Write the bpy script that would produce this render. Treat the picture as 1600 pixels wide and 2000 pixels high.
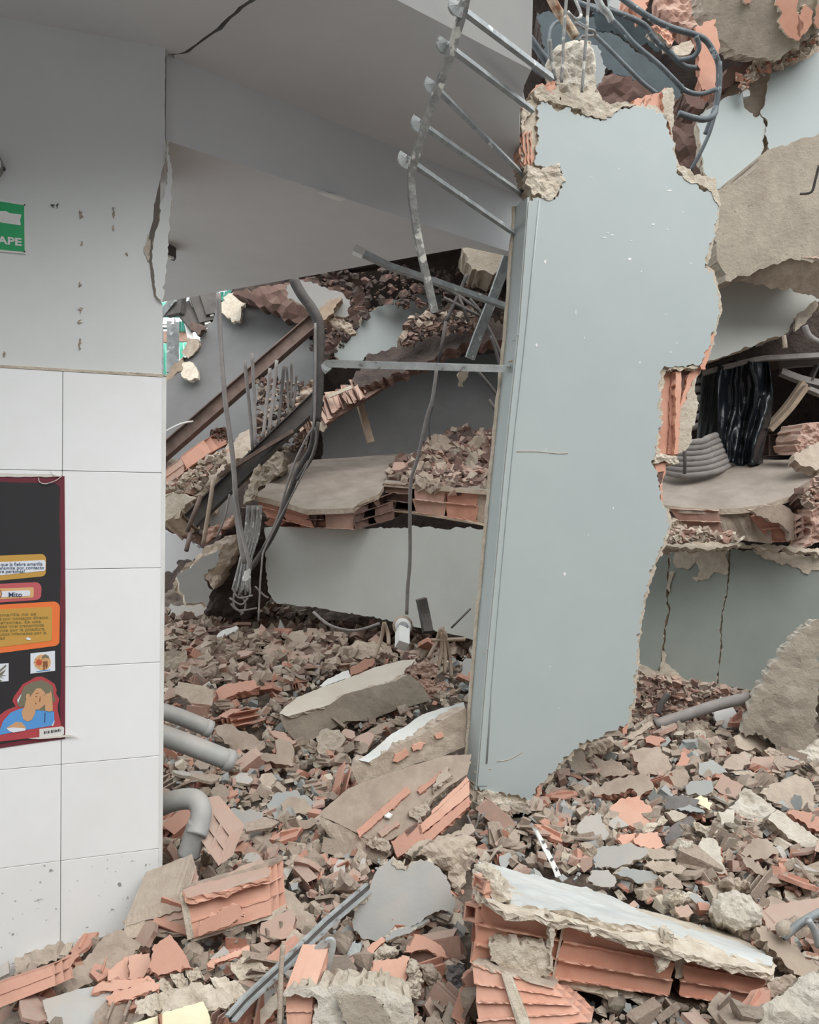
import bpy, bmesh, math, random
from mathutils import Vector, Matrix, Euler, noise
V = Vector
PI = math.pi
scene = bpy.context.scene
for o in list(bpy.data.objects):
    bpy.data.objects.remove(o)
COL = scene.collection

# ---------------------------------------------------------------- camera
cam_d = bpy.data.cameras.new('camera')
cam_d.sensor_fit = 'VERTICAL'; cam_d.sensor_height = 40; cam_d.lens = 32     # 1600 px focal length on a 2000 px tall frame
cam_d.clip_start = 0.05; cam_d.clip_end = 200
cam = bpy.data.objects.new('camera', cam_d); COL.objects.link(cam)
CAM = V((0, 0, 1.6))
CR = (Euler((PI/2 - math.radians(1.86), 0, 0)).to_matrix() @ Euler((0, 0, 0.018)).to_matrix())
cam.matrix_world = Matrix.Translation(CAM) @ CR.to_4x4()
scene.camera = cam

# ---------------------------------------------------------------- sky, sun, exposure
world = bpy.data.worlds.new('overcast_sky'); scene.world = world; world.use_nodes = True
wn = world.node_tree.nodes; wl = world.node_tree.links; wn.clear()
wo = wn.new('ShaderNodeOutputWorld'); wb = wn.new('ShaderNodeBackground')
wb.inputs['Color'].default_value = (0.89, 0.96, 1.0, 1); wb.inputs['Strength'].default_value = 1.45
wl.new(wb.outputs[0], wo.inputs[0])
sun_d = bpy.data.lights.new('sun', 'SUN'); sun_d.energy = 2.1; sun_d.angle = math.radians(50); sun_d.color = (1.0, 0.99, 0.97)
sun = bpy.data.objects.new('sun', sun_d); COL.objects.link(sun)
sun.rotation_euler = V((-0.30, 0.62, -0.75)).to_track_quat('-Z', 'Y').to_euler()
vs = scene.view_settings
scene.display_settings.display_device = 'sRGB'
vs.view_transform = 'Standard'; vs.look = 'None'; vs.gamma = 1; vs.use_curve_mapping = False; vs.exposure = 0.40
scene.cycles.max_bounces = 6; scene.cycles.diffuse_bounces = 4; scene.cycles.use_denoising = True

# ---------------------------------------------------------------- pixel rays
def ray(px, py):
    return (CR @ V(((px-800)/1600, (1000-py)/1600, -1))).normalized()
def P(px, py, Y):
    d = ray(px, py); return CAM + d*(Y/d.y)
def K(x0, y0, s, *c):
    return [(x0+c[i]/s, y0+c[i+1]/s) for i in range(0, len(c), 2)]
def K1(*c): return K(0, 0, 2, *c)
def K2(*c): return K(800, 0, 2, *c)
def K3(*c): return K(300, 500, 2.2857, *c)
def K4(*c): return K(0, 850, 3.077, *c)
def K5(*c): return K(1200, 550, 2.2222, *c)
def K6(*c): return K(300, 1150, 2.2857, *c)
def K7(*c): return K(900, 1350, 2.2857, *c)
def K8(*c): return K(0, 1550, 1.6842, *c)
def K9(*c): return K(1000, 0, 2.6667, *c)
def K10(*c): return K(1260, 640, 4.347, *c)
def K11(*c): return K(300, 530, 4.444, *c)
def K12(*c): return K(300, 830, 4.444, *c)
def K13(*c): return K(640, 480, 4.324, *c)
def K14(*c): return K(0, 1060, 4.878, *c)
def K15(*c): return K(1100, 1380, 3.2, *c)
def K16(*c): return K(500, 1640, 3.478, *c)
def PX(*c): return K(0, 0, 1, *c)
class Pl:
    def __init__(s, p, n):
        s.p = V(p); s.n = V(n).normalized()
        if s.n.dot(CAM - s.p) < 0: s.n = -s.n          # n faces the viewer
    def hit(s, px, py):
        d = ray(px, py); return CAM + d*((s.p-CAM).dot(s.n)/d.dot(s.n))
def pl3(a, b, c):
    A, B, C = P(*a), P(*b), P(*c); return Pl(A, (B-A).cross(C-A))
def ss(a, b, x):
    t = min(1, max(0, (x-a)/(b-a))); return t*t*(3-2*t)
def hgt(X, Y):
    h = 0.27 + 0.03*ss(2, 3, Y) + 0.085*max(0, Y-2.8)
    h -= 0.16*ss(-0.55, -1.3, X)*ss(3.2, 2.4, Y)
    h += 0.05*math.exp(-((X-1.4)**2/0.5 + (Y-3.3)**2/0.6))
    h -= 0.10*math.exp(-((X+0.75)**2/0.25 + (Y-3.5)**2/0.5))
    h += 0.07*noise.noise(V((X*1.6, Y*1.6, 3.1))) + 0.035*noise.noise(V((X*5, Y*5, 1.1)))
    return h
def G(px, py, y0=1.2):
    d = ray(px, py); Y = y0
    if d.z >= -0.01: return P(px, py, 7.5)
    while Y < 9:
        p = CAM + d*(Y/d.y)
        if p.z <= hgt(p.x, p.y): return p
        Y += 0.02
    return CAM + d*(Y/d.y)

# ---------------------------------------------------------------- materials
def C(h):
    h = h.lstrip('#'); r = []
    for i in (0, 2, 4):
        c = int(h[i:i+2], 16)/255
        r.append(c/12.92 if c <= 0.04045 else ((c+0.055)/1.055)**2.4)
    return (*r, 1)
MT = {}
NTH = ['first', 'second', 'third', 'fourth', 'fifth', 'sixth', 'seventh', 'eighth', 'ninth', 'tenth']
def mat(name, c1, c2=None, sc=6, rough=0.9, bump=0.3, bs=70, dust=0, rnd=0.1, dcol='b9aa9c', metal=0, spot=None, spots=30, spotamt=.6, bd=.004):
    m = bpy.data.materials.new(name); m.use_nodes = True; MT[name] = m
    nt = m.node_tree; N = nt.nodes; L = nt.links; b = N['Principled BSDF']
    b.inputs['Roughness'].default_value = rough; b.inputs['Metallic'].default_value = metal
    tc = N.new('ShaderNodeTexCoord'); oi = N.new('ShaderNodeObjectInfo')
    add = N.new('ShaderNodeVectorMath'); add.operation = 'ADD'
    cmb = N.new('ShaderNodeCombineXYZ')
    mm = N.new('ShaderNodeMath'); mm.operation = 'MULTIPLY'; mm.inputs[1].default_value = 17
    L.new(oi.outputs['Random'], mm.inputs[0]); L.new(mm.outputs[0], cmb.inputs[0]); L.new(mm.outputs[0], cmb.inputs[1])
    L.new(tc.outputs['Object'], add.inputs[0]); L.new(cmb.outputs[0], add.inputs[1])
    n1 = N.new('ShaderNodeTexNoise'); n1.inputs['Scale'].default_value = sc; n1.inputs['Detail'].default_value = 7; n1.inputs['Roughness'].default_value = .65
    L.new(add.outputs[0], n1.inputs['Vector'])
    cr = N.new('ShaderNodeValToRGB'); cr.color_ramp.elements[0].position = .36; cr.color_ramp.elements[1].position = .64
    cr.color_ramp.elements[0].color = C(c1); cr.color_ramp.elements[1].color = C(c2 or c1)
    L.new(n1.outputs['Fac'], cr.inputs[0]); out = cr.outputs[0]
    def mix(fac, a, col):
        x = N.new('ShaderNodeMix'); x.data_type = 'RGBA'; L.new(fac, x.inputs[0]); L.new(a, x.inputs[6])
        x.inputs[7].default_value = C(col); return x.outputs[2]
    if spot:
        n3 = N.new('ShaderNodeTexNoise'); n3.inputs['Scale'].default_value = spots; n3.inputs['Detail'].default_value = 3
        L.new(add.outputs[0], n3.inputs['Vector'])
        mr = N.new('ShaderNodeMapRange'); mr.inputs[1].default_value = spotamt; mr.inputs[2].default_value = spotamt+.05
        L.new(n3.outputs['Fac'], mr.inputs[0]); out = mix(mr.outputs[0], out, spot)
    if rnd:
        hv = N.new('ShaderNodeHueSaturation'); mr = N.new('ShaderNodeMapRange')
        mr.inputs[3].default_value = 1-rnd; mr.inputs[4].default_value = 1+rnd
        L.new(oi.outputs['Random'], mr.inputs[0]); L.new(mr.outputs[0], hv.inputs['Value']); L.new(out, hv.inputs['Color']); out = hv.outputs[0]
    if dust:
        g = N.new('ShaderNodeNewGeometry'); sp = N.new('ShaderNodeSeparateXYZ'); L.new(g.outputs['Normal'], sp.inputs[0])
        mr = N.new('ShaderNodeMapRange'); mr.inputs[1].default_value = -.15; mr.inputs[2].default_value = .8; mr.inputs[3].default_value = .12*dust; mr.inputs[4].default_value = dust
        L.new(sp.outputs['Z'], mr.inputs[0])
        n4 = N.new('ShaderNodeTexNoise'); n4.inputs['Scale'].default_value = 9; n4.inputs['Detail'].default_value = 5
        L.new(add.outputs[0], n4.inputs['Vector'])
        mr2 = N.new('ShaderNodeMapRange'); mr2.inputs[1].default_value = .35; mr2.inputs[2].default_value = .6; mr2.inputs[3].default_value = .55
        L.new(n4.outputs['Fac'], mr2.inputs[0])
        mu = N.new('ShaderNodeMath'); mu.operation = 'MULTIPLY'; L.new(mr.outputs[0], mu.inputs[0]); L.new(mr2.outputs[0], mu.inputs[1])
        out = mix(mu.outputs[0], out, dcol)
    L.new(out, b.inputs['Base Color'])
    if bump:
        n2 = N.new('ShaderNodeTexNoise'); n2.inputs['Scale'].default_value = bs; n2.inputs['Detail'].default_value = 5; n2.inputs['Roughness'].default_value = .7
        L.new(add.outputs[0], n2.inputs['Vector'])
        bp = N.new('ShaderNodeBump'); bp.inputs['Strength'].default_value = bump; bp.inputs['Distance'].default_value = bd
        L.new(n2.outputs['Fac'], bp.inputs['Height']); L.new(bp.outputs[0], b.inputs['Normal'])
    return m
mat('tile', 'f4f3f2', 'efeeec', sc=3, rough=.35, bump=.05, rnd=.012)
mat('tile_low', 'f2f0ee', 'ecebe8', sc=3, rough=.4, bump=.05, rnd=.01, spot='a39c98', spots=42, spotamt=.66)
mat('grout', 'a39b93', 'b8afa6', bump=.3)
mat('pillar_paint', 'dcdcd9', 'd6d6d3', sc=2, rough=.7, bump=.12, bs=25, rnd=0)
mat('ceiling_paint', 'd6d5d6', 'cdcccd', sc=1.2, rough=.8, bump=.08, bs=12, rnd=0)
mat('wall_blue', 'afb6b4', 'a9b1af', sc=1.5, rough=.55, bump=.12, bs=9, rnd=.02, spot='d9d8cf', spots=55, spotamt=.77)
mat('wall_grey', '918f8c', '868482', sc=1.5, rough=.7, bump=.15, bs=12, rnd=.04, dust=.25)
mat('wall_olive', '929790', '888d86', sc=2, rough=.7, bump=.15, bs=12, rnd=.03, spot='c9c5b8', spots=60, spotamt=.76)
mat('plaster_grey', '959b9b', '8b9191', sc=4, rough=.75, bump=.2, rnd=.08, dust=.35)
mat('plaster_blue', 'a8adad', '989e9f', sc=4, rough=.7, bump=.2, rnd=.08, dust=.75)
mat('cream', 'd3c7b6', 'bcad9a', sc=25, rough=.95, bump=.8, bs=60, rnd=.05, bd=.01)
mat('panel_shaded', '6c6b6a', '62605f', sc=2, rough=.85, bump=.2, bs=12, rnd=.05)  # grey wall paint darkened, the shade of the hollow put into its colour
mat('slab_dust', '9c9085', '887c71', sc=6, rough=.95, bump=.3, bs=40, rnd=0)
mat('pale_render', 'cbc1b3', 'bfb4a5', sc=5, rough=.9, bump=.2, bs=40, rnd=.03)
mat('plaster_pale', 'cdd0ce', 'b4b7b5', sc=7, rough=.8, bump=.4, bs=30, dust=.35, dcol='cfc6ba')
mat('band_paint', 'c2c2bb', 'b8b8b1', sc=2, rough=.7, bump=.15, bs=12, rnd=0)
mat('bounce_pale', 'c2c2c0', 'b5b5b3', sc=3, bump=0)
mat('yard_grey', '8d8d8d', '7f7f7f', sc=3, bump=0)
mat('mortar', 'c0b09e', 'a39180', sc=18, rough=.95, bump=.8, bs=70, rnd=.12, dust=.45, bd=.008)
mat('concrete', 'aea291', '95897a', sc=9, rough=.95, bump=.8, bs=55, rnd=.1, dust=.35, spot='857a6d', spots=35, spotamt=.68, bd=.008)
mat('concrete_pale', 'd3cabd', 'bdb2a2', sc=14, rough=.95, bump=.9, bs=60, rnd=.06, bd=.01)
mat('brick', 'c08a76', 'ac7560', sc=9, rough=.85, bump=.3, bs=50, rnd=.12, dust=.35, dcol='c5ab9a')
mat('brick_fresh', 'd49f88', 'c88f77', sc=7, rough=.85, bump=.25, bs=50, rnd=.07, dust=.35, dcol='d8bfae')
mat('brick_dusty', 'b38c7c', '9b7768', sc=9, rough=.9, bump=.35, bs=50, rnd=.15, dust=.75, dcol='b5a294')
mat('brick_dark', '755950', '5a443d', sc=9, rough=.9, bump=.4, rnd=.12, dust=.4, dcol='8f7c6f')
mat('dusty', 'ab9a8b', '8e7c6e', sc=14, rough=.95, bump=.6, bs=50, rnd=.16, dust=.4, dcol='b3a393')
mat('dust_floor', '857669', '5d5047', sc=14, rough=1, bump=1, bs=45, rnd=0, bd=.02)
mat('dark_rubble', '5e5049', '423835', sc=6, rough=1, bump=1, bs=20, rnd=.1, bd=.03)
mat('steel', 'a7a9a8', '8a8d8d', sc=18, rough=.6, bump=.3, rnd=.06, metal=.25, spot='cfd2cf', spots=22, spotamt=.64)
mat('steel_light', 'b5b8b6', '979a98', sc=20, rough=.6, bump=.3, rnd=.05, metal=.1, spot='7b7470', spots=40, spotamt=.62)
mat('rebar', '9b9a95', '757270', sc=30, rough=.7, bump=.5, rnd=.1, metal=.15, spot='d0ccc2', spots=25, spotamt=.6)
mat('rebar_blue', '676c6e', '50565a', sc=20, rough=.6, bump=.3, rnd=.08, metal=.2, spot='aab4b6', spots=26, spotamt=.66)
mat('rust', '74615a', '55463f', sc=12, rough=.85, bump=.4, rnd=.08, metal=.1, dust=.4, dcol='9a8578')
mat('rust_flake', 'c9b9a2', '7d5238', sc=30, rough=.9, bump=.6, rnd=0)
mat('dark_metal', '4f4b49', '3b3837', sc=12, rough=.8, bump=.3, rnd=.05, dust=.35, dcol='7f746b')
mat('grey_pipe', '8c8683', '77726f', sc=12, rough=.8, bump=.2, rnd=.1, dust=.3, dcol='a09388')
mat('pvc', 'a5a7a6', '929493', sc=10, rough=.55, bump=.1, rnd=.03, dust=.5)
mat('wood', 'a3907c', '8a7664', sc=12, rough=.9, bump=.5, rnd=.1, dust=.4)
mat('black_plastic', '14181d', '1a1f25', sc=3, rough=.25, bump=.25, bs=14, rnd=0, bd=.03)
mat('grey_cloth', '5b5b5c', '48494b', sc=3, rough=.8, bump=.3, rnd=0)
mat('white', 'e6e4e0', 'd9d6d0', rough=.6, bump=.05, rnd=.02)
mat('yellow_cream', 'e6dfc0', 'dcd3b2', sc=8, rough=.8, bump=.2, rnd=0)
mat('charcoal', '55565a', '3e3f43', sc=16, rough=.8, bump=.5, rnd=.1, dust=.3)
mat('teal_sheet', '1f8f79', '0f6f5e', sc=5, rough=.5, bump=.2, rnd=.25)
mat('teal_pale', '4fc9ab', '9fe3cf', sc=9, rough=.5, bump=.2, rnd=.1)
mat('teal_dark', '3a484c', '2c373c', sc=6, rough=.6, bump=.3, rnd=.05)
mat('sign_green', '2fae6d', '27a062', sc=3, rough=.5, bump=.05, rnd=0, spot='8fd3ab', spots=14, spotamt=.66)
def flat(name, c, rough=.6): return mat(name, c, c, rough=rough, bump=0, rnd=0)
for n_, c_ in (('ink', '3b4a6b'), ('p_black', '2e2b2d'), ('p_maroon', '6e2a36'), ('p_gold', 'c99b4b'), ('p_rose', 'c45f63'), ('p_orange', 'ef7a3f'), ('p_white', 'e3e6ec'),
               ('p_skin', 'd0a077'), ('p_hair', '7b7560'), ('p_blue', '5a9ad8'), ('p_red', 'b5474c'), ('p_ink2', '8c8048'), ('p_peach', 'dcae7a'), ('p_line', '8a5a3c'), ('tape', 'd9d2c8'), ('p_brownred', 'c2573c')):
    flat(n_, c_)

# ---------------------------------------------------------------- object helpers
def mk(name, verts, faces, mats, parent=None, mi=None, smooth=False):
    me = bpy.data.meshes.new(name)
    vv = [V(v) for v in verts]
    if not vv: return None
    c = sum(vv, V())/len(vv); c.z = min(v.z for v in vv)
    me.from_pydata([v-c for v in vv], [], faces)
    for m in mats: me.materials.append(MT[m])
    if mi: me.polygons.foreach_set('material_index', mi)
    if smooth: me.polygons.foreach_set('use_smooth', [True]*len(me.polygons))
    me.update()
    bm = bmesh.new(); bm.from_mesh(me); bmesh.ops.recalc_face_normals(bm, faces=bm.faces); bm.to_mesh(me); bm.free()
    o = bpy.data.objects.new(name, me); COL.objects.link(o)
    if parent is not None:
        o.parent = parent; o.location = c - wloc(parent)
    else: o.location = c
    return o
def wloc(o):
    p = V(o.location)
    while o.parent is not None: o = o.parent; p += o.location
    return p
def empty(name, loc):
    o = bpy.data.objects.new(name, None); COL.objects.link(o); o.location = loc; o.empty_display_size = .05; return o
def tg(o, label=None, cat=None, group=None, kind=None):
    if label: o['label'] = label
    if cat: o['category'] = cat
    if group: o['group'] = group
    if kind: o['kind'] = kind
    return o
def subdiv_outline(pts, seg, jag, rng, closed=True):
    out = []; n = len(pts); s0 = rng.uniform(0, 500); acc = 0
    if jag: seg = min(seg, 6)
    for i in range(n if closed else n-1):
        a = V(pts[i]); b = V(pts[(i+1) % n]); L = (b-a).length; k = max(1, round(L/seg)) if seg else 1
        q = V((-(b-a).y, (b-a).x))/max(L, 1e-6)
        for j in range(k):
            p = a.lerp(b, j/k)
            if jag:
                d = (acc+L*j/k)+s0
                jg = jag*(1 if jag < .8 else 2 if jag < 2.9 else 1.3); p = p + q*jg*(1.5*noise.noise(V((d/19, 0, 0)))+1.1*noise.noise(V((d/7, 5, 0)))+rng.gauss(0, .28)) + (b-a)/max(L, 1e-6)*rng.uniform(-.2, .2)*min(seg, L)*(1 if j else 0)
            out.append(p)
        acc += L
    if not closed: out.append(V(pts[-1]))
    return out
SEED = [1]
from mathutils.geometry import delaunay_2d_cdt
def fill_grid(ring, n, cell, disp):
    """triangulated front over the closed 3D RING with inner points every CELL; DISP(p, edge) moves inner points"""
    c = sum(ring, V())/len(ring); n = n.normalized(); u = n.orthogonal().normalized(); w = n.cross(u)
    r2 = [V(((p-c).dot(u), (p-c).dot(w))) for p in ring]; N_ = len(ring)
    x0, x1 = min(p.x for p in r2), max(p.x for p in r2); y0, y1 = min(p.y for p in r2), max(p.y for p in r2)
    cell = max(cell, (x1-x0)/34, (y1-y0)/34); off = sum(((p-c).dot(n) for p in ring))/N_
    pts = list(r2); rg = random.Random(N_); pg = [(p.x, p.y) for p in r2]; ed_ = []
    y = y0+cell*.5
    while y < y1:
        x = x0+cell*(.3+.5*rg.random())
        while x < x1:
            q = V((x+rg.uniform(-.35, .35)*cell, y+rg.uniform(-.35, .35)*cell))
            if inpoly(q.x, q.y, pg):
                d = min((q-p).length for p in r2)
                if d > cell*.55: pts.append(q); ed_.append(d)
            x += cell
        y += cell
    ov, oe, of, a, b_, c_ = delaunay_2d_cdt(pts, [(i, (i+1) % N_) for i in range(N_)], [], 1, 1e-7)
    if len(ov) != len(pts): return None
    out = []
    for i in range(N_, len(ov)):
        p = c+u*ov[i].x+w*ov[i].y; out.append(disp(p, ed_[i-N_]))
    return out, [tuple(f) for f in of]
def inpoly(x, y, pg):
    c = False; j = len(pg)-1
    for i in range(len(pg)):
        xi, yi = pg[i]; xj, yj = pg[j]
        if (yi > y) != (yj > y) and x < (xj-xi)*(y-yi)/(yj-yi+1e-9)+xi: c = not c
        j = i
    return c
EXC = []
def nrng():
    SEED[0] += 1; return random.Random(SEED[0])
def solid(name, pts, pl, t, mats=('mortar',), jag=2, seg=14, bulge=0, lump=0, parent=None, back=.96, exc=False, rough=.004, bvec=None, sides=3, smooth=False):
    """a piece with the outline PTS (in the photograph's frame) lying in the plane PL and the thickness T away from the viewer"""
    rng = nrng()
    if exc: EXC.append([tuple(p) for p in pts])
    o2 = subdiv_outline(pts, seg, jag, rng); ring0 = [pl.hit(p[0], p[1]) for p in o2]; n = len(ring0)
    cen = sum(ring0, V())/n; bd = (bvec.normalized() if bvec else -pl.n)
    verts = list(ring0); faces = []; mi = []
    res = None
    if bulge or lump:                                        # an uneven front: inner points pushed in and out
        ext = max((v-cen).length for v in ring0); sd = V((SEED[0]*1.7, 0, 0))
        def disp(p, e):
            k = min(1, e/(.25*ext)); q = p*(2.2/max(ext, .03))
            return p + pl.n*(bulge*k + lump*k**.5*(noise.noise(q+sd)*1.1+.7*noise.noise(q*2.7+sd)+.4*abs(noise.noise(q*6+sd))))
        res = fill_grid(ring0, pl.n, ext/12, disp)
    if res:
        verts += res[0]; faces += res[1]; mi += [0]*len(res[1])
    else:
        faces.append(tuple(range(n))); mi.append(0)
    prev = 0
    for k in range(1, sides+1):
        f = k/sides; base = len(verts); s = 1 + (back-1)*f
        for v in ring0:
            q = cen + (v-cen)*s + bd*t*f + V((rng.gauss(0, 1), rng.gauss(0, 1), rng.gauss(0, 1)))*rough*(1 if k < sides else .6)
            verts.append(q)
        for i in range(n):
            j = (i+1) % n; faces.append((prev+j, prev+i, base+i, base+j)); mi.append(min(1, len(mats)-1))
        prev = base
    faces.append(tuple(reversed(range(prev, prev+n)))); mi.append(min(2, len(mats)-1))
    return mk(name, verts, faces, mats, parent, mi, smooth)
def piece(name, label, cat, pts, pl, t, mats=('mortar',), group=None, **k):
    k.setdefault('exc', True)
    return tg(solid(name, pts, pl, t, mats, **k), label, cat, group)
def gp(cx, cy, n, lift=0.0):
    """plane through the rubble under a point of the frame, raised towards the viewer by LIFT"""
    p = G(cx, cy); return Pl(p - ray(cx, cy)*lift, n)
def tube(name, pts, r, m, parent=None, sides=8, smooth=True, flatn=None, sub=4, r2=None, ribs=0):
    """rod along points (x, y, depth); FLATN gives a rectangular section r x r2"""
    p = [V(q) if isinstance(q, Vector) else P(*q) for q in pts]
    if sub > 1 and len(p) > 2:
        q = []
        for i in range(len(p)-1):
            a, b, c, d = p[max(0, i-1)], p[i], p[i+1], p[min(len(p)-1, i+2)]
            for j in range(sub):
                t = j/sub; q.append(.5*((2*b)+(c-a)*t+(2*a-5*b+4*c-d)*t*t+(3*b-a-3*c+d)*t**3))
        q.append(p[-1]); p = q
    if ribs:
        q = []
        for i in range(len(p)-1):
            k = max(1, int((p[i+1]-p[i]).length/ribs)); q += [p[i].lerp(p[i+1], j/k) for j in range(k)]
        p = q+[p[-1]]
    verts = []; faces = []; up = V((.3, -1, .2)).normalized(); n = 4 if flatn else sides
    for i, c in enumerate(p):
        t = (p[min(i+1, len(p)-1)]-p[max(i-1, 0)]).normalized()
        u = (up - t*up.dot(t)); u = (u if u.length > 1e-4 else t.orthogonal()).normalized(); w = t.cross(u)
        up = u
        rr = r*(1.13 if ribs and i % 2 else 1)
        for k in range(n):
            if flatn:
                su, sw = ((1, 1), (1, -1), (-1, -1), (-1, 1))[k]; verts.append(c + u*su*(r2 or r)+w*sw*r)
            else:
                a = 2*PI*k/n; verts.append(c + u*math.cos(a)*rr + w*math.sin(a)*rr)
    for i in range(len(p)-1):
        for k in range(n):
            j = (k+1) % n; faces.append((i*n+k, i*n+j, (i+1)*n+j, (i+1)*n+k))
    faces.append(tuple(reversed(range(n)))); e = (len(p)-1)*n; faces.append(tuple(range(e, e+n)))
    return mk(name, verts, faces, [m], parent, None, smooth and not flatn)
def rod(name, label, cat, pts, r, m, group=None, **k):
    return tg(tube(name, pts, r, m, **k), label, cat, group)
def hx8(ftl, ftr, fbr, fbl, btl, btr, bbr, bbl):
    def f(u, v, w):
        a = ftl.lerp(ftr, u).lerp(fbl.lerp(fbr, u), v); b = btl.lerp(btr, u).lerp(bbl.lerp(bbr, u), v)
        return a.lerp(b, w)
    return f
def hxp(ftl, ftr, fbr, fbl, bv):
    """front corners as (x, y, depth), BV the vector to the back"""
    a = [P(*q) for q in (ftl, ftr, fbr, fbl)]; b = V(bv)
    return hx8(*a, a[0]+b, a[1]+b, a[2]+b, a[3]+b)
class MB:
    def __init__(s, seed=None): s.v = []; s.f = []; s.m = []; s.r = random.Random(seed) if seed else nrng()
    def strip(s, f, u0, u1, v0, v1, w0, w1, nu=3, ja=0, jb=0, m=0):
        b = len(s.v); r = s.r
        for i in range(nu+1):
            for (v, w) in ((v0, w0), (v1, w0), (v1, w1), (v0, w1)):
                u = u0+(u1-u0)*i/nu
                if i in (0, nu): u += r.uniform(-1, 1)*ja
                s.v.append(f(u, v+r.uniform(-1, 1)*jb, w+r.uniform(-1, 1)*jb))
        for i in range(nu):
            for k in range(4):
                j = (k+1) % 4; s.f.append((b+i*4+k, b+i*4+j, b+i*4+4+j, b+i*4+4+k)); s.m.append(m)
        s.f.append((b+3, b+2, b+1, b)); e = b+nu*4; s.f.append((e, e+1, e+2, e+3)); s.m += [m, m]
    def build(s, name, mats, parent=None): return mk(name, s.v, s.f, mats, parent, s.m)
def brick(f, u0, u1, v0, v1, w0=0, w1=1, nf=3, parent=None, name='hollow_brick', m='brick', ja=.01, holes=0, seg=5, web=.03, sk=.10):
    """one hollow clay block: fluted skins, webs and the open cells between them"""
    b = MB(); dv = (v1-v0)/nf; dw = w1-w0; sk *= dw
    for i in range(nf):
        a = v0+dv*i; off = b.r.uniform(.02, .05)*dw
        if b.r.random() >= holes: b.strip(f, u0, u1, a, a+dv, w0+off, w0+off+sk, seg, ja, .004)
        else: b.strip(f, u0, u0+(u1-u0)*b.r.uniform(.25, .6), a, a+dv*.94, w0+off, w0+off+sk, 2, ja*2, .004)
        b.strip(f, u0, u1, a, a+dv, w1-sk, w1, 1, ja, 0)
    for i in range(nf+1):
        a = v0+dv*i; pr = b.r.uniform(.0, .025)*dw if 0 < i < nf else 0
        b.strip(f, u0, u1, a-web/2, a+web/2, w0-pr, w1, seg*2, ja, .009)
    b.strip(f, u0, u1, v0, v1, w0+dw*.48, w0+dw*.54, 1, ja, 0)
    return b.build(name, [m], parent)
def cellbox(pts, bv, parent, m, name='brick_cell', t=.13):
    """one open cell of a hollow block: four walls round the mouth PTS (x, y, depth)"""
    f = hxp(*pts, bv); b = MB()
    b.strip(f, 0, 1, 0, t, 0, 1, 3, 0, .03); b.strip(f, 0, 1, 1-t, 1, 0, 1, 3, 0, .03); b.strip(f, 0, t, 0, 1, 0, 1, 1, 0, .02); b.strip(f, 1-t, 1, 0, 1, 0, 1, 1, 0, .02)
    return b.build(name, [m], parent)
def rub(f, u0, u1, v0, v1, w0, w1, parent, name='mortar_joint', m='mortar', nu=6, j=.02):
    b = MB(); b.strip(f, u0, u1, v0, v1, w0, w1, nu, j, j); return b.build(name, [m], parent)

# ================================================================ STRUCTURE
# ---- left pillar: painted above, tiled below
WA = P(318, 948, 2.59); WB = P(118, 948, 2.49); WD = V((WA.x-WB.x, WA.y-WB.y, 0)).normalized(); WN = V((WD.y, -WD.x, 0))
WPL = Pl(WA, WN); UZ = V((0, 0, 1))
def W(u, z, off=0): return V((WA.x, WA.y, 0)) + WD*u + UZ*z + WN*off
def wbox(name, u0, u1, z0, z1, o0, o1, mats, parent=None, j=0, rng=None):
    vs_ = []
    for o in (o0, o1):
        for (u, z) in ((u0, z0), (u1, z0), (u1, z1), (u0, z1)):
            vs_.append(W(u, z, o))
    return mk(name, vs_, [(0, 3, 2, 1), (4, 5, 6, 7), (0, 1, 5, 4), (1, 2, 6, 5), (2, 3, 7, 6), (3, 0, 4, 7)], mats, parent)
zc = WPL.hit(323, 94).z                        # ceiling height
zt_ = WPL.hit(316, 737).z+.02
wall = tg(wbox('wall_left', -3.2, -.11, 0, zc+.02, -.45, -.03, ['grout']), kind='structure')
WP2 = Pl(WA, WN)
wbox('pillar_core', -.112, -.006, 0, zc+.02, -.45, -.2, ['grout'], wall); wbox('pillar_core', -.112, -.006, 0, zt_, -.2, -.03, ['grout'], wall)
main_skin = PX(-330, -90, 0, 14, 323, 94, 322, 268, 326, 290, 321, 320, 315, 340, 308, 370, 301, 400, 299, 430, 292, 455, 287, 480, 289, 505, 294, 530, 297, 560, 301, 580, 318, 594, 316, 731, 0, 714, -330, 695)
solid('painted_plaster', main_skin, WP2, .03, ('pillar_paint', 'mortar'), jag=.7, seg=12, parent=wall, rough=.001, back=1)
tg(solid('loose_plaster_sliver', PX(327, 272, 331, 305, 337, 332, 334, 400, 330, 460, 323, 545, 318, 590, 305, 578, 303, 555, 300, 528, 297, 503, 298, 478, 304, 455, 311, 430, 314, 400, 322, 370, 329, 345, 325, 300),
   Pl(WA+WN*.012, WN), .022, ('pillar_paint', 'cream'), jag=1.2, seg=9, parent=wall, rough=.002), label='loose sliver of plaster beside the crack')
solid('mortar_edge', PX(283, 490, 287, 470, 290, 455, 293, 480, 292, 505, 288, 512), Pl(WA+WN*.004, WN), .012, ('cream',), jag=1, seg=6, parent=wall)
zt = WPL.hit(316, 737).z
for r in range(7):
    for (ua, ub) in ((0, -.2925), (-.2925, -.5925), (-.5925, -.8925)):
        t = wbox('tile', ub+.0008, ua-.0008, zt-.3*(r+1)+.0008, zt-.3*r-.0008, -.02, .006+.0008*((r*3+int(-ub*9)) % 3), ['tile_low' if r >= 5 else 'tile'], wall)
        md = t.modifiers.new('b', 'BEVEL'); md.width = .001; md.segments = 2
wbox('tile', -3.2, -.8935, .0, zt-.001, -.02, .006, ['tile'], wall)
wbox('painted_plaster', -3.2, -1.25, zt, zc, -.02, .0, ['pillar_paint'], wall)
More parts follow.
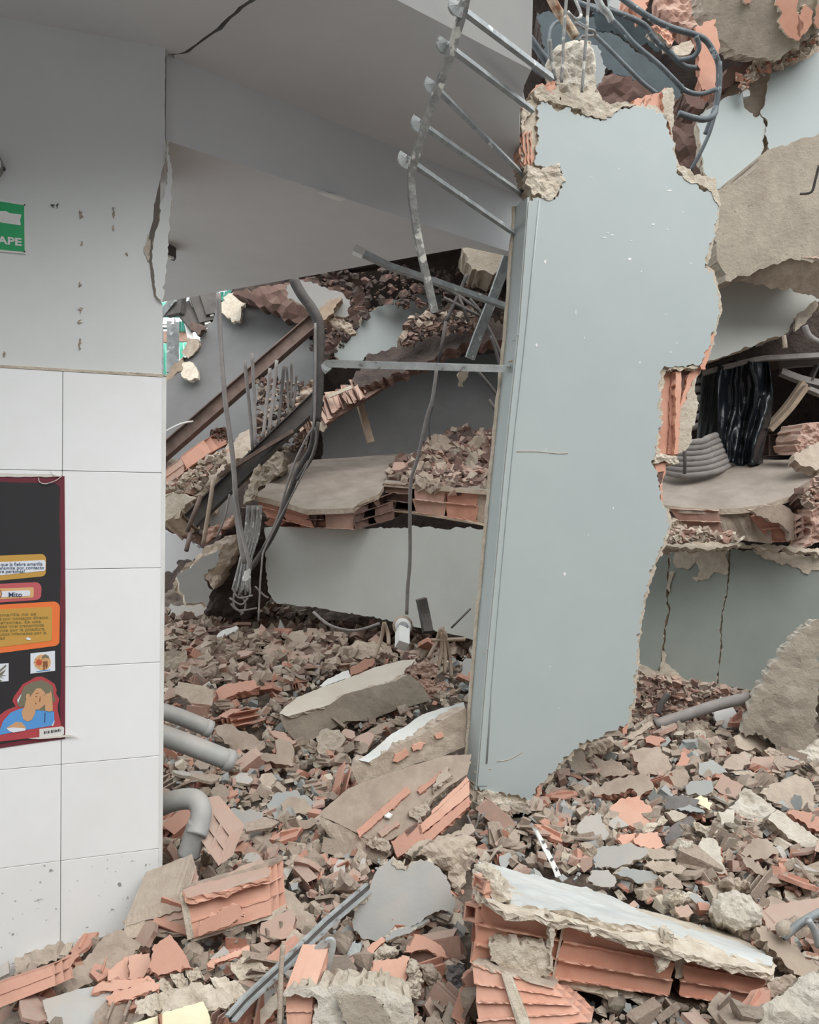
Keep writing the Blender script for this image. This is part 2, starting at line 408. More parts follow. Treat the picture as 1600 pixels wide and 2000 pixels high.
wbox('edge_strip', -.004, .008, 0, zt+.005, -.03, .009, ['white'], wall)
wbox('top_strip', -3.2, .008, zt, zt+.008, -.02, .009, ['cream'], wall)
for k, (x, y, l) in enumerate(((155, 410, 18), (222, 405, 22), (222, 440, 12), (160, 470, 9), (155, 550, 11), (157, 600, 12), (154, 625, 8), (155, 660, 22), (8, 685, 10), (246, 495, 5), (103, 399, 7), (111, 399, 6))):
    solid('chip_mark', PX(x, y, x+1.2, y+l*.4, x+.8, y+l, x-.8, y+l*.6), Pl(WA+WN*.001, WN), .002, ('charcoal' if k in (10, 11) else 'mortar',), jag=.8, seg=4, parent=wall)
# ---- ceiling, beam and lower soffit
def Zp(px, py, z):
    d = ray(px, py); return CAM + d*((z-CAM.z)/d.z)
def slab(name, xy, z, th, m, parent=None, kind='structure', side=None):
    n = len(xy); v = [V((p[0], p[1], z)) for p in xy] + [V((p[0], p[1], z+th)) for p in xy]
    f = [tuple(range(n)), tuple(reversed(range(n, 2*n)))] + [(i, (i+1) % n, n+(i+1) % n, n+i) for i in range(n)]
    o = mk(name, v, f, [m]+([side] if side else []), parent, ([0, 0]+[1]*n) if side else None)
    return tg(o, kind=kind) if kind else o
A0 = Zp(325, 110, zc); A1 = Zp(1045, 398, zc); E0 = Zp(770, 0, zc); E1 = Zp(1038, 139, zc); EC = [Zp(1024, 170, zc).xy, Zp(1014, 230, zc).xy, Zp(1016, 330, zc).xy, Zp(1036, 394, zc).xy]
ed = (E1-E0).normalized(); Enear = E0 - ed*3.7
cr_px = [(330, 105), (348, 105), (360, 101), (372, 93), (384, 85), (397, 74), (412, 64), (424, 55), (434, 44), (446, 33), (458, 24), (466, 14), (476, 8), (486, 1)]
crk = [Zp(x, y, zc) for x, y in cr_px]
cdir = (crk[-1]-crk[5]).normalized()
en = V((-ed.y, ed.x, 0)); tE = (E0-crk[-1]).dot(en)/cdir.dot(en)
crk_all = crk+[crk[-1]+cdir*tE*.5+V((.01, .01, 0)), crk[-1]+cdir*tE]
rc = nrng()
crk2 = [p + V((.006+rc.uniform(0, .007), .008+rc.uniform(-.002, .007), 0)) for p in crk_all[:-1]]+[crk_all[-1]+ed*.02]
ceil_ = tg(empty('ceiling', A0), kind='structure')
slab('ceiling_slab', [p.xy for p in crk_all] + [(Enear.x, Enear.y), (-7, Enear.y), (-7, .5), W(-3.2, 0).xy, W(-3.2, 0, -.2).xy, W(-.1, 0, -.2).xy, (A0.x-.05, A0.y+.05)], zc, .34, 'ceiling_paint', ceil_, None)
slab('ceiling_slab', [p.xy for p in crk2] + [(E0.x, E0.y), (E1.x, E1.y)]+EC+[(A1.x-.02, A1.y+.06), (A0.x+.02, A0.y+.04)], zc+.004, .34, 'ceiling_paint', ceil_, None, 'wall_grey')
zs = zc-.262
FL = Zp(318, 590, zs); FR = Zp(912, 483, zs); FR2 = Zp(1040, 560, zs)
fdir = (FL-FR).normalized()
tg(slab('beam_soffit', [A0.xy, A1.xy, (A1.x+.25, A1.y+.2), FR.xy, (FL+fdir*.55).xy, (A0.x-1.0, A0.y+.3)], zs, .6, 'ceiling_paint'), kind='structure')
# dropped band under the beam line
bp0, bp1 = Zp(380, 283, zs), Zp(1040, 480, zs); b2, b3 = Zp(380, 303, zs), Zp(1040, 500, zs)
0 and tg(slab('beam_band', [A0.xy, A1.xy, b3.xy, Zp(336, 288, zs).xy], zs-.012, .01, 'ceiling_paint'), kind='structure')
lamp = empty('ceiling_bracket', Zp(650, 388, zs))
tg(lamp, 'small pale flat bracket fixed under the grey ceiling', 'bracket')
slab('plate', [Zp(x, y, zs-.02).xy for x, y in ((618, 377), (676, 393), (664, 397), (632, 386))], zs-.014, .008, 'white', lamp, None)
slab('spacer', [Zp(x, y, zs-.02).xy for x, y in ((640, 385), (655, 389), (650, 391), (638, 388))], zs-.006, .006, 'steel', lamp, None)
lamp = empty('wall_bracket', Zp(335, 495, zs)); tg(lamp, 'dark stub of a lamp arm under the ceiling beside the pillar', 'bracket')
slab('arm', [Zp(x, y, zs-.03).xy for x, y in ((320, 483), (344, 497), (340, 502), (318, 492))], zs-.05, .05, 'dark_metal', lamp, None)
slab('lens', [Zp(x, y, zs-.05).xy for x, y in ((318, 494), (340, 502), (318, 503))], zs-.06, .01, 'white', lamp, None)

# ---- unseen masses added behind and beside the viewer to block the low sky
ob = empty('sky_blocker', (0, -7, 0)); tg(ob, kind='structure')
def box(name, a, b, m, parent):
    return mk(name, [V((x, y, z)) for x in (a[0], b[0]) for y in (a[1], b[1]) for z in (a[2], b[2])], [(0, 1, 3, 2), (4, 6, 7, 5), (0, 4, 5, 1), (2, 3, 7, 6), (0, 2, 6, 4), (1, 5, 7, 3)], [m], parent)
box('blocker_front', (-14, -8, 0), (14, -7.4, 8.2), 'yard_grey', ob); box('blocker_top', (-14.2, -8.2, 8.2), (14.2, -7.1, 8.5), 'wall_grey', ob)
for k in range(6):
    for zz in (1.0, 4.0): box('window_frame', (-12+k*4.4, -7.42, zz), (-10+k*4.4, -7.34, zz+1.4), 'dark_metal', ob)  # window shapes on the added blocker
box('side_blocker', (8.5, -8, 0), (9, 2.5, 6.5), 'yard_grey', ob)
# ---- ground under the rubble
gv = []; gf = []; gx = [-2.1+i*.075 for i in range(129)]; gb = 0; gy = [.4+i*.075 for i in range(131)]
for y in gy:
    for x in gx: gv.append(V((x, y, hgt(x, y)-.05+.05*noise.noise(V((x*9, y*9, 0))))))
nx = len(gx)
for j in range(len(gy)-1):
    for i in range(nx-1): gf.append((j*nx+i, j*nx+i+1, (j+1)*nx+i+1, (j+1)*nx+i))
tg(mk('ground', gv, gf, ['dust_floor']), kind='structure')
tg(mk('bounce_ground', [V((-16, 2.8, -.02)), V((-1.9, 2.8, -.02)), V((-1.9, 14, -.02)), V((-16, 14, -.02))], [(0, 1, 2, 3)], ['bounce_pale']), kind='structure')  # pale ground added to bounce light up onto the soffit
tg(mk('ground_yard', [V((-30, -30, -.03)), V((30, -30, -.03)), V((30, 30, -.03)), V((-30, 30, -.03))], [(0, 1, 2, 3)], ['yard_grey']), kind='structure')

# ---- remains of the building behind
def quad(name, pts, th, m, kind=None, parent=None, lab=None, cat=None, bv=(0, 1, 0)):
    a = [P(*q) for q in pts]; b = [p+V(bv)*th for p in a]; n = len(a)
    o = mk(name, a+b, [tuple(range(n)), tuple(reversed(range(n, 2*n)))]+[(i, (i+1) % n, n+(i+1) % n, n+i) for i in range(n)], [m], parent)
    return tg(o, lab, cat, None, kind)
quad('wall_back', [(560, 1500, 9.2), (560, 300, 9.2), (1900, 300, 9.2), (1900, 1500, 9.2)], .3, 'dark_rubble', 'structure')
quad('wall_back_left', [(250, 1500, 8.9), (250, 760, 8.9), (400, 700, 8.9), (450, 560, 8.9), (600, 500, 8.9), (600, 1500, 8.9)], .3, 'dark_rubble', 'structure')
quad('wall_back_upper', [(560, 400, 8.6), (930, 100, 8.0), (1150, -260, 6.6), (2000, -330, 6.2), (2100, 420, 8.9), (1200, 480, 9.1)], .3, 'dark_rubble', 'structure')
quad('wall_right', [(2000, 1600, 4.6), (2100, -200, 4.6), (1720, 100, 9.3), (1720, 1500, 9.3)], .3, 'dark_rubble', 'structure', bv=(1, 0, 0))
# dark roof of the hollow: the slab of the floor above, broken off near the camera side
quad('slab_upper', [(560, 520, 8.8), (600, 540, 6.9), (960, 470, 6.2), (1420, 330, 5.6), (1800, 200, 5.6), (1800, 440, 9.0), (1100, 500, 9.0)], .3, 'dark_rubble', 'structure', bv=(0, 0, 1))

# ================================================================ OUTSIDE, seen past the pillar
def vpl(Y, dx=0): return Pl(P(800, 948, Y), (dx, -1, 0))
o8 = vpl(8.6)
sh = empty('corrugated_sheets', P(350, 700, 8.7)); tg(sh, 'bright green corrugated sheets outside beyond the pillar edge', 'roofing')
for i, (c, m_) in enumerate((((70, 630, 130, 620, 140, 900, 70, 910), 'teal_pale'), ((185, 620, 330, 610, 340, 700, 250, 760, 190, 780), 'teal_pale'), ((75, 400, 110, 340, 235, 330, 235, 400), 'teal_sheet'),
        ((195, 440, 290, 425, 290, 520, 190, 520), 'teal_sheet'), ((300, 240, 420, 200, 460, 330, 330, 370), 'teal_sheet'), ((490, 190, 660, 170, 620, 260, 520, 300), 'teal_sheet'), ((70, 720, 200, 780, 110, 930, 65, 930), 'teal_pale'))):
    pl_ = vpl(8.7+i*.05)
    for k in range(4):            # each sheet shows its corrugations as separate strips
        q = K11(*c); a, b, c_, d_ = V(q[0]), V(q[1]), V(q[2]), V(q[-1])
        l0, l1 = k/4, (k+.8)/4
        solid('sheet', [a.lerp(b, l0), a.lerp(b, l1), d_.lerp(c_, l1), d_.lerp(c_, l0)], Pl(pl_.p+V((0, .03*(k % 2), 0)), pl_.n), .02, (m_,), jag=0, seg=0, parent=sh, rough=0)
fr = empty('window_frame', P(330, 650, 8.3)); tg(fr, 'grey metal window frame outside beyond the pillar edge', 'frame')
for a, b, r, m_ in (((40, 440), (185, 440), .035, 'white'), ((170, 440), (165, 880), .06, 'steel'), ((60, 485), (145, 485), .012, 'white'), ((140, 485), (140, 880), .014, 'white'), ((60, 440), (60, 920), .03, 'steel')):
    p_, q_ = K11(*a)[0], K11(*b)[0]; tube('bar', [(*p_, 8.3), (*q_, 8.3)], r, m_, fr, flatn=1, r2=.03)
for a, b, r, m_, lb in (((70, 380), (180, 240), .03, 'steel', 'pale sloping rafter beside the outdoor window frame'), ((130, 320), (260, 290), .09, 'dark_metal', 'dark lintel above the outdoor window frame'), ((255, 300), (335, 660), .022, 'white', 'thin white post right of the outdoor window frame'),
                    ((250, 300), (400, 480), .09, 'dark_metal', 'dark leaning beam outside, lowest of the leaning ones'), ((320, 240), (420, 450), .018, 'white', 'white leaning bar outside, first from the left'), ((355, 220), (475, 470), .028, 'white', 'white leaning bar outside, the thickest of them'),
                    ((400, 220), (490, 440), .10, 'dark_metal', 'dark leaning beam outside between two white bars'), ((440, 200), (510, 400), .016, 'white', 'white leaning bar outside, nearest the sloping panel'), ((470, 200), (530, 380), .08, 'dark_metal', 'dark leaning beam outside touching the sloping panel'),
                    ((660, 175), (590, 270), .02, 'teal_sheet', 'thin green bar under the ceiling edge')):
    p_, q_ = K11(*a)[0], K11(*b)[0]; tg(tube('outdoor_bar', [(*p_, 8.0), (*q_, 7.9)], r, m_, None, flatn=1, r2=.03), lb, 'bar')
for c, m_, lb in (((80, 520, 320, 515, 330, 605, 80, 615), 'brick_dusty', 'pale pink wall strip outside behind the window frame'), ((60, 270, 150, 260, 75, 380, 60, 400), 'teal_pale', 'pale green sheet corner outside at the top of the gap')):
    piece('outer_wall_strip', lb, 'wall', K11(*c), vpl(8.9), .1, (m_,), jag=0, seg=0, exc=False)
for c, m_, lb in (((305, 420, 430, 470, 440, 500, 380, 560, 330, 500), 'rust', 'rusty crumpled bracket outside the gap'), ((300, 580, 380, 590, 410, 640, 300, 760, 250, 720), 'mortar', 'broken mortar lump at the edge of the sloping grey panel'), ((180, 800, 270, 740, 240, 860, 110, 970, 100, 930), 'wood', 'brown splintered edge hanging by the pillar')):
    piece('debris_piece', lb, 'debris', K11(*c), vpl(7.2), .1, (m_,), jag=2, seg=8, exc=False)

# ================================================================ MIDDLE GAP, BACK LAYERS
T_ = piece
p7 = pl3((325, 880, 6.9), (600, 620, 7.1), (440, 590, 7.4))
T_('wall_panel', 'large sloping grey wall panel behind the rusty beam', 'wall panel', K11(100, 960, 240, 780, 330, 700, 400, 640, 420, 540, 500, 430, 560, 330, 610, 230, 700, 250, 800, 280, 870, 300, 960, 275, 1240, 460, 1450, 700, 1300, 1500, 100, 1640), p7, .14, ('panel_shaded', 'cream'), jag=1.5, exc=False)
for c, lb in (((600, 220, 680, 180, 800, 240, 770, 330, 750, 400, 690, 450, 640, 400, 580, 350, 570, 290), 'cream plaster flake at the top corner of the sloping panel'), ((260, 780, 310, 780, 370, 830, 385, 920, 330, 940, 260, 930, 230, 880), 'cream plaster flake at the left edge of the sloping panel')):
    T_('plaster_flake', lb, 'plaster', K11(*c), Pl(p7.p+p7.n*.09, p7.n), .04, ('cream',), jag=2, seg=8, exc=False)
T_('brick_ridge', 'broken terracotta edge above the sloping panel', 'brick debris', K11(680, 180, 800, 170, 850, 220, 960, 240, 950, 280, 860, 300, 790, 270, 780, 230), Pl(p7.p+p7.n*.05, p7.n), .12, ('brick_dark',), jag=3, seg=8, lump=.03, exc=False)
T_('wall_panel', 'dim grey wall panel below the rusty beam', 'wall panel', K11(560, 1200, 1000, 850, 1400, 560, 1400, 1300, 900, 1500, 600, 1400), pl3((430, 800, 7.5), (600, 700, 7.5), (600, 850, 7.3)), .12, ('panel_shaded',), exc=False)
T_('wall_panel', 'pale grey wall panel hanging above the broken joist', 'wall panel', K13(60, 900, 120, 800, 250, 700, 330, 560, 480, 500, 600, 440, 960, 390, 980, 560, 700, 700, 620, 860, 300, 960, 150, 1040), pl3((660, 700, 6.6), (860, 580, 6.9), (780, 700, 6.8)), .12, ('wall_blue', 'mortar'), exc=False)
T_('wall_panel', 'deep dim grey wall panel above the left slab', 'wall panel', K13(-60, 1480, 300, 1180, 900, 960, 1480, 900, 1560, 1100, 1480, 1800, 700, 1800, -40, 1810), pl3((640, 880, 7.4), (980, 700, 7.3), (980, 880, 6.9)), .12, ('panel_shaded', 'mortar'), exc=False)
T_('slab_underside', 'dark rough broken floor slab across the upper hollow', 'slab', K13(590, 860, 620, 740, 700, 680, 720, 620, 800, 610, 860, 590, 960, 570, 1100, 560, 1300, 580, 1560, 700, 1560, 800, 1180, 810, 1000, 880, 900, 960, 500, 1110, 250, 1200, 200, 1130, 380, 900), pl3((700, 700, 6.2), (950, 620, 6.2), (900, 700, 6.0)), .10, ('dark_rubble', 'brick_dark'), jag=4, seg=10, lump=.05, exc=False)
T_('concrete_lump', 'pale beam end under the ceiling edge beside the flat bar', 'concrete', K13(1130, 10, 1500, -20, 1600, 60, 1560, 180, 1400, 230, 1220, 200, 1180, 90), vpl(5.6), .5, ('concrete',), jag=2, exc=False)
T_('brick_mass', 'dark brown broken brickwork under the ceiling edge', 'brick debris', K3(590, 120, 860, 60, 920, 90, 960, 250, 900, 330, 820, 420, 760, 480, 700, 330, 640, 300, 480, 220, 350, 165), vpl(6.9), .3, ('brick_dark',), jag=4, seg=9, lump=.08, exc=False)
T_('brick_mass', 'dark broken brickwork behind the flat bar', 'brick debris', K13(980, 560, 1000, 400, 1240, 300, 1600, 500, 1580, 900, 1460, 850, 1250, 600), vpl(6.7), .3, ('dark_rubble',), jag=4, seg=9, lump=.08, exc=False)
T_('plaster_sheet', 'pale hanging plaster piece behind the bent pipe top', 'plaster', K3(585, 125, 640, 105, 700, 120, 800, 150, 880, 195, 870, 260, 800, 290, 740, 260, 690, 240, 640, 210, 605, 190), vpl(6.35, .2), .06, ('wall_grey', 'cream'), jag=2, seg=8, exc=False)
T_('mortar_lump', 'brown crumbling mortar under the hanging plaster piece', 'mortar', K3(780, 275, 860, 290, 905, 340, 870, 345, 800, 310), vpl(6.2), .12, ('mortar',), jag=2, seg=6, lump=.02, exc=False)
T_('timber_block', 'short brown timber end behind the bent pipe', 'timber', K3(740, 240, 790, 190, 840, 185, 800, 250, 770, 280, 745, 285), vpl(6.1), .2, ('wood',), exc=False)
T_('plaster_chunk', 'tan plaster flake hanging below the broken joist', 'plaster', K11(1430, 1290, 1500, 1300, 1500, 1350, 1470, 1395, 1435, 1370), vpl(5.8), .04, ('cream',), jag=1, seg=6, exc=False)
# broken joist with hollow pots
jf = hxp((570, 800, 5.9), (705, 735, 6.1), (720, 770, 6.0), (590, 850, 5.8), (.05, .3, .05))
jt = empty('broken_joist', P(640, 800, 5.9)); tg(jt, 'broken brown joist with hollow pots crossing behind the bent pipe', 'joist')
b = MB()
for k in range(22): b.strip(jf, k/22+b.r.uniform(-.01, .02), k/22+.028, b.r.uniform(-.1, .4), b.r.uniform(.7, 1.1), b.r.uniform(-.3, .2), 1, 3, .05, .09)
b.build('broken_pots', ['brick_dusty'], jt); rub(jf, 0, 1.3, .75, 1.1, .2, 1, jt, 'joist_core', 'brick_dark')
tg(tube('edge_bar', [(*K3(775, 630)[0], 5.8), (*K3(885, 585)[0], 5.85)], .012, 'cream', jt, flatn=1), label='pale bar end')
T_('brick_debris', 'brown brick mass left of the bent pipe', 'brick debris', K11(1180, 1200, 1200, 1120, 1290, 1020, 1350, 950, 1400, 960, 1390, 1100, 1290, 1180, 1190, 1260), vpl(6.0), .25, ('dusty',), jag=3, seg=8, lump=.05, exc=False)
T_('brick_debris', 'brown crumbled band running up behind the level bar', 'brick debris', K13(200, 1160, 330, 1080, 560, 1000, 760, 960, 620, 1060, 450, 1180, 300, 1250), vpl(6.1), .2, ('brick_dark', 'dusty'), jag=3, seg=8, lump=.05, exc=False)
rod('hanging_batten', 'reddish batten hanging down in the dark hollow', 'batten', [(*K13(250, 1240)[0], 6.4), (*K13(300, 1430)[0], 6.4), (*K13(365, 1660)[0], 6.4)], .026, 'wood', flatn=1, r2=.02)
# beams
def ibeam(name, lab, a, b, w, m, d=.05):
    A, B = P(*a), P(*b); t = (B-A).normalized(); n = V((0, -1, .15)); n = (n-t*n.dot(t)).normalized(); s = t.cross(n)
    if s.z < 0: s = -s
    e = empty(name, A); tg(e, lab, 'beam')
    def bar(nm, s0, s1, n0, n1, mm=m):
        v = [X+s*q+n*r for X in (A, B) for (q, r) in ((s0, n0), (s1, n0), (s1, n1), (s0, n1))]
        return mk(nm, v, [(0, 1, 2, 3), (7, 6, 5, 4), (0, 4, 5, 1), (1, 5, 6, 2), (2, 6, 7, 3), (3, 7, 4, 0)], [mm], e)
    bar('upper_flange', w*.46, w*.54, -d, d); bar('lower_flange', -w*.54, -w*.46, -d, d); bar('web', -w*.46, w*.46, -d*.25, d*.05)
    return e
ibeam('rusty_beam', 'upper rusty steel beam sloping across the grey panel', (300, 902, 6.1), (632, 612, 6.3), .095, 'rust')
ibeam('rusty_beam', 'lower dark steel beam sloping down to the rubble', (372, 1018, 5.3), (622, 778, 5.6), .10, 'dark_metal', .04)
tg(tube('steel_angle', [(*K12(560, 450)[0], 5.25), (*K12(850, 270)[0], 5.35), (*K12(1200, 60)[0], 5.5)], .012, 'rust', None, flatn=1, r2=.03), 'rusty angle edge along the top of the lower beam', 'beam')
# left mass of bricks below the rusty beam
bl = empty('brick_slab', P(350, 920, 6)); tg(bl, 'broken brick slab wedged under the upper rusty beam', 'brickwork')
f = hxp((*K12(95, 390)[0], 5.9), (*K12(410, 160)[0], 6.1), (*K12(480, 260)[0], 6.05), (*K12(95, 530)[0], 5.85), (.1, .25, .1))
brick(f, 0, .38, 0, 1, nf=2, parent=bl, m='brick_dusty', ja=.06, name='brick'); brick(f, .46, 1.0, -.1, .9, nf=1, parent=bl, m='brick', ja=.04, name='brick')
f = hxp((*K12(530, 280)[0], 6.0), (*K12(640, 215)[0], 6.1), (*K12(660, 300)[0], 6.05), (*K12(540, 330)[0], 6), (.1, .25, .1)); brick(f, 0, 1, 0, 1, nf=1, parent=bl, m='brick', ja=.04, name='brick')
solid('dark_brick', K12(500, 40, 620, 10, 650, 140, 640, 190, 540, 200, 480, 120), vpl(6.3), .2, ('brick_dark',), lump=.04, parent=bl)
solid('mortar_bed', K12(95, 560, 200, 470, 330, 380, 480, 270, 560, 230, 660, 170, 760, 60, 820, 40, 860, 120, 870, 200, 780, 260, 640, 350, 560, 440, 500, 520, 400, 590, 340, 620, 240, 730, 90, 850), pl3((330, 980, 5.9), (480, 860, 6.1), (440, 930, 5.8)), .2, ('mortar',), jag=3, seg=10, lump=.04, parent=bl)
T_('plaster_sheet', 'cream plaster face at the foot of the wedged brick slab', 'plaster', K12(92, 650, 160, 600, 260, 600, 370, 630, 240, 740, 220, 800, 92, 850), vpl(5.7), .05, ('cream',), jag=2, exc=False)
T_('wall_panel', 'small grey panel under the lower dark beam', 'wall panel', K12(220, 750, 420, 610, 700, 600, 720, 760, 700, 830, 560, 880, 400, 900, 330, 960, 270, 880), vpl(5.9), .1, ('wall_grey',), jag=3, exc=False)
T_('wall_panel', 'pinkish grey panel behind the pillar edge, low down', 'wall panel', K12(60, 880, 150, 950, 240, 960, 330, 1020, 430, 1100, 340, 1180, 220, 1170, 200, 1250, 60, 1300), vpl(6.4), .1, ('ceiling_paint',), jag=2, exc=False)
T_('brick_debris', 'dark red broken brick below the lower dark beam', 'brick debris', K12(100, 880, 190, 810, 290, 850, 280, 900, 330, 950, 420, 1040, 300, 1010, 180, 950), vpl(5.8), .2, ('brick_dark',), jag=3, seg=7, lump=.05, exc=False)
T_('brick_debris', 'red broken brick strip beside the rebar bundle', 'brick debris', K12(420, 920, 540, 870, 700, 780, 720, 860, 600, 920, 560, 960, 450, 1040), vpl(5.7), .15, ('brick_dusty',), jag=3, seg=7, lump=.04, exc=False)
T_('wall_fragment', 'grey painted wall fragment with a broken upper edge standing in the back rubble', 'wall fragment', K12(220, 1290, 330, 1220, 440, 1140, 570, 1080, 560, 1200, 430, 1320, 510, 1430, 460, 1540, 280, 1550, 210, 1400), pl3((380, 1150, 5.2), (430, 1100, 5.35), (400, 1170, 5.2)), .06, ('wall_grey', 'cream'), jag=2)
T_('mortar_mass', 'broken mortar mass behind the grey wall fragment', 'mortar', K12(170, 1380, 230, 1270, 330, 1180, 450, 1070, 560, 1000, 700, 940, 740, 980, 690, 1150, 600, 1280, 520, 1430, 440, 1320, 360, 1500, 280, 1540, 200, 1480), vpl(5.55), .3, ('mortar',), jag=3, seg=8, lump=.06, exc=False)
T_('plaster_piece', 'pale blue grey plaster piece lying flat in the back rubble by the pillar', 'plaster', K12(100, 1620, 150, 1570, 280, 1560, 430, 1530, 530, 1580, 545, 1630, 470, 1690, 310, 1720, 150, 1690), gp(370, 1200, (0, -.6, 1), .12), .04, ('plaster_blue', 'cream'), jag=2, seg=8)
# vertical rods left
rod('long_pole', 'thin upright pole in front of the sloping grey panel', 'pole', [(*K11(565, 190)[0], 5.4), (*K11(580, 600)[0], 5.4), (*K11(620, 1100)[0], 5.3), (*K11(690, 1640)[0], 5.2), (463, 1010, 5.1), (477, 1100, 5.0)], .016, 'grey_pipe')
rod('bent_rod', 'bent rod ending in a small metal tag', 'rod', [(*K12(705, 560)[0], 4.9), (*K12(760, 900)[0], 4.9), (*K12(830, 1190)[0], 4.8), (*K12(835, 1260)[0], 4.8)], .012, 'grey_pipe')
T_('metal_tag', 'small pale metal tag at the bottom of the rod bundle', 'tag', K12(795, 1270, 835, 1250, 825, 1340, 780, 1355), vpl(4.75), .01, ('white',), jag=.5, exc=False)
T_('debris_edge', 'white torn plaster edge beside the rod bundle', 'plaster', K12(850, 420, 910, 340, 900, 480, 860, 560, 850, 660, 790, 690, 780, 620, 830, 500), vpl(5.35), .15, ('cream',), jag=2, seg=6, lump=.02, exc=False)
T_('concrete_piece', 'grey column stub left of the left slab', 'concrete', K12(880, 350, 970, 230, 1090, 230, 1130, 300, 1100, 430, 1000, 500, 880, 570), vpl(5.9), .3, ('concrete',), jag=3, seg=8, lump=.04, exc=False)
for k, (a, b, y_) in enumerate((((790, 770), (860, 1540), 5.55), ((855, 710), (885, 1500), 5.5), ((1010, 840), (950, 1440), 5.7), ((1070, 770), (1000, 1400), 5.75), ((1130, 820), (1080, 1350), 5.8), ((1155, 830), (1170, 1250), 5.9), ((1195, 790), (1190, 1180), 5.95), ((1240, 900), (1210, 1200), 6.0))):
    rod('upright_bar', NTH[k]+' from the left of the upright steel bars between the two sloping beams', 'bar', [(*K11(*a)[0], y_), (*K11((a[0]+b[0])/2+4, (a[1]+b[1])/2)[0], y_), (*K11(*b)[0], y_-.1)], (.012 if k < 5 else .009), 'grey_pipe' if k < 4 else 'dark_metal', 'upright bars between the beams')
for k in range(9):
    x0 = 815+k*15; rod('bundle_bar', NTH[k]+' from the left of the tight bundle of steel bars below the left slab', 'bar', [(*K12(x0, 700)[0], 5.35+.02*(k % 3)), (*K12(x0-22, 950)[0], 5.3), (*K12(x0-70-k*3, 1200)[0], 5.2+.02*(k % 2)), (*K12(x0-130+k*4, 1430+(k*37) % 60)[0], 5.1)], .0075, 'grey_pipe' if k % 2 else 'rebar', 'steel bars in the bundle')
for k, c in enumerate(((690, 1420, 740, 1500, 860, 1480), (670, 1550, 740, 1610, 900, 1590), (660, 1500, 760, 1560, 820, 1500), (700, 1460, 700, 1570, 780, 1640), (740, 1440, 800, 1560, 760, 1650), (880, 1400, 960, 1480, 1000, 1500))):
    rod('tangled_wire', NTH[k]+' of the thin dark wires tangled at the foot of the bar bundle', 'wire', [(*q, 5.0+.03*k) for q in K12(*c)], .006, 'grey_pipe', 'wires at the foot of the bundle')
rod('diagonal_strip', 'short sloping strut left of the lower dark beam', 'strut', [(*K12(410, 620)[0], 5.2), (*K12(290, 930)[0], 5.1)], .014, 'rust')
rod('diagonal_strip', 'pale sloping strut crossing under the lower dark beam', 'strut', [(*K12(520, 480)[0], 5.2), (*K12(470, 800)[0], 5.1), (*K12(430, 1040)[0], 5.05)], .013, 'wood')
rod('diagonal_strip', 'stub strut at the lower end of the dark beam', 'strut', [(*K12(320, 940)[0], 5.1), (*K12(285, 1090)[0], 5.0)], .014, 'rust')
rod('thin_wire', 'thin wire curving over the sloping grey panel', 'wire', [(*K3(50, 785)[0], 5.9), (*K3(120, 750)[0], 5.9), (*K3(175, 738)[0], 6.0)], .007, 'white')
rod('thin_wire', 'thin curved wire under the lower dark beam', 'wire', [(*K12(660, 600)[0], 5.1), (*K12(620, 800)[0], 5.1), (*K12(545, 980)[0], 5.1)], .006, 'grey_pipe')
rod('thin_wire', 'long thin wire hanging by the left edge of the low wall band', 'wire', [(*K12(1400, 20)[0], 4.7), (*K12(1380, 250)[0], 4.7), (*K12(1000, 1000)[0], 4.6), (*K12(940, 1200)[0], 4.5), (*K12(910, 1700)[0], 4.4)], .005, 'grey_pipe')
rod('thin_wire', 'slack wire in front of the dark hollow floor', 'wire', [(*K3(715, 1590)[0], 4.9), (*K3(790, 1650)[0], 4.8), (*K3(900, 1672)[0], 4.8), (*K3(1010, 1640)[0], 4.8)], .009, 'grey_pipe')
# bent pipe
bp_ = empty('bent_pipe', P(615, 700, 5.2)); tg(bp_, 'dark bent pipe bundle hanging down in front of the broken joist', 'pipe')
pts_ = [(*K3(*q)[0], 5.2) for q in ((625, 105), (660, 170), (710, 240), (738, 310), (738, 450), (735, 600), (722, 740), (700, 860), (650, 950), (600, 1080), (540, 1230), (480, 1330), (430, 1400))]
tube('thick_pipe', pts_[:7], .035, 'dark_metal', bp_); tube('split_lower_pipe', pts_[5:], .018, 'dark_metal', bp_)
tube('strand', [(*K3(*q)[0], 5.15) for q in ((722, 300), (722, 500), (716, 740), (690, 800), (640, 900), (600, 1010), (550, 1180), (490, 1300))], .008, 'grey_pipe', bp_)
tube('strand', [(*K3(*q)[0], 5.15) for q in ((735, 740), (715, 880), (660, 970), (640, 1000))], .012, 'dark_metal', bp_)
# hanging cable and lamp
rod('hanging_cable', 'long dark cable hanging down to the small spotlight', 'cable', [(*K3(*q)[0], 4.8) for q in ((1265, 500), (1245, 640), (1220, 720), (1180, 900), (1150, 1000), (1145, 1150), (1145, 1350), (1135, 1480), (1130, 1600))], .011, 'grey_pipe')
rod('hanging_cable', 'second shorter wire beside the long hanging cable', 'cable', [(*K3(*q)[0], 5.0) for q in ((1250, 660), (1230, 740), (1235, 820))], .006, 'dark_metal')
lp = P(790, 1225, 4.75); lt = empty('spotlight', lp); tg(lt, 'small pale spotlight hanging at the end of the cable', 'lamp')
tube('round_plate', [(*K3(1112, 1650)[0], 4.74), (*K3(1112, 1652)[0], 4.82)], .06, 'mortar', lt, sub=1, sides=14); tube('socket', [(*K3(1115, 1655)[0], 4.66), (*K3(1112, 1650)[0], 4.75)], .045, 'white', lt, sub=1, sides=14)
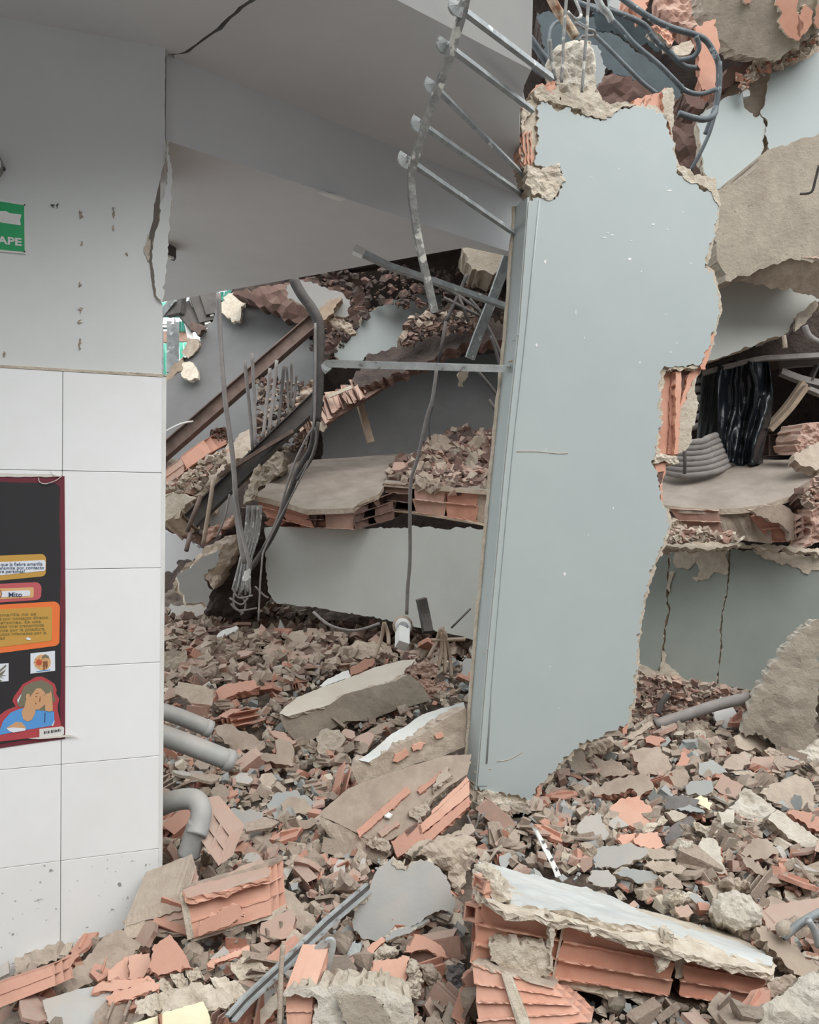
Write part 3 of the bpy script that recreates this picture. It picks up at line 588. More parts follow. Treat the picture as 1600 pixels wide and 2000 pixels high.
tube('lamp_ring', [(*K3(1115, 1655)[0], 4.645), (*K3(1115, 1655)[0], 4.665)], .03, 'steel', lt, sub=1, sides=14); tube('lamp_head', [(*K3(1112, 1670)[0], 4.66), (*K3(1110, 1740)[0], 4.55)], .032, 'white', lt, flatn=1, r2=.03, sub=1)
# ---- left slab with bricks under it
sl = empty('floor_slab', P(700, 1000, 5.9)); tg(sl, 'left floor slab with a pale flat top over a row of terracotta bricks', 'slab')
def surf(name, px3, th, mats, parent, jag=.02, seg=.12, dn=(0, 0, -1)):
    rng = nrng(); a = [P(*q) for q in px3]; o = []
    for i in range(len(a)):
        p, q = a[i], a[(i+1) % len(a)]; k = max(1, int((q-p).length/seg))
        o += [p.lerp(q, j/k)+(V((rng.uniform(-jag, jag), rng.uniform(-jag, jag), 0)) if j else V()) for j in range(k)]
    n = len(o); lo = [p+V(dn)*th for p in o]
    return mk(name, o+lo, [tuple(range(n)), tuple(reversed(range(n, 2*n)))]+[(i, (i+1) % n, n+(i+1) % n, n+i) for i in range(n)], mats, parent, [0, 1]+[1]*n)
surf('slab_top', [(493, 967, 5.5), (530, 975, 5.45), (600, 995, 5.35), (690, 992, 5.3), (740, 965, 5.5), (755, 940, 5.8), (800, 920, 6.1), (1000, 905, 6.3), (1000, 885, 7.0), (790, 886, 7.0), (640, 896, 7.0), (590, 900, 6.8), (555, 912, 6.4), (520, 945, 5.9)], .035, ['slab_dust', 'mortar'], sl, jag=.03)
f = hxp((494, 970, 5.5), (600, 997, 5.36), (610, 1030, 5.36), (520, 1008, 5.45), (.1, .5, .05))
brick(f, 0, .40, 0, 1, nf=2, parent=sl, name='brick', m='brick', ja=.03); brick(f, .42, 1, 0, 1, nf=2, parent=sl, name='brick', m='brick', ja=.03)
f = hxp((520, 1012, 5.5), (630, 1005, 5.4), (640, 1032, 5.4), (530, 1028, 5.5), (.1, .5, .05)); brick(f, 0, .5, 0, 1, nf=2, parent=sl, name='brick', m='brick', ja=.06, holes=.4); brick(f, .5, 1, 0, 1, nf=2, parent=sl, name='brick', m='brick', ja=.06)
f = hxp((600, 998, 5.38), (690, 996, 5.3), (690, 1034, 5.3), (600, 1030, 5.38), (.1, .5, .05)); brick(f, 0, .33, 0, 1, nf=2, parent=sl, name='brick', m='brick_dark', ja=.03, holes=.5); brick(f, .36, 1, 0, 1, nf=1, parent=sl, name='brick', m='brick_dusty', ja=.04)
f = hxp((690, 992, 5.3), (762, 965, 5.6), (765, 1015, 5.6), (695, 1034, 5.3), (.1, .5, .05)); brick(f, 0, .5, 0, 1, nf=3, parent=sl, name='brick', m='brick_dark', ja=.05, holes=.6); brick(f, .5, 1, 0, 1, nf=3, parent=sl, name='brick', m='brick_dark', ja=.05, holes=.6)
sr = empty('brick_row', P(860, 990, 5.6)); tg(sr, 'row of terracotta floor bricks ending behind the standing wall', 'brickwork')
f = hxp((750, 945, 5.7), (985, 962, 5.45), (985, 1026, 5.45), (750, 992, 5.7), (.1, .5, .05))
surf('slab_top', [(750, 942, 5.7), (985, 960, 5.45), (1010, 905, 6.4), (770, 915, 6.3)], .03, ['slab_dust', 'mortar'], sr)
for i, (a, b_, n_) in enumerate(((0, .24, 3), (.26, .52, 2), (.53, .78, 2), (.79, 1.0, 1))): brick(f, a, b_, 0, 1, nf=n_, parent=sr, name='brick', m=['brick_dark', 'brick_dusty', 'brick', 'dusty'][i], ja=.02, holes=.2 if i == 0 else 0)
rub(f, -.02, 1.0, 1.0, 1.1, 0, 1, sr, 'bottom_render', 'mortar')
# low wall band
WBP = pl3((515, 1100, 5.75), (960, 1100, 5.05), (700, 1200, 5.4))
T_('fallen_beam', 'large pale grey wall band below the left slab', 'wall', PX(517, 1030, 560, 1028, 640, 1030, 720, 1032, 790, 1030, 840, 1028, 862, 1036, 885, 1030, 930, 1033, 975, 1036, 975, 1260, 940, 1252, 840, 1230, 760, 1212, 640, 1190, 540, 1178, 525, 1160, 519, 1110), WBP, .5, ('band_paint', 'cream'), jag=1.2, exc=False, bvec=V((.1, 1, -.12)))
# back-left mass behind the bundle
T_('debris_mass', 'dim crushed masonry behind the steel bundle', 'debris', PX(410, 1080, 470, 990, 520, 1010, 520, 1180, 480, 1210, 400, 1200), vpl(5.9), .4, ('dark_rubble', 'dusty'), jag=3, seg=8, lump=.08, exc=False)
rod('broken_stake', 'dark broken stake standing in front of the low wall band', 'stake', [(*K3(1195, 1530)[0], 4.7), (*K3(1210, 1600)[0], 4.7), (*K3(1225, 1680)[0], 4.65)], .028, 'dark_metal', flatn=1, r2=.02)
rod('thin_wire', 'thin oblique wire against the low wall band', 'wire', [(*K3(1415, 1575)[0], 4.7), (*K3(1330, 1660)[0], 4.6)], .006, 'dark_metal')
for k, c in enumerate(((1030, 150, 985, 310), (1030, 150, 1050, 250), (1280, 180, 1225, 310), (1290, 170, 1300, 380), (1300, 190, 1330, 400), (1285, 190, 1270, 360), (1240, 230, 1390, 225))):
    q = K6(*c); rod('splintered_stick', NTH[k]+' of the thin splintered sticks near the small spotlight, going right', 'stick', [(*q[0], 4.5), ((q[0][0]+q[1][0])/2+3, (q[0][1]+q[1][1])/2, 4.5), (*q[1], 4.45)], .011, 'wood', 'sticks near the spotlight')

# ================================================================ RIGHT SIDE WRECKAGE
qb = lambda Y, nx=0, nz=0: Pl(P(1450, 948, Y), (nx, -1, nz))
def qat(px, py, Y, nx=0, nz=0): return Pl(P(px, py, Y), (nx, -1, nz))
T_('render_mass', 'bare mortar layer behind the cracked grey wall pieces, upper right', 'wall', K9(975, 610, 1060, 510, 1160, 440, 1230, 360, 1300, 310, 1380, 310, 1480, 240, 1640, 160, 1700, 700, 1340, 805, 1262, 920, 1070, 1000, 985, 800), qat(1480, 200, 4.75, -.15), .2, ('mortar', 'cream'), jag=3, seg=9, exc=False)
T_('painted_wall', 'blue grey wall piece at the upper right edge above the concrete beam', 'wall', K9(1350, 385, 1420, 362, 1520, 312, 1660, 240, 1660, 680, 1500, 740, 1342, 786, 1322, 700, 1332, 640, 1300, 590, 1322, 500), qat(1500, 200, 4.68, -.15), .03, ('wall_blue', 'cream'), jag=1.5, seg=9, exc=False)
T_('painted_wall', 'blue grey wall piece left of the crack, between the wall slab and concrete beam', 'wall', K9(985, 600, 1070, 530, 1190, 480, 1215, 560, 1260, 612, 1296, 594, 1322, 650, 1312, 780, 1258, 905, 1180, 955, 1065, 992, 1000, 900, 985, 750, 972, 650), qat(1400, 250, 4.66, .1), .03, ('wall_blue', 'cream'), jag=1.5, seg=9, exc=False)
T_('plaster_curl', 'curl of peeling plaster in the crack of the grey wall', 'plaster', K9(1215, 450, 1240, 470, 1240, 500, 1210, 505, 1200, 480), qat(1455, 180, 4.6), .03, ('plaster_blue',), exc=False, jag=1, seg=5)
rt = empty('render_chunk', P(1500, 60, 4.4)); tg(rt, 'big tan render chunk with red brick patches in the top right corner', 'masonry')
solid('render_face', K9(980, -60, 990, 20, 1010, 70, 1060, 135, 1080, 200, 1150, 262, 1230, 302, 1330, 300, 1370, 330, 1480, 235, 1660, 130, 1660, -60), qat(1500, 60, 4.45, -.1, -.4), .3, ('concrete', 'mortar'), jag=2.5, seg=8, parent=rt)
for c in ((1380, 20, 1405, 60, 1390, 115, 1430, 180, 1495, 212, 1520, 120, 1480, 60, 1500, -20, 1380, -30), (1530, 20, 1570, 60, 1560, 130, 1500, 205, 1485, 150, 1500, 70), (1600, -20, 1640, 60, 1600, 150, 1570, 120, 1590, 50), (1200, -20, 1250, -20, 1240, 12, 1210, 14)):
    solid('brick', K9(*c), qat(1500, 60, 4.42, -.1, -.4), .05, ('brick_fresh', 'cream'), jag=1.5, seg=7, parent=rt)
T_('concrete_block', 'big rough concrete beam end at the right edge', 'concrete', K2(1205, 745, 1260, 715, 1345, 672, 1375, 610, 1400, 585, 1480, 560, 1660, 505, 1660, 1020, 1560, 1020, 1480, 1012, 1400, 1040, 1330, 1075, 1240, 1095, 1205, 1020, 1190, 900), qat(1500, 400, 4.25, .1), .55, ('concrete', 'concrete'), jag=1.6, seg=9, exc=False)
T_('mortar_underside', 'brown underside of the concrete beam end', 'mortar', K2(1235, 1090, 1330, 1070, 1400, 1035, 1480, 1010, 1660, 1010, 1660, 1180, 1560, 1150, 1450, 1130, 1340, 1108), qat(1500, 545, 4.35, 0, -.9), .12, ('mortar', 'brick_dusty'), jag=2, exc=False)
T_('painted_beam', 'wide grey beam face between the concrete block and the dark hollow', 'beam', PX(1340, 530, 1400, 540, 1470, 550, 1640, 575, 1640, 585, 1595, 590, 1575, 612, 1550, 622, 1540, 650, 1500, 663, 1430, 690, 1340, 722), qat(1450, 620, 4.65, -.1), .3, ('band_paint', 'cream'), jag=1.2, exc=False)
T_('beam_underside', 'dark slab edge above the black plastic sheet', 'slab', PX(1340, 722, 1430, 692, 1540, 655, 1590, 600, 1660, 560, 1660, 680, 1600, 690, 1500, 700, 1340, 735), qat(1450, 690, 5.0), .8, ('dark_rubble',), exc=False, jag=2)
T_('plaster_flake', 'pale flake at the right end of the grey beam face', 'plaster', PX(1552, 648, 1562, 612, 1580, 598, 1594, 586, 1600, 596, 1580, 622, 1565, 640), qat(1575, 620, 4.55), .03, ('cream',), jag=1, seg=6, exc=False)
rod('bent_pipe', 'pale bent pipe end under the right end of the grey beam', 'pipe', [(1572, 636, 4.4), (1580, 655, 4.4), (1600, 668, 4.4), (1630, 672, 4.4)], .016, 'grey_pipe')
rod('bent_pipe', 'thin drip of mortar hanging under the grey beam', 'mortar', [(1531, 655, 4.5), (1533, 668, 4.5), (1534, 680, 4.5)], .012, 'mortar')
# black plastic sheet
def drape(name, px0, py0, px1, py1, Y, m, amp, fq, nx=40, ny=30, edge=None):
    v = []; f = []
    for j in range(ny+1):
        for i in range(nx+1):
            a, b = i/nx, j/ny; wv = amp*(2.6*noise.noise(V((a*fq*.22+b*.6, b*1.2, 2)))+1.2*noise.noise(V((a*fq*.5+b*2, b*2.8, 7)))+.7*abs(noise.noise(V((a*9, b*7, 5)))))
            x = px0+(px1-px0)*a + (edge(a, b) if edge else 0); y = py0+(py1-py0)*b - 14*(a if b < .3 else 0)*(1-b*3.3) + 10*noise.noise(V((a*5, b, 0)))
            v.append(P(x, y, Y+wv))
    n = len(v)
    for j in range(ny):
        for i in range(nx): k = j*(nx+1)+i; f.append((k, k+1, k+nx+2, k+nx+1))
    o = mk(name, v, f, [m], None, None, True); s = o.modifiers.new('t', 'SOLIDIFY'); s.thickness = .003; return o
tg(drape('plastic_sheet', 1402, 712, 1500, 908, 4.9, 'black_plastic', .05, 17, edge=lambda a, b: 10*math.sin(b*5)*a), 'glossy black plastic sheet hanging in the right hollow', 'plastic sheet')
tg(drape('cloth_strip', 1372, 725, 1408, 878, 5.0, 'grey_cloth', .03, 9, edge=lambda a, b: -12*b), 'dull grey cloth strip hanging left of the black plastic sheet', 'cloth')
for k in range(7):
    y0 = 925-k*9.5; rod('coiled_hose', NTH[k]+' from the bottom of the dusty grey hose coils on the right slab', 'hose', [(1300-k, y0-4, 4.85), (1335, y0+3-k, 4.75), (1370, y0+1-k, 4.72), (1400-k*3, y0-5-k, 4.75), (1422-k*4, y0-14-k*.5, 4.9)], .02, 'grey_pipe', 'hose coils on the right slab', ribs=.02)
for k in range(6):
    y0 = 745+k*18; rod('coiled_hose', NTH[k]+' from the top of the ribbed hose loops beside the grey cloth strip', 'hose', [(1352, y0, 5.1), (1370, y0-4, 5.05), (1384, y0+3, 5.1)], .02, 'grey_pipe', 'hose loops in the hollow', ribs=.02)
rod('tie_strap', 'dark strap tied around the hose coils', 'strap', [(1337, 880, 4.66), (1338, 905, 4.66), (1337, 925, 4.68)], .01, 'dark_metal')
for k, (c, r, y_, lb, m_) in enumerate((((500, 385, 930, 275, 1150, 255, 1500, 235), .02, 4.9, 'long bar running above the black plastic sheet', 'grey_pipe'), ((1150, 320, 1300, 300, 1500, 290), .035, 5.2, 'flat beam right of the black plastic sheet', 'grey_pipe'), ((1150, 375, 1320, 440, 1500, 480), .03, 5.1, 'flat strut sloping right beyond the plastic sheet', 'grey_pipe'),
        ((1045, 850, 1200, 680, 1350, 470), .03, 5.0, 'pair-edged strut rising from the plastic sheet, upper', 'wood'), ((1060, 870, 1230, 690, 1370, 500), .02, 4.95, 'thin strut lying along the rising one', 'wood'), ((1380, 520, 1500, 570), .02, 5.1, 'short bar crossing at the right edge of the hollow', 'grey_pipe'), ((1460, 320, 1380, 500), .01, 5.1, 'thin rod in the right hollow', 'dark_metal'))):
    rod('hollow_bar', lb, 'bar', [(*q, y_) for q in K10(*c)], r*.7, m_, flatn=1, r2=.02)
f = hxp((*K10(1145, 900)[0], 5.2), (*K10(1500, 880)[0], 5.2), (*K10(1500, 1080)[0], 5.1), (*K10(1145, 1080)[0], 5.1), (0, .3, 0))
bk = empty('broken_brick', P(1560, 870, 5.1)); tg(bk, 'red hollow brick lying at the back of the right slab', 'brick'); brick(f, 0, 1, 0, 1, nf=1, parent=bk, m='brick_dark', name='brick_body')
T_('broken_brick', 'reddish broken brick at the right edge above the mortar plates', 'brick', K10(1330, 880, 1340, 820, 1500, 800, 1500, 1000, 1300, 1060, 1280, 1000), qat(1575, 860, 4.6, .2), .2, ('brick_dusty',), jag=2, lump=.02, exc=False)
T_('mortar_plate', 'light mortar plates at the right edge of the right slab', 'mortar', K10(1240, 1130, 1290, 1060, 1500, 960, 1500, 1230, 1400, 1180), qat(1570, 900, 4.4, .2, .6), .06, ('mortar',), jag=3, lump=.02, exc=False)
# right slab
rs = empty('floor_slab', P(1450, 1000, 4.5)); tg(rs, 'right floor slab with a dusty flat top and broken hollow bricks', 'slab')
surf('slab_top', [(1290, 985, 4.45), (1340, 992, 4.38), (1400, 994, 4.35), (1450, 992, 4.3), (1500, 984, 4.28), (1540, 970, 4.3), (1600, 945, 4.35), (1680, 915, 4.4), (1680, 860, 5.8), (1540, 880, 5.8), (1440, 897, 5.7), (1340, 900, 5.5), (1290, 905, 5.3), (1250, 940, 4.9)], .03, ['slab_dust', 'mortar'], rs, jag=.03)
f = hxp((1310, 994, 4.4), (1405, 997, 4.33), (1412, 1042, 4.33), (1340, 1040, 4.4), (.05, .5, .05)); brick(f, 0, 1, 0, 1, nf=2, parent=rs, name='brick', m='brick_dusty', ja=.02, seg=6)
f = hxp((1402, 998, 4.36), (1500, 996, 4.3), (1510, 1062, 4.3), (1412, 1050, 4.35), (.05, .5, .05)); rub(f, 0, 1, 0, 1, 0, 1, rs, 'mortar_fill', 'mortar', 8, .03)
f = hxp((1455, 988, 4.27), (1560, 975, 4.25), (1555, 1058, 4.25), (1505, 1058, 4.3), (.05, .5, .05)); brick(f, 0, .8, .3, 1, nf=2, parent=rs, name='brick', m='brick', ja=.04)
solid('render_patch', K10(880, 1560, 960, 1520, 1160, 1500, 1230, 1540, 1290, 1640, 1300, 1780, 1240, 1800, 1180, 1680, 1060, 1630), qat(1530, 1010, 4.2), .04, ('dusty',), jag=2, parent=rs)
for i in range(2):
    for j in range(3):
        c = [(1275+i*75, 1640+j*55-i*25), (1340+i*75, 1600+j*55-i*25), (1355+i*75, 1655+j*55-i*25), (1290+i*75, 1690+j*55-i*25)]
        q = K10(*[a for p in c for a in p]); fh = hxp((*q[0], 4.18), (*q[1], 4.1), (*q[2], 4.1), (*q[3], 4.18), (.03, .25, .02))
        b = MB(); b.strip(fh, 0, 1, 0, .1, 0, 1, 2, 0, .01); b.strip(fh, 0, 1, .9, 1, 0, 1, 2, 0, .01); b.strip(fh, 0, .1, 0, 1, 0, 1, 1, 0, .01); b.strip(fh, .9, 1, 0, 1, 0, 1, 1, 0, .01); b.build('brick_cell', ['brick_dusty'], rs)
solid('dark_core', K10(1270, 1640, 1420, 1560, 1440, 1700, 1310, 1800), qat(1570, 1025, 4.4), .1, ('brick_dark',), parent=rs)
T_('broken_brick', 'dusty half brick at the right end of the right slab', 'brick', K10(1420, 1560, 1470, 1500, 1520, 1480, 1540, 1800, 1330, 1870, 1400, 1760), qat(1595, 1020, 4.1), .15, ('brick_dusty',), jag=2, lump=.03, exc=False)
T_('broken_brick', 'dark brick bits lying on the right end of the right slab', 'brick', K10(1290, 1400, 1400, 1380, 1440, 1300, 1540, 1280, 1540, 1480, 1420, 1520, 1340, 1480), qat(1580, 970, 4.2, 0, .4), .12, ('dusty', 'brick_dark'), jag=3, seg=6, lump=.05, exc=False)
T_('mortar_plate', 'thin white plaster layer under the right slab', 'plaster', K10(160, 1830, 400, 1830, 700, 1800, 860, 1830, 1100, 1840, 1340, 1870, 1540, 1880, 1540, 1930, 1000, 1860, 700, 1850, 590, 1885, 300, 1870), qat(1400, 1065, 4.35, 0, .5), .04, ('cream',), jag=2, exc=False)
T_('mortar_pile', 'dusty ledge of crumbs under the right slab', 'mortar', K10(160, 1760, 260, 1700, 400, 1740, 640, 1740, 820, 1790, 700, 1820, 160, 1830), qat(1370, 1050, 4.4, 0, .7), .1, ('dusty',), jag=2, seg=6, lump=.04, exc=False)
T_('broken_brick', 'grey brown broken end left under the right slab', 'brick', K10(170, 1760, 220, 1640, 290, 1630, 360, 1700, 250, 1750), qat(1320, 1035, 4.35), .2, ('mortar',), jag=2, lump=.02, exc=False)
# olive wall with two cracks
OW = pl3((1260, 1200, 4.75), (1600, 1200, 4.35), (1400, 1330, 4.55))
ow = empty('cracked_wall', P(1400, 1335, 4.6)); tg(ow, 'low olive grey wall with two vertical cracks below the right slab', 'wall')
solid('wall_core', PX(1225, 1082, 1320, 1078, 1450, 1080, 1650, 1105, 1650, 1350, 1470, 1352, 1400, 1338, 1330, 1328, 1225, 1305), Pl(OW.p-OW.n*.02, OW.n), .3, ('mortar', 'cream'), jag=1, parent=ow)
c1 = [(1308, 1080), (1306, 1130), (1304, 1165), (1308, 1190), (1302, 1215), (1298, 1240), (1296, 1275), (1291, 1315)]
c2 = [(1425, 1072), (1424, 1120), (1420, 1160), (1411, 1195), (1408, 1230), (1409, 1270), (1404, 1300), (1402, 1336)]
solid('painted_panel', PX(1225, 1080, 1262, 1074)+[(x-2.5, y) for x, y in c1]+PX(1240, 1306, 1225, 1304), OW, .02, ('wall_olive', 'cream'), jag=1, seg=8, parent=ow)
solid('painted_panel', PX(1312, 1076, 1360, 1085, 1420, 1078)+[(x-1.5, y) for x, y in c2]+PX(1330, 1328, 1300, 1318)+[(x+1.5, y) for x, y in reversed(c1)], OW, .02, ('wall_olive', 'cream'), jag=1, seg=8, parent=ow)
solid('painted_panel', PX(1428, 1072, 1500, 1078, 1560, 1090, 1650, 1095, 1650, 1345, 1472, 1351)+[(x+1.5, y) for x, y in reversed(c2)], OW, .02, ('wall_olive', 'cream'), jag=1, seg=8, parent=ow)
for c in ((255, 1190, 275, 1160, 350, 1165, 362, 1200, 330, 1240, 290, 1245, 262, 1230), (365, 1230, 350, 1170, 370, 1150, 494, 1150, 496, 1262, 440, 1265, 410, 1285, 350, 1302, 342, 1290, 368, 1270), (600, 1165, 640, 1165, 760, 1180, 895, 1200, 895, 1250, 815, 1262, 790, 1240, 720, 1220, 660, 1210)):
    solid('bare_mortar_patch', K5(*c), Pl(OW.p+OW.n*.006, OW.n), .012, ('cream',), jag=2, seg=6, parent=ow)
solid('bare_mortar_patch', K5(240, 1260, 262, 1260, 245, 1310, 236, 1350, 232, 1330), Pl(OW.p+OW.n*.006, OW.n), .012, ('cream',), jag=1, seg=6, parent=ow)
solid('bare_mortar_patch', K5(200, 1700, 208, 1600, 226, 1620, 222, 1660, 280, 1700, 290, 1730), Pl(OW.p+OW.n*.006, OW.n), .012, ('cream',), jag=1, seg=6, parent=ow)
solid('bare_mortar_patch', K5(92, 1660, 150, 1675, 200, 1695, 195, 1708, 92, 1685), Pl(OW.p+OW.n*.006, OW.n), .012, ('cream',), jag=1, seg=6, parent=ow)
# leaning concrete wedge
T_('concrete_wedge', 'tall wedge of rough concrete leaning at the right edge', 'concrete', PX(1446, 1430, 1460, 1395, 1480, 1345, 1500, 1315, 1530, 1270, 1555, 1240, 1590, 1210, 1603, 1214, 1600, 1330, 1592, 1440, 1560, 1478, 1530, 1478, 1500, 1440), qat(1530, 1400, 3.7, -.35, .1), .22, ('concrete', 'concrete_pale'), jag=2.5, seg=9, lump=.012, bulge=.02)
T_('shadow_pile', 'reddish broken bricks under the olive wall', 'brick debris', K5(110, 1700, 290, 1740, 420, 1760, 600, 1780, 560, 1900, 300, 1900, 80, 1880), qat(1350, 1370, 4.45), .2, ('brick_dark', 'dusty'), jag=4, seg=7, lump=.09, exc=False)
for c, lb, m_, r in (((870, 150, 1010, 105, 1150, 60, 1290, 28), 'brown pipe lying across the rubble under the olive wall', 'grey_pipe', .028), ((690, 250, 860, 145), 'short pale slat lying at the foot of the wall slab', 'concrete', .035), ((880, 100, 900, 50, 930, 10), 'dark cable tail under the olive wall', 'dark_metal', .015)):
    rod('pipe' if 'pipe' in lb else 'slat', lb, 'pipe' if 'pipe' in lb else 'debris', [(*q, 3.95) for q in K7(*c)], r, m_, **({} if r != .035 else dict(flatn=1, r2=.015)))
T_('white_board', 'white board sheet lying under the brown pipe', 'board', K7(1130, 90, 1160, 20, 1200, 50, 1250, 120, 1240, 160, 1180, 165, 1140, 130), qat(1425, 1395, 4.1, 0, .3), .02, ('white',), jag=1)

# ================================================================ TOP RIGHT: steel and brick remains
def bar(lb, c, Y, r, m='rebar_blue', Kf=K9, name='bent_bar', cat='bar', **k): return rod(name, lb, cat, [(*q, Y+(.02*i)) for i, q in enumerate(Kf(*c))], r*.8, m, **k)
bar('thick flaking pipe leaning on top of the wall slab', (190, -40, 230, 40, 270, 95, 335, 195), 3.15, .022, 'rust_flake', name='rusty_pipe', cat='pipe')
bar('dark blue grey bar behind the thick flaking pipe, upper', (-30, 30, 30, 100, 90, 190, 150, 270, 215, 345), 3.9, .017)
bar('dark blue grey bar passing left of the wall slab top', (-260, 40, -100, 170, 30, 265, 110, 345, 220, 420), 3.9, .02)
bar('speckled straight bar running down to the right brick stub', (330, 110, 440, 190, 600, 350, 680, 430, 755, 488), 3.5, .011, 'rebar_blue')
bar('long blue grey bar curving over the wall slab', (340, 10, 480, 70, 560, 140, 640, 230, 760, 330, 850, 420, 900, 470, 980, 490, 1065, 465), 3.75, .014)
bar('flat blue grey strip curving down to the red brick', (400, 30, 560, 70, 690, 130, 740, 200, 820, 270, 880, 330, 920, 350, 1000, 350, 1060, 318), 3.9, .016)
bar('big blue grey hoop bar sweeping round to the right', (560, -20, 700, 80, 820, 140, 950, 180, 1010, 210, 1050, 270, 1075, 330, 1078, 420, 1070, 520, 1040, 620, 1010, 700), 3.8, .017)
bar('short speckled bar end over the wall notch', (870, 590, 950, 615, 1010, 622, 1052, 600, 1062, 560), 3.7, .017)
bar('small hoop bar in front of the red brick', (960, 190, 975, 250, 940, 300, 870, 312), 3.7, .014)
bar('thin pale rod right of the big hoop', (1085, 320, 1082, 480, 1040, 660, 990, 780, 930, 890), 3.85, .011)
bar('curved tie ring above the concrete stub', (200, 300, 194, 200, 212, 135, 262, 108, 320, 150), 3.3, .009)
bar('straight vertical rod left in the concrete stub', (285, -20, 272, 160, 265, 300, 258, 430), 3.16, .008, 'rebar')
bar('straight vertical rod right in the concrete stub', (400, -20, 390, 150, 378, 300, 365, 480), 3.16, .008, 'rebar')
bar('crossed tie wire on top of the concrete stub', (330, 120, 380, 150, 425, 160, 430, 185, 370, 190, 350, 210), 3.2, .007, 'rebar')
bar('pale thin rod standing left of the concrete stub', (196, 205, 205, 300, 225, 420), 3.2, .01, 'rebar')
bar('slack pale wire above the pale rods', (290, 60, 330, 100, 360, 80, 340, 20, 320, -20), 3.3, .008, 'rebar')
bar('wide pale bent strip at the top beside the pipe', (440, -20, 470, 40, 500, 70, 520, 110), 3.6, .018, 'steel_light')
T_('tarp_piece', 'dark teal torn sheet among the bars over the wall slab', 'sheet', K9(420, 60, 560, 80, 700, 130, 780, 190, 850, 270, 760, 262, 640, 220, 520, 170, 440, 160), qat(1240, 60, 4.3, 0, -.3), .01, ('teal_dark',), jag=3, exc=False)
T_('brick_slab', 'orange brick slab hanging behind the hoop bars', 'brick', K9(958, 148, 1000, 118, 1060, 100, 1072, 180, 1085, 320, 1060, 450, 1030, 485, 990, 470, 975, 380, 972, 280), qat(1385, 110, 4.0, -.2), .1, ('brick_fresh', 'brick'), jag=1.5, exc=False)
T_('brick_piece', 'pink broken brick at the top edge right of the bars', 'brick', K9(585, -30, 720, -30, 700, 50, 680, 75, 640, 40, 590, 5), qat(1245, 10, 4.1), .1, ('brick_fresh',), jag=2, seg=7, exc=False)
T_('brick_piece', 'small pink brick chip caught on the bars', 'brick', K9(715, 140, 770, 115, 800, 140, 850, 205, 835, 230, 800, 215, 760, 170), qat(1290, 70, 3.95), .08, ('brick_fresh', 'cream'), jag=2, seg=6, lump=.02, exc=False)
T_('plaster_piece', 'tan oval plaster piece behind the hoop bars', 'plaster', K9(835, 240, 930, 212, 952, 235, 930, 280, 880, 292, 850, 280), qat(1335, 95, 4.2), .05, ('cream',), jag=1.5, seg=6, exc=False)
T_('plaster_piece', 'grey plaster piece at the top edge between the bars', 'plaster', K9(500, -30, 600, -30, 620, 30, 560, 50, 510, 30), qat(1205, 5, 4.3), .05, ('plaster_blue',), jag=1.5, seg=6, exc=False)
T_('brick_mass', 'dark red hanging brickwork right of the pink brick', 'brick debris', K9(740, -40, 960, -40, 1000, 60, 1040, 110, 960, 160, 880, 130, 760, 70), qat(1330, 20, 4.9, -.2), .2, ('brick_dusty',), jag=3, lump=.04, exc=False)
T_('brick_mass', 'dark red brickwork under the tan render chunk', 'brick debris', K9(1080, 440, 1120, 360, 1200, 340, 1280, 300, 1240, 370, 1180, 420, 1090, 470), qat(1440, 150, 4.7), .2, ('brick_dark',), jag=3, seg=6, lump=.04, exc=False)
T_('brick_mass', 'dark red brickwork seen through the hoop bars', 'brick debris', K9(890, 480, 1000, 500, 1040, 470, 1000, 560, 930, 560), qat(1360, 190, 4.6), .2, ('brick_dark',), jag=3, seg=6, lump=.04, exc=False)
T_('brick_mass', 'dim brown brickwork behind the wall slab top', 'brick debris', K9(430, 380, 620, 400, 760, 480, 860, 520, 990, 640, 990, 900, 860, 960, 700, 700, 430, 560), qat(1270, 240, 5.2), .3, ('brick_dark', 'dark_rubble'), jag=4, lump=.06, exc=False)
T_('slab_edge', 'dim blue grey slab edge crossing behind the bars', 'slab', K9(130, 60, 420, 90, 700, 300, 900, 440, 880, 560, 640, 420, 430, 330, 180, 320), qat(1180, 90, 5.6), .3, ('teal_dark', 'dark_rubble'), jag=3, exc=False)
bar('thin speckled wire at the right edge of the broken grey wall', (1600, 860, 1580, 940, 1560, 1000, 1500, 1010), 4.1, .008, 'dark_metal', name='loop_wire', cat='wire')
# crumbs along the break between render and wall
# ---- the fallen steel ladder-like frame
lad = empty('fallen_ladder', P(850, 350, 2.5)); tg(lad, 'bent pale steel frame with five slanting rungs hanging from the ceiling edge', 'steel frame')
RP = PX(912, -20, 905, 20, 893, 60, 880, 105, 864, 150, 848, 195, 832, 240, 818, 285, 806, 325, 803, 360, 808, 410, 815, 455, 826, 510, 838, 560, 849, 610)
tube('rail', [(*q, 2.24+.022*i) for i, q in enumerate(RP)], .0105, 'rebar', lad, flatn=1, r2=.0105, sub=2)
for i, (a, b, ya, yb) in enumerate((((896, 14), (1078, 152), 2.27, 2.68), ((872, 88), (1040, 215), 2.35, 2.9), ((848, 168), (1045, 365), 2.42, 3.45), ((822, 242), (1050, 400), 2.48, 3.5), ((796, 312), (1040, 480), 2.52, 3.5))):
    tube('rung', [(a[0], a[1], ya), ((a[0]+b[0])/2, (a[1]+b[1])/2, (ya+yb)/2), (b[0], b[1], yb)], .0105, 'steel', lad, flatn=1, r2=.007, sub=1)
    tg(tube('rung_hook', [(a[0]-8, a[1]-12, ya-.04), (a[0]-12, a[1]-2, ya-.04), (a[0]-4, a[1]+8, ya-.03), (a[0]+8, a[1]+10, ya)], .012, 'steel_light', lad, flatn=1, r2=.008, sub=3), label='pale bent rung end')
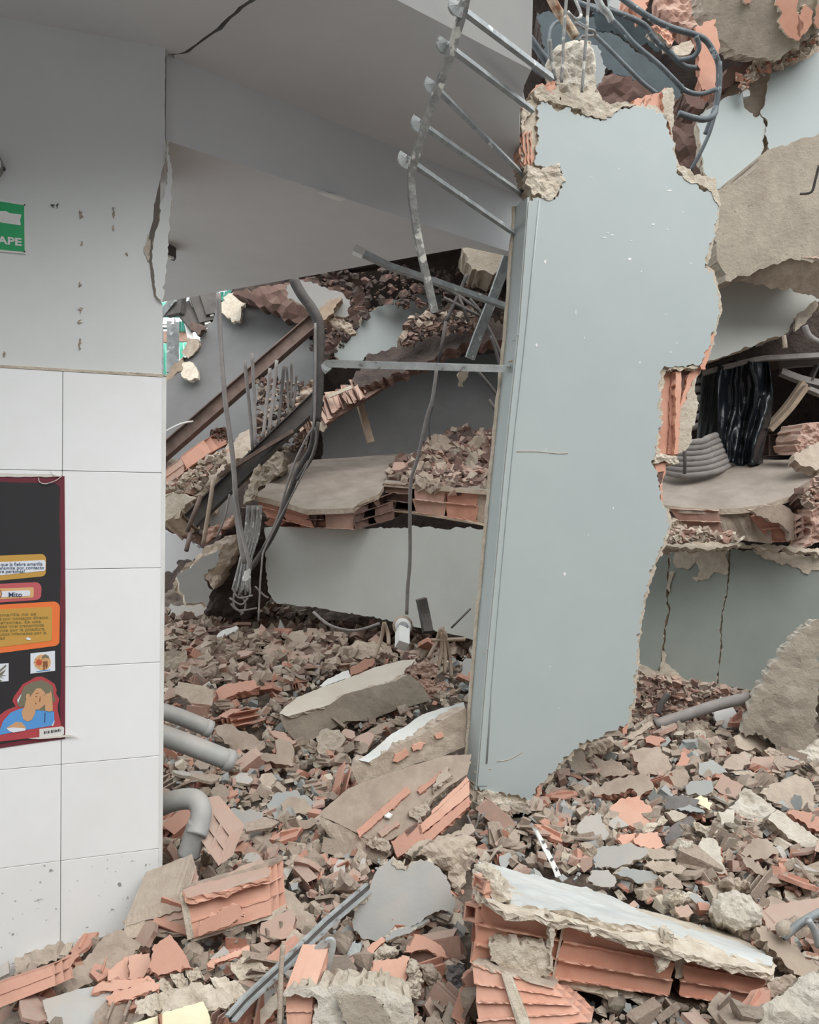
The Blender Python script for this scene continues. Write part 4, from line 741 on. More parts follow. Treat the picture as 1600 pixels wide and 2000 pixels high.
rod('steel_strip', 'dark steel strip from the ceiling edge to the top of the wall slab', 'strip', [(975, 0, 3.4), (1010, 40, 3.5), (1060, 110, 3.6), (1090, 160, 3.7)], .016, 'rebar_blue')
rod('flat_bar', 'grey green flat bar slanting down left of the wall slab', 'bar', [(1028, 378, 3.9), (1010, 440, 3.9), (992, 500, 3.9), (960, 590, 3.9), (936, 650, 3.9), (918, 700, 3.9)], .022, 'steel', flatn=1, r2=.012, sub=2)
rod('square_bar', 'square bar with a pale tip crossing below the ceiling edge', 'bar', [(703, 492, 3.4), (760, 520, 3.5), (850, 550, 3.65), (930, 578, 3.8), (1015, 608, 3.9)], .0125, 'steel', flatn=1, r2=.0125, sub=1)
rod('bar_tip', 'small pale cap at the tip of the square bar', 'cap', [(692, 487, 3.39), (710, 496, 3.39)], .017, 'white', flatn=1, r2=.015)
rod('level_bar', 'level pale bar with a hooked end reaching the wall slab', 'bar', [(642, 725, 3.1), (635, 714, 3.1), (650, 710, 3.1), (700, 712, 3.12), (850, 716, 3.2), (1010, 721, 3.27)], .0135, 'steel_light', flatn=1, r2=.0115, sub=3)
for k, c in enumerate(((1330, 640, 1420, 820, 1540, 1120), (1380, 760, 1440, 950, 1500, 1230), (1260, 1050, 1400, 1220, 1520, 1400), (1360, 1300, 1480, 1480), (980, 360, 1100, 420, 1300, 560), (980, 440, 1120, 510, 1280, 590), (1200, 450, 1290, 560, 1330, 640), (1100, 400, 1190, 640), (1180, 240, 1100, 420, 1000, 640), (1000, 640, 940, 980))):
    rod('thin_rod', 'thin dark rod behind the flat bar, '+['crossing its lower half', 'second crossing its lower half', 'long and slanting to the standing wall', 'short and low beside the standing wall', 'upper of two sloping ones', 'lower of two sloping ones', 'short between sloping ones', 'short steep one', 'rising to the ceiling edge', 'hanging down below it'][k], 'rod', [(*q, 5.0) for q in K13(*c)], .011, 'dark_metal', 'thin rods behind the flat bar')
T_('hanging_mortar', 'spiky mortar bit hanging under the flat bar', 'mortar', K13(1110, 1070, 1200, 1050, 1150, 1150, 1130, 1200, 1105, 1160), qat(905, 740, 4.4), .05, ('mortar',), jag=2, seg=6, exc=False)

# ================================================================ STANDING WALL SLAB
CP = pl3((1040, 400, 3.25), (1380, 400, 3.40), (940, 1500, 3.16))
cw = empty('standing_wall', CP.hit(1050, 1570)-V((0, 0, .02))); tg(cw, 'tall standing remnant of a blue grey plastered wall with jagged edges', 'wall')
skin = PX(1052, 197, 1068, 202, 1090, 213, 1112, 214, 1122, 222, 1150, 228, 1172, 235, 1187, 231, 1198, 218, 1230, 208, 1275, 212, 1300, 226, 1306, 255, 1314, 290, 1325, 325, 1332, 345, 1352, 356, 1375, 372, 1392, 372, 1397, 392, 1403, 402, 1400, 435, 1390, 468, 1380, 505, 1374, 520, 1392, 530, 1397, 562, 1405, 580, 1405, 612, 1396, 640, 1390, 662, 1378, 690, 1368, 712,
      1300, 718, 1292, 724, 1287, 770, 1289, 830, 1280, 888, 1274, 905, 1284, 930, 1292, 982, 1306, 1002, 1308, 1020, 1297, 1060, 1282, 1085, 1270, 1125, 1254, 1185, 1248, 1240, 1243, 1310, 1238, 1360, 1226, 1412, 1190, 1431, 1150, 1449, 1118, 1468, 1095, 1488, 1070, 1516, 1050, 1540, 1038, 1568, 1015, 1556, 985, 1550, 938, 1545,
      945, 1460, 960, 1270, 975, 1110, 990, 940, 1005, 790, 1020, 640, 1034, 480, 1040, 385, 1062, 388, 1082, 388, 1095, 375, 1100, 355, 1094, 320, 1060, 328, 1046, 322, 1050, 300, 1046, 285, 1053, 270, 1048, 240)
solid('plaster_face', skin, CP, .014, ('wall_blue', 'cream', 'cream'), jag=2.6, seg=5, parent=cw, rough=.0015, sides=2, back=1.004)
def inset(pts, k, c=(1170, 900)): return [(c[0]+(x-c[0])*(1+k/300), y+(k*.5 if y > c[1] else -k*.3)) for x, y in pts]
core = PX(1040, 185, 1080, 175, 1095, 165, 1165, 168, 1180, 205, 1240, 205, 1275, 205, 1308, 218, 1312, 260, 1320, 315, 1335, 335, 1370, 352, 1396, 348, 1404, 400, 1401, 440, 1392, 470, 1384, 505, 1379, 520, 1394, 530, 1400, 562, 1407, 580, 1407, 612, 1399, 640, 1393, 665, 1384, 695, 1372, 716, 1362, 722,
      1306, 722, 1292, 760, 1292, 830, 1284, 888, 1280, 912, 1290, 950, 1296, 985, 1309, 1004, 1311, 1020, 1300, 1062, 1286, 1088, 1273, 1128, 1257, 1188, 1250, 1240, 1246, 1310, 1241, 1362, 1229, 1416, 1192, 1436, 1152, 1454, 1120, 1474, 1097, 1495, 1074, 1520, 1056, 1545, 1044, 1572, 1020, 1583, 980, 1590, 930, 1588, 921, 1570,
      938, 1460, 953, 1270, 968, 1110, 983, 940, 998, 790, 1013, 640, 1028, 480, 1036, 380, 1030, 350, 1020, 320, 1020, 240)
solid('wall_core', core, Pl(CP.p-CP.n*.014, CP.n), .10, ('cream', 'mortar', 'mortar'), jag=2.8, seg=5, parent=cw, rough=.002, back=1.0)
solid('rear_plaster', inset(core, 3), Pl(CP.p-CP.n*.114, CP.n), .018, ('cream', 'cream', 'wall_blue'), jag=1.2, seg=8, parent=cw, rough=.002, back=1.0)
# the cut left side carries its own finish
lf = [CP.hit(*q) for q in PX(1037, 385, 1018, 640, 1002, 790, 987, 940, 972, 1110, 957, 1270, 942, 1460, 935, 1543)]
lv = []; lfc = []
for i, p in enumerate(lf):
    lv += [p + V((-.013, 0, 0)), p - CP.n*.112 + V((-.026, 0, 0))]
for i in range(len(lf)-1): lfc.append((2*i, 2*i+1, 2*i+3, 2*i+2))
o = mk('side_plaster', lv, lfc, ['wall_blue'], cw); s = o.modifiers.new('t', 'SOLIDIFY'); s.thickness = .008
rg_ = nrng(); em = []
for i in range(len(lf)-1):
    for j in range(9): em.append(lf[i].lerp(lf[i+1], j/9)-CP.n*.108+V((-.030+rg_.uniform(-.0025, .0025), 0, 0)))
tube('edge_mortar', em, .0085, 'cream', cw, sides=6, sub=1, smooth=False)
EL = PX(1036, 392, 1018, 640, 1002, 790, 987, 940, 972, 1110, 957, 1270, 942, 1460, 936, 1535)
solid('corner_plaster', [(x-3, y) for x, y in EL]+[(x+16, y) for x, y in reversed(EL)], Pl(CP.p+CP.n*.003, CP.n), .012, ('wall_blue', 'cream'), jag=0, seg=0, parent=cw, rough=0)
# left top bricks, right top brick ribs, stub, recess bricks
def cpl(o): return Pl(CP.p+CP.n*o, CP.n)
for c in ((50, 640, 60, 560, 105, 545, 125, 600, 130, 700, 128, 780, 118, 880, 80, 900, 45, 850, 42, 750), (105, 540, 100, 470, 125, 440, 170, 440, 232, 408, 235, 500, 258, 545, 200, 530, 135, 540)):
    solid('brick', K9(*c), cpl(-.02), .08, ('brick_fresh', 'brick_fresh'), jag=2, seg=6, lump=.008, parent=cw)
for k in range(3): solid('brick_rib', K9(55+k*20, 690, 62+k*20, 680, 75+k*17, 850, 66+k*17, 860), cpl(-.005), .05, ('brick_fresh',), jag=1, seg=6, parent=cw)
solid('mortar_lump', K9(48, 660, 55, 560, 100, 540, 110, 580, 70, 620, 60, 690), cpl(0), .07, ('cream',), jag=1.5, seg=5, lump=.006, parent=cw)
solid('mortar_lump', K9(118, 500, 120, 460, 160, 440, 175, 470, 200, 480, 250, 490, 255, 540, 190, 530, 150, 520), cpl(.004), .06, ('cream',), jag=1.5, seg=5, lump=.006, parent=cw)
for c in ((620, 552, 640, 515, 690, 508, 680, 550), (660, 552, 700, 498, 730, 490, 715, 552), (690, 555, 735, 490, 780, 482, 790, 462, 800, 455, 800, 560, 780, 590, 740, 565), ):
    solid('brick_rib', K9(*c), cpl(-.02), .06, ('brick_fresh', 'brick_fresh'), jag=1.2, seg=6, parent=cw)
solid('mortar_lump', K9(785, 480, 800, 455, 835, 455, 845, 500, 845, 600, 838, 640, 830, 700, 818, 640, 795, 600, 785, 560), cpl(.0), .09, ('cream', 'brick_fresh'), jag=1.5, seg=5, lump=.006, parent=cw)
solid('mortar_lump', K9(500, 560, 540, 530, 590, 530, 640, 550, 580, 560, 520, 590, 495, 625, 440, 615, 380, 590, 320, 560, 260, 545, 250, 500, 290, 480, 360, 490, 420, 470, 470, 520), cpl(.004), .08, ('cream', 'cream'), jag=1.5, seg=5, lump=.01, parent=cw)
tg(solid('exposed_mortar_patch', K9(75, 940, 78, 860, 150, 880, 250, 850, 256, 900, 272, 940, 250, 990, 215, 1040, 150, 1030, 140, 1010, 105, 1010, 95, 970), cpl(.003), .05, ('cream', 'cream'), jag=1.5, seg=5, lump=.01, parent=cw), label='crumbly cream mortar patch at the left edge')
tg(solid('exposed_mortar_patch', K9(862, 880, 880, 865, 930, 880, 950, 910, 1030, 920, 1045, 950, 1055, 1010, 1080, 1050, 1082, 1080, 1060, 1050, 1040, 1000, 980, 960, 935, 955, 900, 930), cpl(.003), .04, ('cream', 'cream'), jag=1.2, seg=5, lump=.006, parent=cw), label='cream torn plaster at the right notch')
tg(solid('exposed_mortar_patch', K7(78, 500, 80, 450, 130, 445, 190, 470, 250, 500, 310, 490, 330, 520, 300, 550, 240, 545, 180, 540, 110, 545), cpl(.006), .09, ('cream', 'cream'), jag=1.5, seg=5, lump=.012, parent=cw), label='crumbly cream mortar at the foot')
solid('brick', K7(325, 540, 335, 480, 350, 400, 365, 380, 360, 430, 345, 500, 340, 550), cpl(-.003), .08, ('brick_fresh',), jag=1, seg=6, parent=cw)
solid('brick', K7(725, 190, 722, 165, 745, 148, 742, 190), cpl(-.002), .05, ('brick_fresh',), jag=.6, seg=6, parent=cw)
st = solid('concrete_stub', K9(215, 400, 215, 260, 245, 235, 290, 215, 370, 210, 408, 222, 425, 260, 430, 300, 442, 340, 432, 400, 430, 470, 420, 500, 350, 500, 280, 510, 240, 480), cpl(-.02), .09, ('concrete_pale', 'concrete_pale'), jag=1.5, seg=6, lump=.02, bulge=.01, parent=cw); tg(st, label='pale rough concrete stub at the top')
solid('stub_rear', K9(400, 230, 450, 235, 470, 300, 485, 350, 480, 400, 440, 460, 430, 400), cpl(-.07), .05, ('plaster_grey',), jag=1.5, seg=6, parent=cw)
# recess with a vertical fluted brick
rb = [(135, 400, 200, 330, 310, 370, 300, 380, 270, 1080, 85, 1080, 105, 900, 120, 640), (255, 380, 312, 370, 300, 620, 282, 720, 290, 1000, 268, 1070, 240, 1060), (320, 370, 345, 370, 300, 650, 298, 400)]
for c, of, dp, m_ in ((rb[0], -.045, .03, 'brick_fresh'), ((225, 385, 262, 380, 235, 1070, 195, 1070), -.035, .03, 'brick'), ((262, 375, 312, 365, 285, 1070, 255, 1075), -.012, .06, 'brick_fresh'), ((300, 370, 400, 360, 440, 420, 340, 560, 300, 640), -.04, .04, 'brick_dark'),
        ((360, 430, 400, 355, 450, 340, 480, 350, 430, 430, 350, 640, 290, 700, 320, 600), -.025, .05, 'brick_fresh')):
    solid('brick_flute', K10(*c), cpl(of), dp, (m_, m_), jag=.8, seg=7, parent=cw)
solid('mortar_lump', K10(285, 720, 350, 600, 400, 480, 440, 420, 480, 360, 440, 430, 420, 520, 455, 640, 440, 740, 400, 860, 400, 970, 340, 1040, 280, 1090, 275, 1020, 290, 900), cpl(-.02), .06, ('cream', 'cream'), jag=1, seg=5, lump=.004, parent=cw)
solid('mortar_lump', K10(80, 1100, 90, 1070, 200, 1080, 270, 1095, 290, 1140, 260, 1160, 180, 1140, 90, 1150), cpl(.002), .07, ('cream',), jag=1.5, seg=4, lump=.008, parent=cw)
solid('mortar_lump', K10(200, 335, 240, 320, 350, 330, 440, 320, 450, 340, 350, 345, 300, 365, 230, 345, 195, 365), cpl(-.004), .06, ('cream',), jag=1, seg=4, parent=cw)
solid('brick', K10(85, 1150, 180, 1150, 170, 1240, 145, 1340, 130, 1340, 105, 1240), cpl(-.01), .06, ('brick_fresh',), jag=.8, seg=6, parent=cw)
solid('open_cell', K10(105, 1235, 160, 1225, 140, 1320, 128, 1350), cpl(-.006), .01, ('brick_dark',), jag=.3, seg=6, parent=cw)
solid('brick', K10(128, 1340, 142, 1330, 150, 1470, 138, 1480), cpl(-.003), .04, ('brick_fresh',), jag=.5, seg=6, parent=cw)
solid('brick', K10(470, 320, 500, 260, 545, 80, 590, 40, 545, 220, 515, 355, 485, 350), cpl(-.004), .06, ('brick_fresh',), jag=.8, seg=6, parent=cw)
rngm = nrng()
marks = [(1065, 511, 5, 9), (1230, 506, 8, 6), (1308, 372, 12, 3), (1188, 455, 8, 2), (1180, 464, 12, 2), (1196, 459, 8, 3), (1276, 438, 7, 4), (1233, 470, 8, 2), (1125, 610, 1.5, 12), (1142, 660, 2, 5), (1048, 674, 5, 8), (1253, 530, 3, 3), (1103, 1121, 6, 7), (1302, 365, 2, 2), (1335, 414, 2, 3), (1304, 448, 4, 3), (1156, 347, 3, 2), (1226, 634, 1.5, 2), (1250, 708, 3, 5), (1322, 670, 3, 3), (1310, 688, 3, 3), (1209, 330, 2, 2), (1250, 289, 2, 2), (1130, 291, 2, 2), (1198, 992, 3, 5), (1150, 1045, 1.5, 4), (1075, 1302, 2, 2), (1092, 1383, 2, 2), (1350, 514, 4, 2), (1301, 615, 2, 4)]
for x, y, w, h in marks:
    solid('chip_mark', [(x-w/2, y), (x, y-h/2), (x+w/2, y-h*.2), (x+w*.2, y+h/2), (x-w*.3, y+h*.3)], cpl(.0008), .0015, ('white',), jag=.3, seg=3, parent=cw, rough=0)
for c in (((1007, 882), (1050, 882), (1090, 886), (1110, 885)), ((970, 1487), (992, 1484), (1010, 1475), (1020, 1468)), ((945, 1500), (960, 1502))):
    v = [CP.hit(*q)+CP.n*.001 for q in c]; tube('plaster_crack', v, .0016, 'cream', cw, sides=4, sub=2)
v = [CP.hit(*q)+CP.n*.0045 for q in ((1053, 392), (1036, 560), (1022, 700), (1005, 850), (990, 1000), (975, 1170), (960, 1350), (950, 1490))]
tube('corner_bead', v, .0035, 'wall_blue', cw, sides=6, sub=1)

# ================================================================ SIGN, POSTER, ALARM ON THE PILLAR
def wp(off): return Pl(WA+WN*off, WN)
def text(body, px, py, size, off, m, parent, name='lettering', rot=0.0, sx=1.0, bold=0):
    cu = bpy.data.curves.new(name, 'FONT'); cu.body = body; cu.size = size; cu.extrude = .0004; cu.offset = bold; cu.resolution_u = 3
    tmp = bpy.data.objects.new('t', cu); me = bpy.data.meshes.new_from_object(tmp); bpy.data.objects.remove(tmp)
    o = bpy.data.objects.new(name, me); COL.objects.link(o); me.materials.clear(); me.materials.append(MT[m])
    R = Matrix((WD, UZ, WN)).transposed().to_4x4() @ Matrix.Rotation(rot, 4, 'Z') @ Matrix.Diagonal((sx, 1, 1, 1))
    p = wp(off).hit(px, py)
    o.parent = parent; o.matrix_parent_inverse = Matrix(); o.matrix_basis = Matrix.Translation(p-wloc(parent)) @ R
    return o
def fl(name, pts, off, m, parent, jag=0, th=.0012, label=None):
    o = solid(name, pts, wp(off), th, (m,), jag=jag, seg=6 if jag else 0, parent=parent, rough=0, sides=1, back=1)
    if label: tg(o, label)
    return o
sg = empty('escape_sign', wp(0).hit(20, 492)); tg(sg, 'green and white escape route sign with an arrow on the grey pillar', 'sign')
fl('sign_plate', PX(-95, 373, 50, 396, 50, 496, -95, 482), .004, 'white', sg, th=.004)
fl('green_field', PX(-92, 378, 47, 401, 48, 492, -92, 478), .0048, 'sign_green', sg)
fl('arrow', PX(42, 419, 39, 430, 41, 440, 12, 436, -20, 430, -22, 446, -60, 420, -22, 400, -20, 413, 12, 412, 18, 416), .0056, 'white', sg)
text('ESCAPE', -52, 470, .0305, .0056, 'white', sg, sx=1.25, bold=.0009)
for c in ((48, 400), (48, 491)): fl('screw', PX(c[0]-1.5, c[1]-1.5, c[0]+1.5, c[1]-1.5, c[0]+1.5, c[1]+1.5, c[0]-1.5, c[1]+1.5), .0058, 'charcoal', sg)
al = empty('alarm_bell', wp(0).hit(-10, 355)); tg(al, 'edge of a round grey alarm bell on the pillar at the left frame edge', 'alarm')
c0 = wp(0).hit(-22, 325)
tube('bell', [c0+WN*.0, c0+WN*.03], .040, 'grey_pipe', al, sides=32, sub=1); tube('bell_rim', [c0+WN*.03, c0+WN*.036], .036, 'white', al, sides=32, sub=1)
c1_ = wp(0).hit(8, 331); tube('bolt', [c1_, c1_+WN*.014], .0045, 'dark_metal', al, sides=10, sub=1)
po = empty('health_poster', wp(0).hit(60, 1455)); tg(po, 'black poster with a maroon edge and coloured panels taped to the tiles', 'poster')
fl('poster_sheet', PX(-210, 930, 60, 931, 126, 930, 128, 1200, 127, 1443, 60, 1452, 0, 1461, -210, 1492), .010, 'p_maroon', po, th=.003)
fl('black_field', PX(-210, 940, 0, 941, 60, 943, 108, 944, 117, 950, 116, 1010, 119, 1100, 117, 1180, 120, 1300, 117, 1380, 119, 1420, 60, 1444, -210, 1484), .0108, 'p_black', po, jag=.5)
def rr(x0, y0, x1, y1, y0r, y1r, r=14):   # rounded panel whose right end is turned to the wall's perspective
    L = [(x0, y0), (x1-r, y0r)]
    for k in range(1, 5): a = k/4*PI/2; L.append((x1-r+r*math.sin(a), y0r+r-r*math.cos(a)))
    for k in range(1, 5): a = k/4*PI/2; L.append((x1-r+r*math.cos(a), y1r-r+r*math.sin(a)))
    return L+[(x0, y1)]
fl('gold_panel', rr(-190, 1093, 90, 1152, 1082, 1126, 10), .0116, 'p_gold', po)
fl('white_panel', rr(-180, 1106, 89, 1142, 1094, 1115, 4), .0124, 'p_white', po)
text('que la fiebre amarilla', 1, 1105.5, .0145, .0132, 'ink', po, sx=.94); text('se transmite por contacto', -22, 1113, .0145, .0132, 'ink', po, sx=.98); text('entre personas?', -13, 1119.5, .0145, .0132, 'ink', po, sx=.92)
fl('rose_panel', rr(-190, 1150, 81, 1190, 1137, 1172, 12), .0116, 'p_rose', po); fl('gold_strip', rr(-180, 1156, 66, 1180, 1147, 1167, 3), .0124, 'p_peach', po); fl('white_strip', rr(-175, 1162, 59, 1174, 1153, 1164, 3), .0132, 'p_white', po)
text('Mito', 16, 1166, .020, .0140, 'ink', po, bold=.0002)
def disc(cx, cy, rx, ry, n=18, a0=0): return [(cx+rx*math.cos(a0+2*PI*k/n), cy+ry*math.sin(a0+2*PI*k/n)) for k in range(n)]
fl('round_dot', disc(-5, 1160, 9, 10), .0136, 'p_line', po); fl('round_dot', disc(-5, 1160, 7, 8), .0142, 'p_peach', po)
fl('orange_panel', rr(-190, 1192, 117, 1300, 1175, 1262, 12), .0116, 'p_orange', po); fl('gold_panel', rr(-180, 1200, 102, 1286, 1185, 1252, 6), .0124, 'p_gold', po)
for k, s_ in enumerate(('fiebre amarilla no se', 'transmite por contacto directo', 'entre personas. Es una', 'enfermedad viral transmitida', 'unicamente por la picadura', 'de mosquitos infectados por la', 'enfermedad')):
    text(s_, -38, 1205+k*7.8-k*.2, .0135, .0132, 'p_ink2', po, sx=[1.36, 1.08, 1.32, 1.1, 1.17, 1.06, 1.0][k])
fl('scuff', K14(245, 915, 265, 900, 295, 918, 290, 928, 262, 925), .0136, 'p_white', po)
fl('small_card', K14(290, 1055, 523, 1030, 525, 1220, 290, 1248), .0116, 'p_white', po); fl('picture_disc', [(x, y) for x, y in disc(*K14(405, 1140)[0], 16.5, 15.5)], .0124, 'p_peach', po)
fl('sun_drawing', disc(*K14(372, 1140)[0], 6, 6, 12), .013, 'p_brownred', po)
for k in range(8): a = k*PI/4; x, y = K14(372, 1140)[0]; fl('sun_ray', [(x+7*math.cos(a-.1), y+7*math.sin(a-.1)), (x+11*math.cos(a), y+11*math.sin(a)), (x+7*math.cos(a+.15), y+7*math.sin(a+.15))], .013, 'p_brownred', po)
for c, m_ in (((400, 1085, 430, 1062, 465, 1080, 466, 1105, 430, 1095, 402, 1105), 'p_hair'), ((410, 1098, 458, 1098, 455, 1128, 412, 1130), 'p_skin'), ((410, 1130, 452, 1130, 455, 1175, 440, 1210, 430, 1165, 425, 1212, 412, 1212), 'p_line'), ((345, 1225, 480, 1208, 480, 1212, 345, 1230), 'p_blue')):
    fl('figure_drawing', K14(*c), .0132, m_, po)
fl('small_card', K14(-300, 1180, 82, 1147, 82, 1318, -300, 1350), .0116, 'p_white', po)
for c in ((-60, 1260, 55, 1162, 62, 1175, -40, 1270), (-40, 1265, 60, 1205, 20, 1262), (-40, 1270, 62, 1262, -20, 1282), (-40, 1275, 40, 1290, -20, 1285), (-50, 1280, 22, 1315, 0, 1325, -60, 1290)): fl('plant_drawing', K14(*c), .0124, 'p_hair', po)
fl('figure_outline', K14(-200, 1760, -60, 1740, 0, 1640, 60, 1595, 150, 1560, 118, 1510, 130, 1470, 180, 1400, 215, 1350, 290, 1310, 340, 1280, 400, 1275, 450, 1300, 520, 1345, 540, 1400, 535, 1440, 565, 1490, 550, 1550, 550, 1600, 575, 1700, 590, 1770, 380, 1800, 380, 1850, 0, 1895, -200, 1920), .0118, 'p_red', po)
fl('shirt', K14(-150, 1800, 0, 1780, 30, 1700, 100, 1620, 210, 1575, 300, 1600, 400, 1590, 515, 1610, 520, 1720, 480, 1745, 240, 1785, 0, 1830, -150, 1850), .0126, 'p_blue', po)
fl('hair', K14(160, 1490, 200, 1440, 230, 1370, 300, 1330, 390, 1310, 450, 1330, 505, 1370, 505, 1440, 530, 1500, 500, 1530, 440, 1560, 440, 1600, 390, 1600, 300, 1560, 180, 1565, 165, 1530), .0130, 'p_hair', po)
fl('face', K14(300, 1450, 345, 1390, 385, 1385, 430, 1430, 430, 1540, 370, 1590, 340, 1590, 330, 1640, 300, 1690, 260, 1705, 220, 1680, 205, 1610, 235, 1560, 250, 1490, 280, 1480), .0136, 'p_skin', po)
fl('ear', K14(245, 1470, 255, 1440, 280, 1440, 285, 1480, 255, 1490), .0138, 'p_skin', po)
fl('raised_hand', K14(425, 1460, 440, 1440, 475, 1430, 480, 1410, 492, 1440, 498, 1500, 505, 1600, 470, 1610, 430, 1600, 430, 1520, 415, 1480), .0142, 'p_skin', po)
for c in ((340, 1435, 368, 1428, 368, 1434, 345, 1442), (330, 1470, 345, 1460, 358, 1468, 345, 1468), (380, 1465, 386, 1465, 386, 1510, 372, 1520), (410, 1445, 428, 1455, 426, 1460), (335, 1520, 350, 1535, 340, 1545), (490, 1500, 497, 1440, 494, 1500)): fl('face_line', K14(*c), .0140, 'p_line', po)
fl('resting_hand', K14(62, 1765, 110, 1735, 150, 1708, 210, 1715, 245, 1760, 245, 1785, 140, 1805, 100, 1795), .0136, 'p_skin', po); fl('torn_white', K14(62, 1770, 120, 1760, 245, 1770, 240, 1790, 130, 1808, 90, 1796), .0140, 'p_white', po)
fl('shirt_fold', K14(425, 1620, 433, 1618, 430, 1715, 422, 1715), .0134, 'ink', po); fl('torn_white', K14(515, 1700, 522, 1695, 505, 1745, 490, 1745), .0134, 'p_white', po); fl('torn_white', K14(165, 1500, 205, 1440, 200, 1460, 170, 1530), .0138, 'p_white', po)
fl('label_tag', rr(K14(375, 1800)[0][0], 1424, K14(610, 1760)[0][0], 1444, 1419, 1436, 4), .0140, 'white', po)
for k, (w_, h_) in enumerate(((2.6, 5.5), (1.6, 5), (2.8, 5.5), (1.4, 4), (3, 5.5), (1.6, 6), (2.6, 5), (2.2, 4.5), (2.4, 5.5), (1.5, 4.5))): x_ = 86+k*3.4; y_ = 1433.5-k*.55; fl('blurred_letter', PX(x_, y_, x_+w_, y_-.3, x_+w_*.9, y_-h_, x_+.4, y_-h_+.3), .0148, 'p_black', po)
fl('tape_strip', K4(0, 228, 300, 235, 368, 245, 368, 250, 0, 250), .0128, 'tape', po, jag=.7); fl('tape_strip', K4(170, 1822, 410, 1800, 480, 1815, 430, 1812, 230, 1828), .0150, 'tape', po, jag=.4)
for c in (((75, 933), (78, 942), (90, 945), (110, 938), (120, 930)), ((98, 920), (105, 928), (118, 930), (122, 925))): tube('torn_tape', [wp(.016).hit(*q) for q in c], .0012, 'tape', po, sides=4)

# ================================================================ FOREGROUND AND MID HEROES
fg = empty('brick_wall_chunk', P(1200, 1970, 2.15)); tg(fg, 'long fallen brick wall chunk with pale plaster on top, lowest right foreground', 'masonry')
EXC.append(PX(915, 1690, 1100, 1700, 1260, 1760, 1420, 1815, 1515, 1870, 1500, 1985, 1300, 1975, 920, 1890))
A_ = [P(940, 1762, 2.02), P(1514, 1888, 2.12), P(1492, 1975, 2.12), P(922, 1885, 2.02), P(930, 1690, 2.42), P(1440, 1822, 2.52)]
fF = hx8(A_[0], A_[1], A_[2], A_[3], A_[4], A_[5], A_[5]+V((0, 0, -.16)), A_[4]+V((0, 0, -.17)))
# courses
brick(fF, .0, .262, .02, .95, -.03, .9, nf=3, parent=fg, m='brick_fresh', ja=.012, seg=9, name='brick')
brick(fF, .272, .655, .0, .96, -.05, .9, nf=3, parent=fg, m='brick_fresh', ja=.008, seg=12, name='brick')
brick(fF, .69, .985, .03, .93, -.04, .9, nf=3, parent=fg, m='brick_fresh', ja=.015, seg=9, name='brick')
def crust(pts, th, mats, name, parent, up=(0, 0, 1), lump=.008, jag=1.6, seg=12, label=None, smooth=False):
    """plate laid through points (x, y, depth) of its outline; slightly uneven top"""
    rng = nrng(); a = [P(*q) for q in pts]; o = []
    for i in range(len(a)):
        p, q = a[i], a[(i+1) % len(a)]; k = max(1, int((q-p).length/(seg*.0013)))
        o += [p.lerp(q, j/k)+V([rng.gauss(0, jag*.0005) for _ in range(3)])+.007*jag*noise.noise_vector(p.lerp(q, j/k)*16)*V((1, 1, .6)).length/1.5+.004*jag*noise.noise_vector(p.lerp(q, j/k)*50) for j in range(k)]
    c = sum(o, V())/len(o); n = len(o); v = list(o); f = []; mi = []; u = V(up).normalized(); prev = 0
    ext = max((p-c).length for p in o); nn = V()
    for i in range(n): nn += (o[i]-c).cross(o[(i+1) % n]-c)
    nn.normalize(); nn = nn if nn.dot(u) > 0 else -nn
    def disp(p, e):
        q0 = min(range(n), key=lambda i: (o[i]-p).length_squared); wsum = 0; hs = 0
        for i in range(0, n, max(1, n//40)):
            w_ = 1/((o[i]-p).length_squared+1e-6)**1.5; wsum += w_; hs += w_*(o[i]-p).dot(nn)
        return p + nn*(hs/wsum) + u*lump*(.3+noise.noise(p*20)+.5*noise.noise(p*55))
    res = fill_grid(o, nn, min(ext/7, .02), disp)
    if res: v += res[0]; f += res[1]; mi += [0]*len(res[1])
    else: f.append(tuple(range(n))); mi.append(0)
    prev = 0
    for k in (1, 2, 3):
        b_ = len(v)
        for p in o: v.append(p-u*th*k/3+V([rng.gauss(0, .0035) for _ in range(3)]))
        for i in range(n): j = (i+1) % n; f.append((prev+j, prev+i, b_+i, b_+j)); mi.append(1)
        prev = b_
    f.append(tuple(reversed(range(prev, prev+n)))); mi.append(1)
    r = mk(name, v, f, mats, parent, mi, smooth); return tg(r, label) if label else r
crust([(938, 1684, 2.44), (990, 1700, 2.46), (1050, 1712, 2.5), (1110, 1722, 2.52), (1180, 1748, 2.54), (1260, 1775, 2.55), (1330, 1795, 2.55), (1430, 1820, 2.52), (1470, 1850, 2.35), (1512, 1872, 2.2), (1508, 1884, 2.1),
       (1440, 1866, 2.1), (1380, 1850, 2.09), (1300, 1822, 2.07), (1200, 1800, 2.04), (1080, 1778, 2.02), (990, 1768, 2.01), (945, 1758, 2.0), (936, 1720, 2.2)], .02, ['plaster_pale', 'cream'], 'plaster_top', fg, lump=.006)
crust([(930, 1700, 2.40), (950, 1722, 2.25), (1080, 1770, 2.1), (1300, 1818, 2.1), (1440, 1862, 2.13), (1512, 1884, 2.12), (1506, 1902, 2.07), (1420, 1885, 2.04), (1300, 1846, 2.01), (1180, 1822, 1.99), (1080, 1796, 1.98), (990, 1778, 1.97), (950, 1762, 1.97), (925, 1740, 2.1)], .016, ['cream', 'cream'], 'mortar_edge', fg, lump=.01)
rub(fF, .263, .272, -.02, .98, -.03, .8, fg, 'mortar_joint', 'cream', 3, .01); rub(fF, .655, .69, .02, .6, -.02, .8, fg, 'mortar_joint', 'cream', 3, .02)
rub(fF, -.01, 1.0, -.02, .04, .0, .9, fg, 'mortar_bed', 'cream', 24, .015)
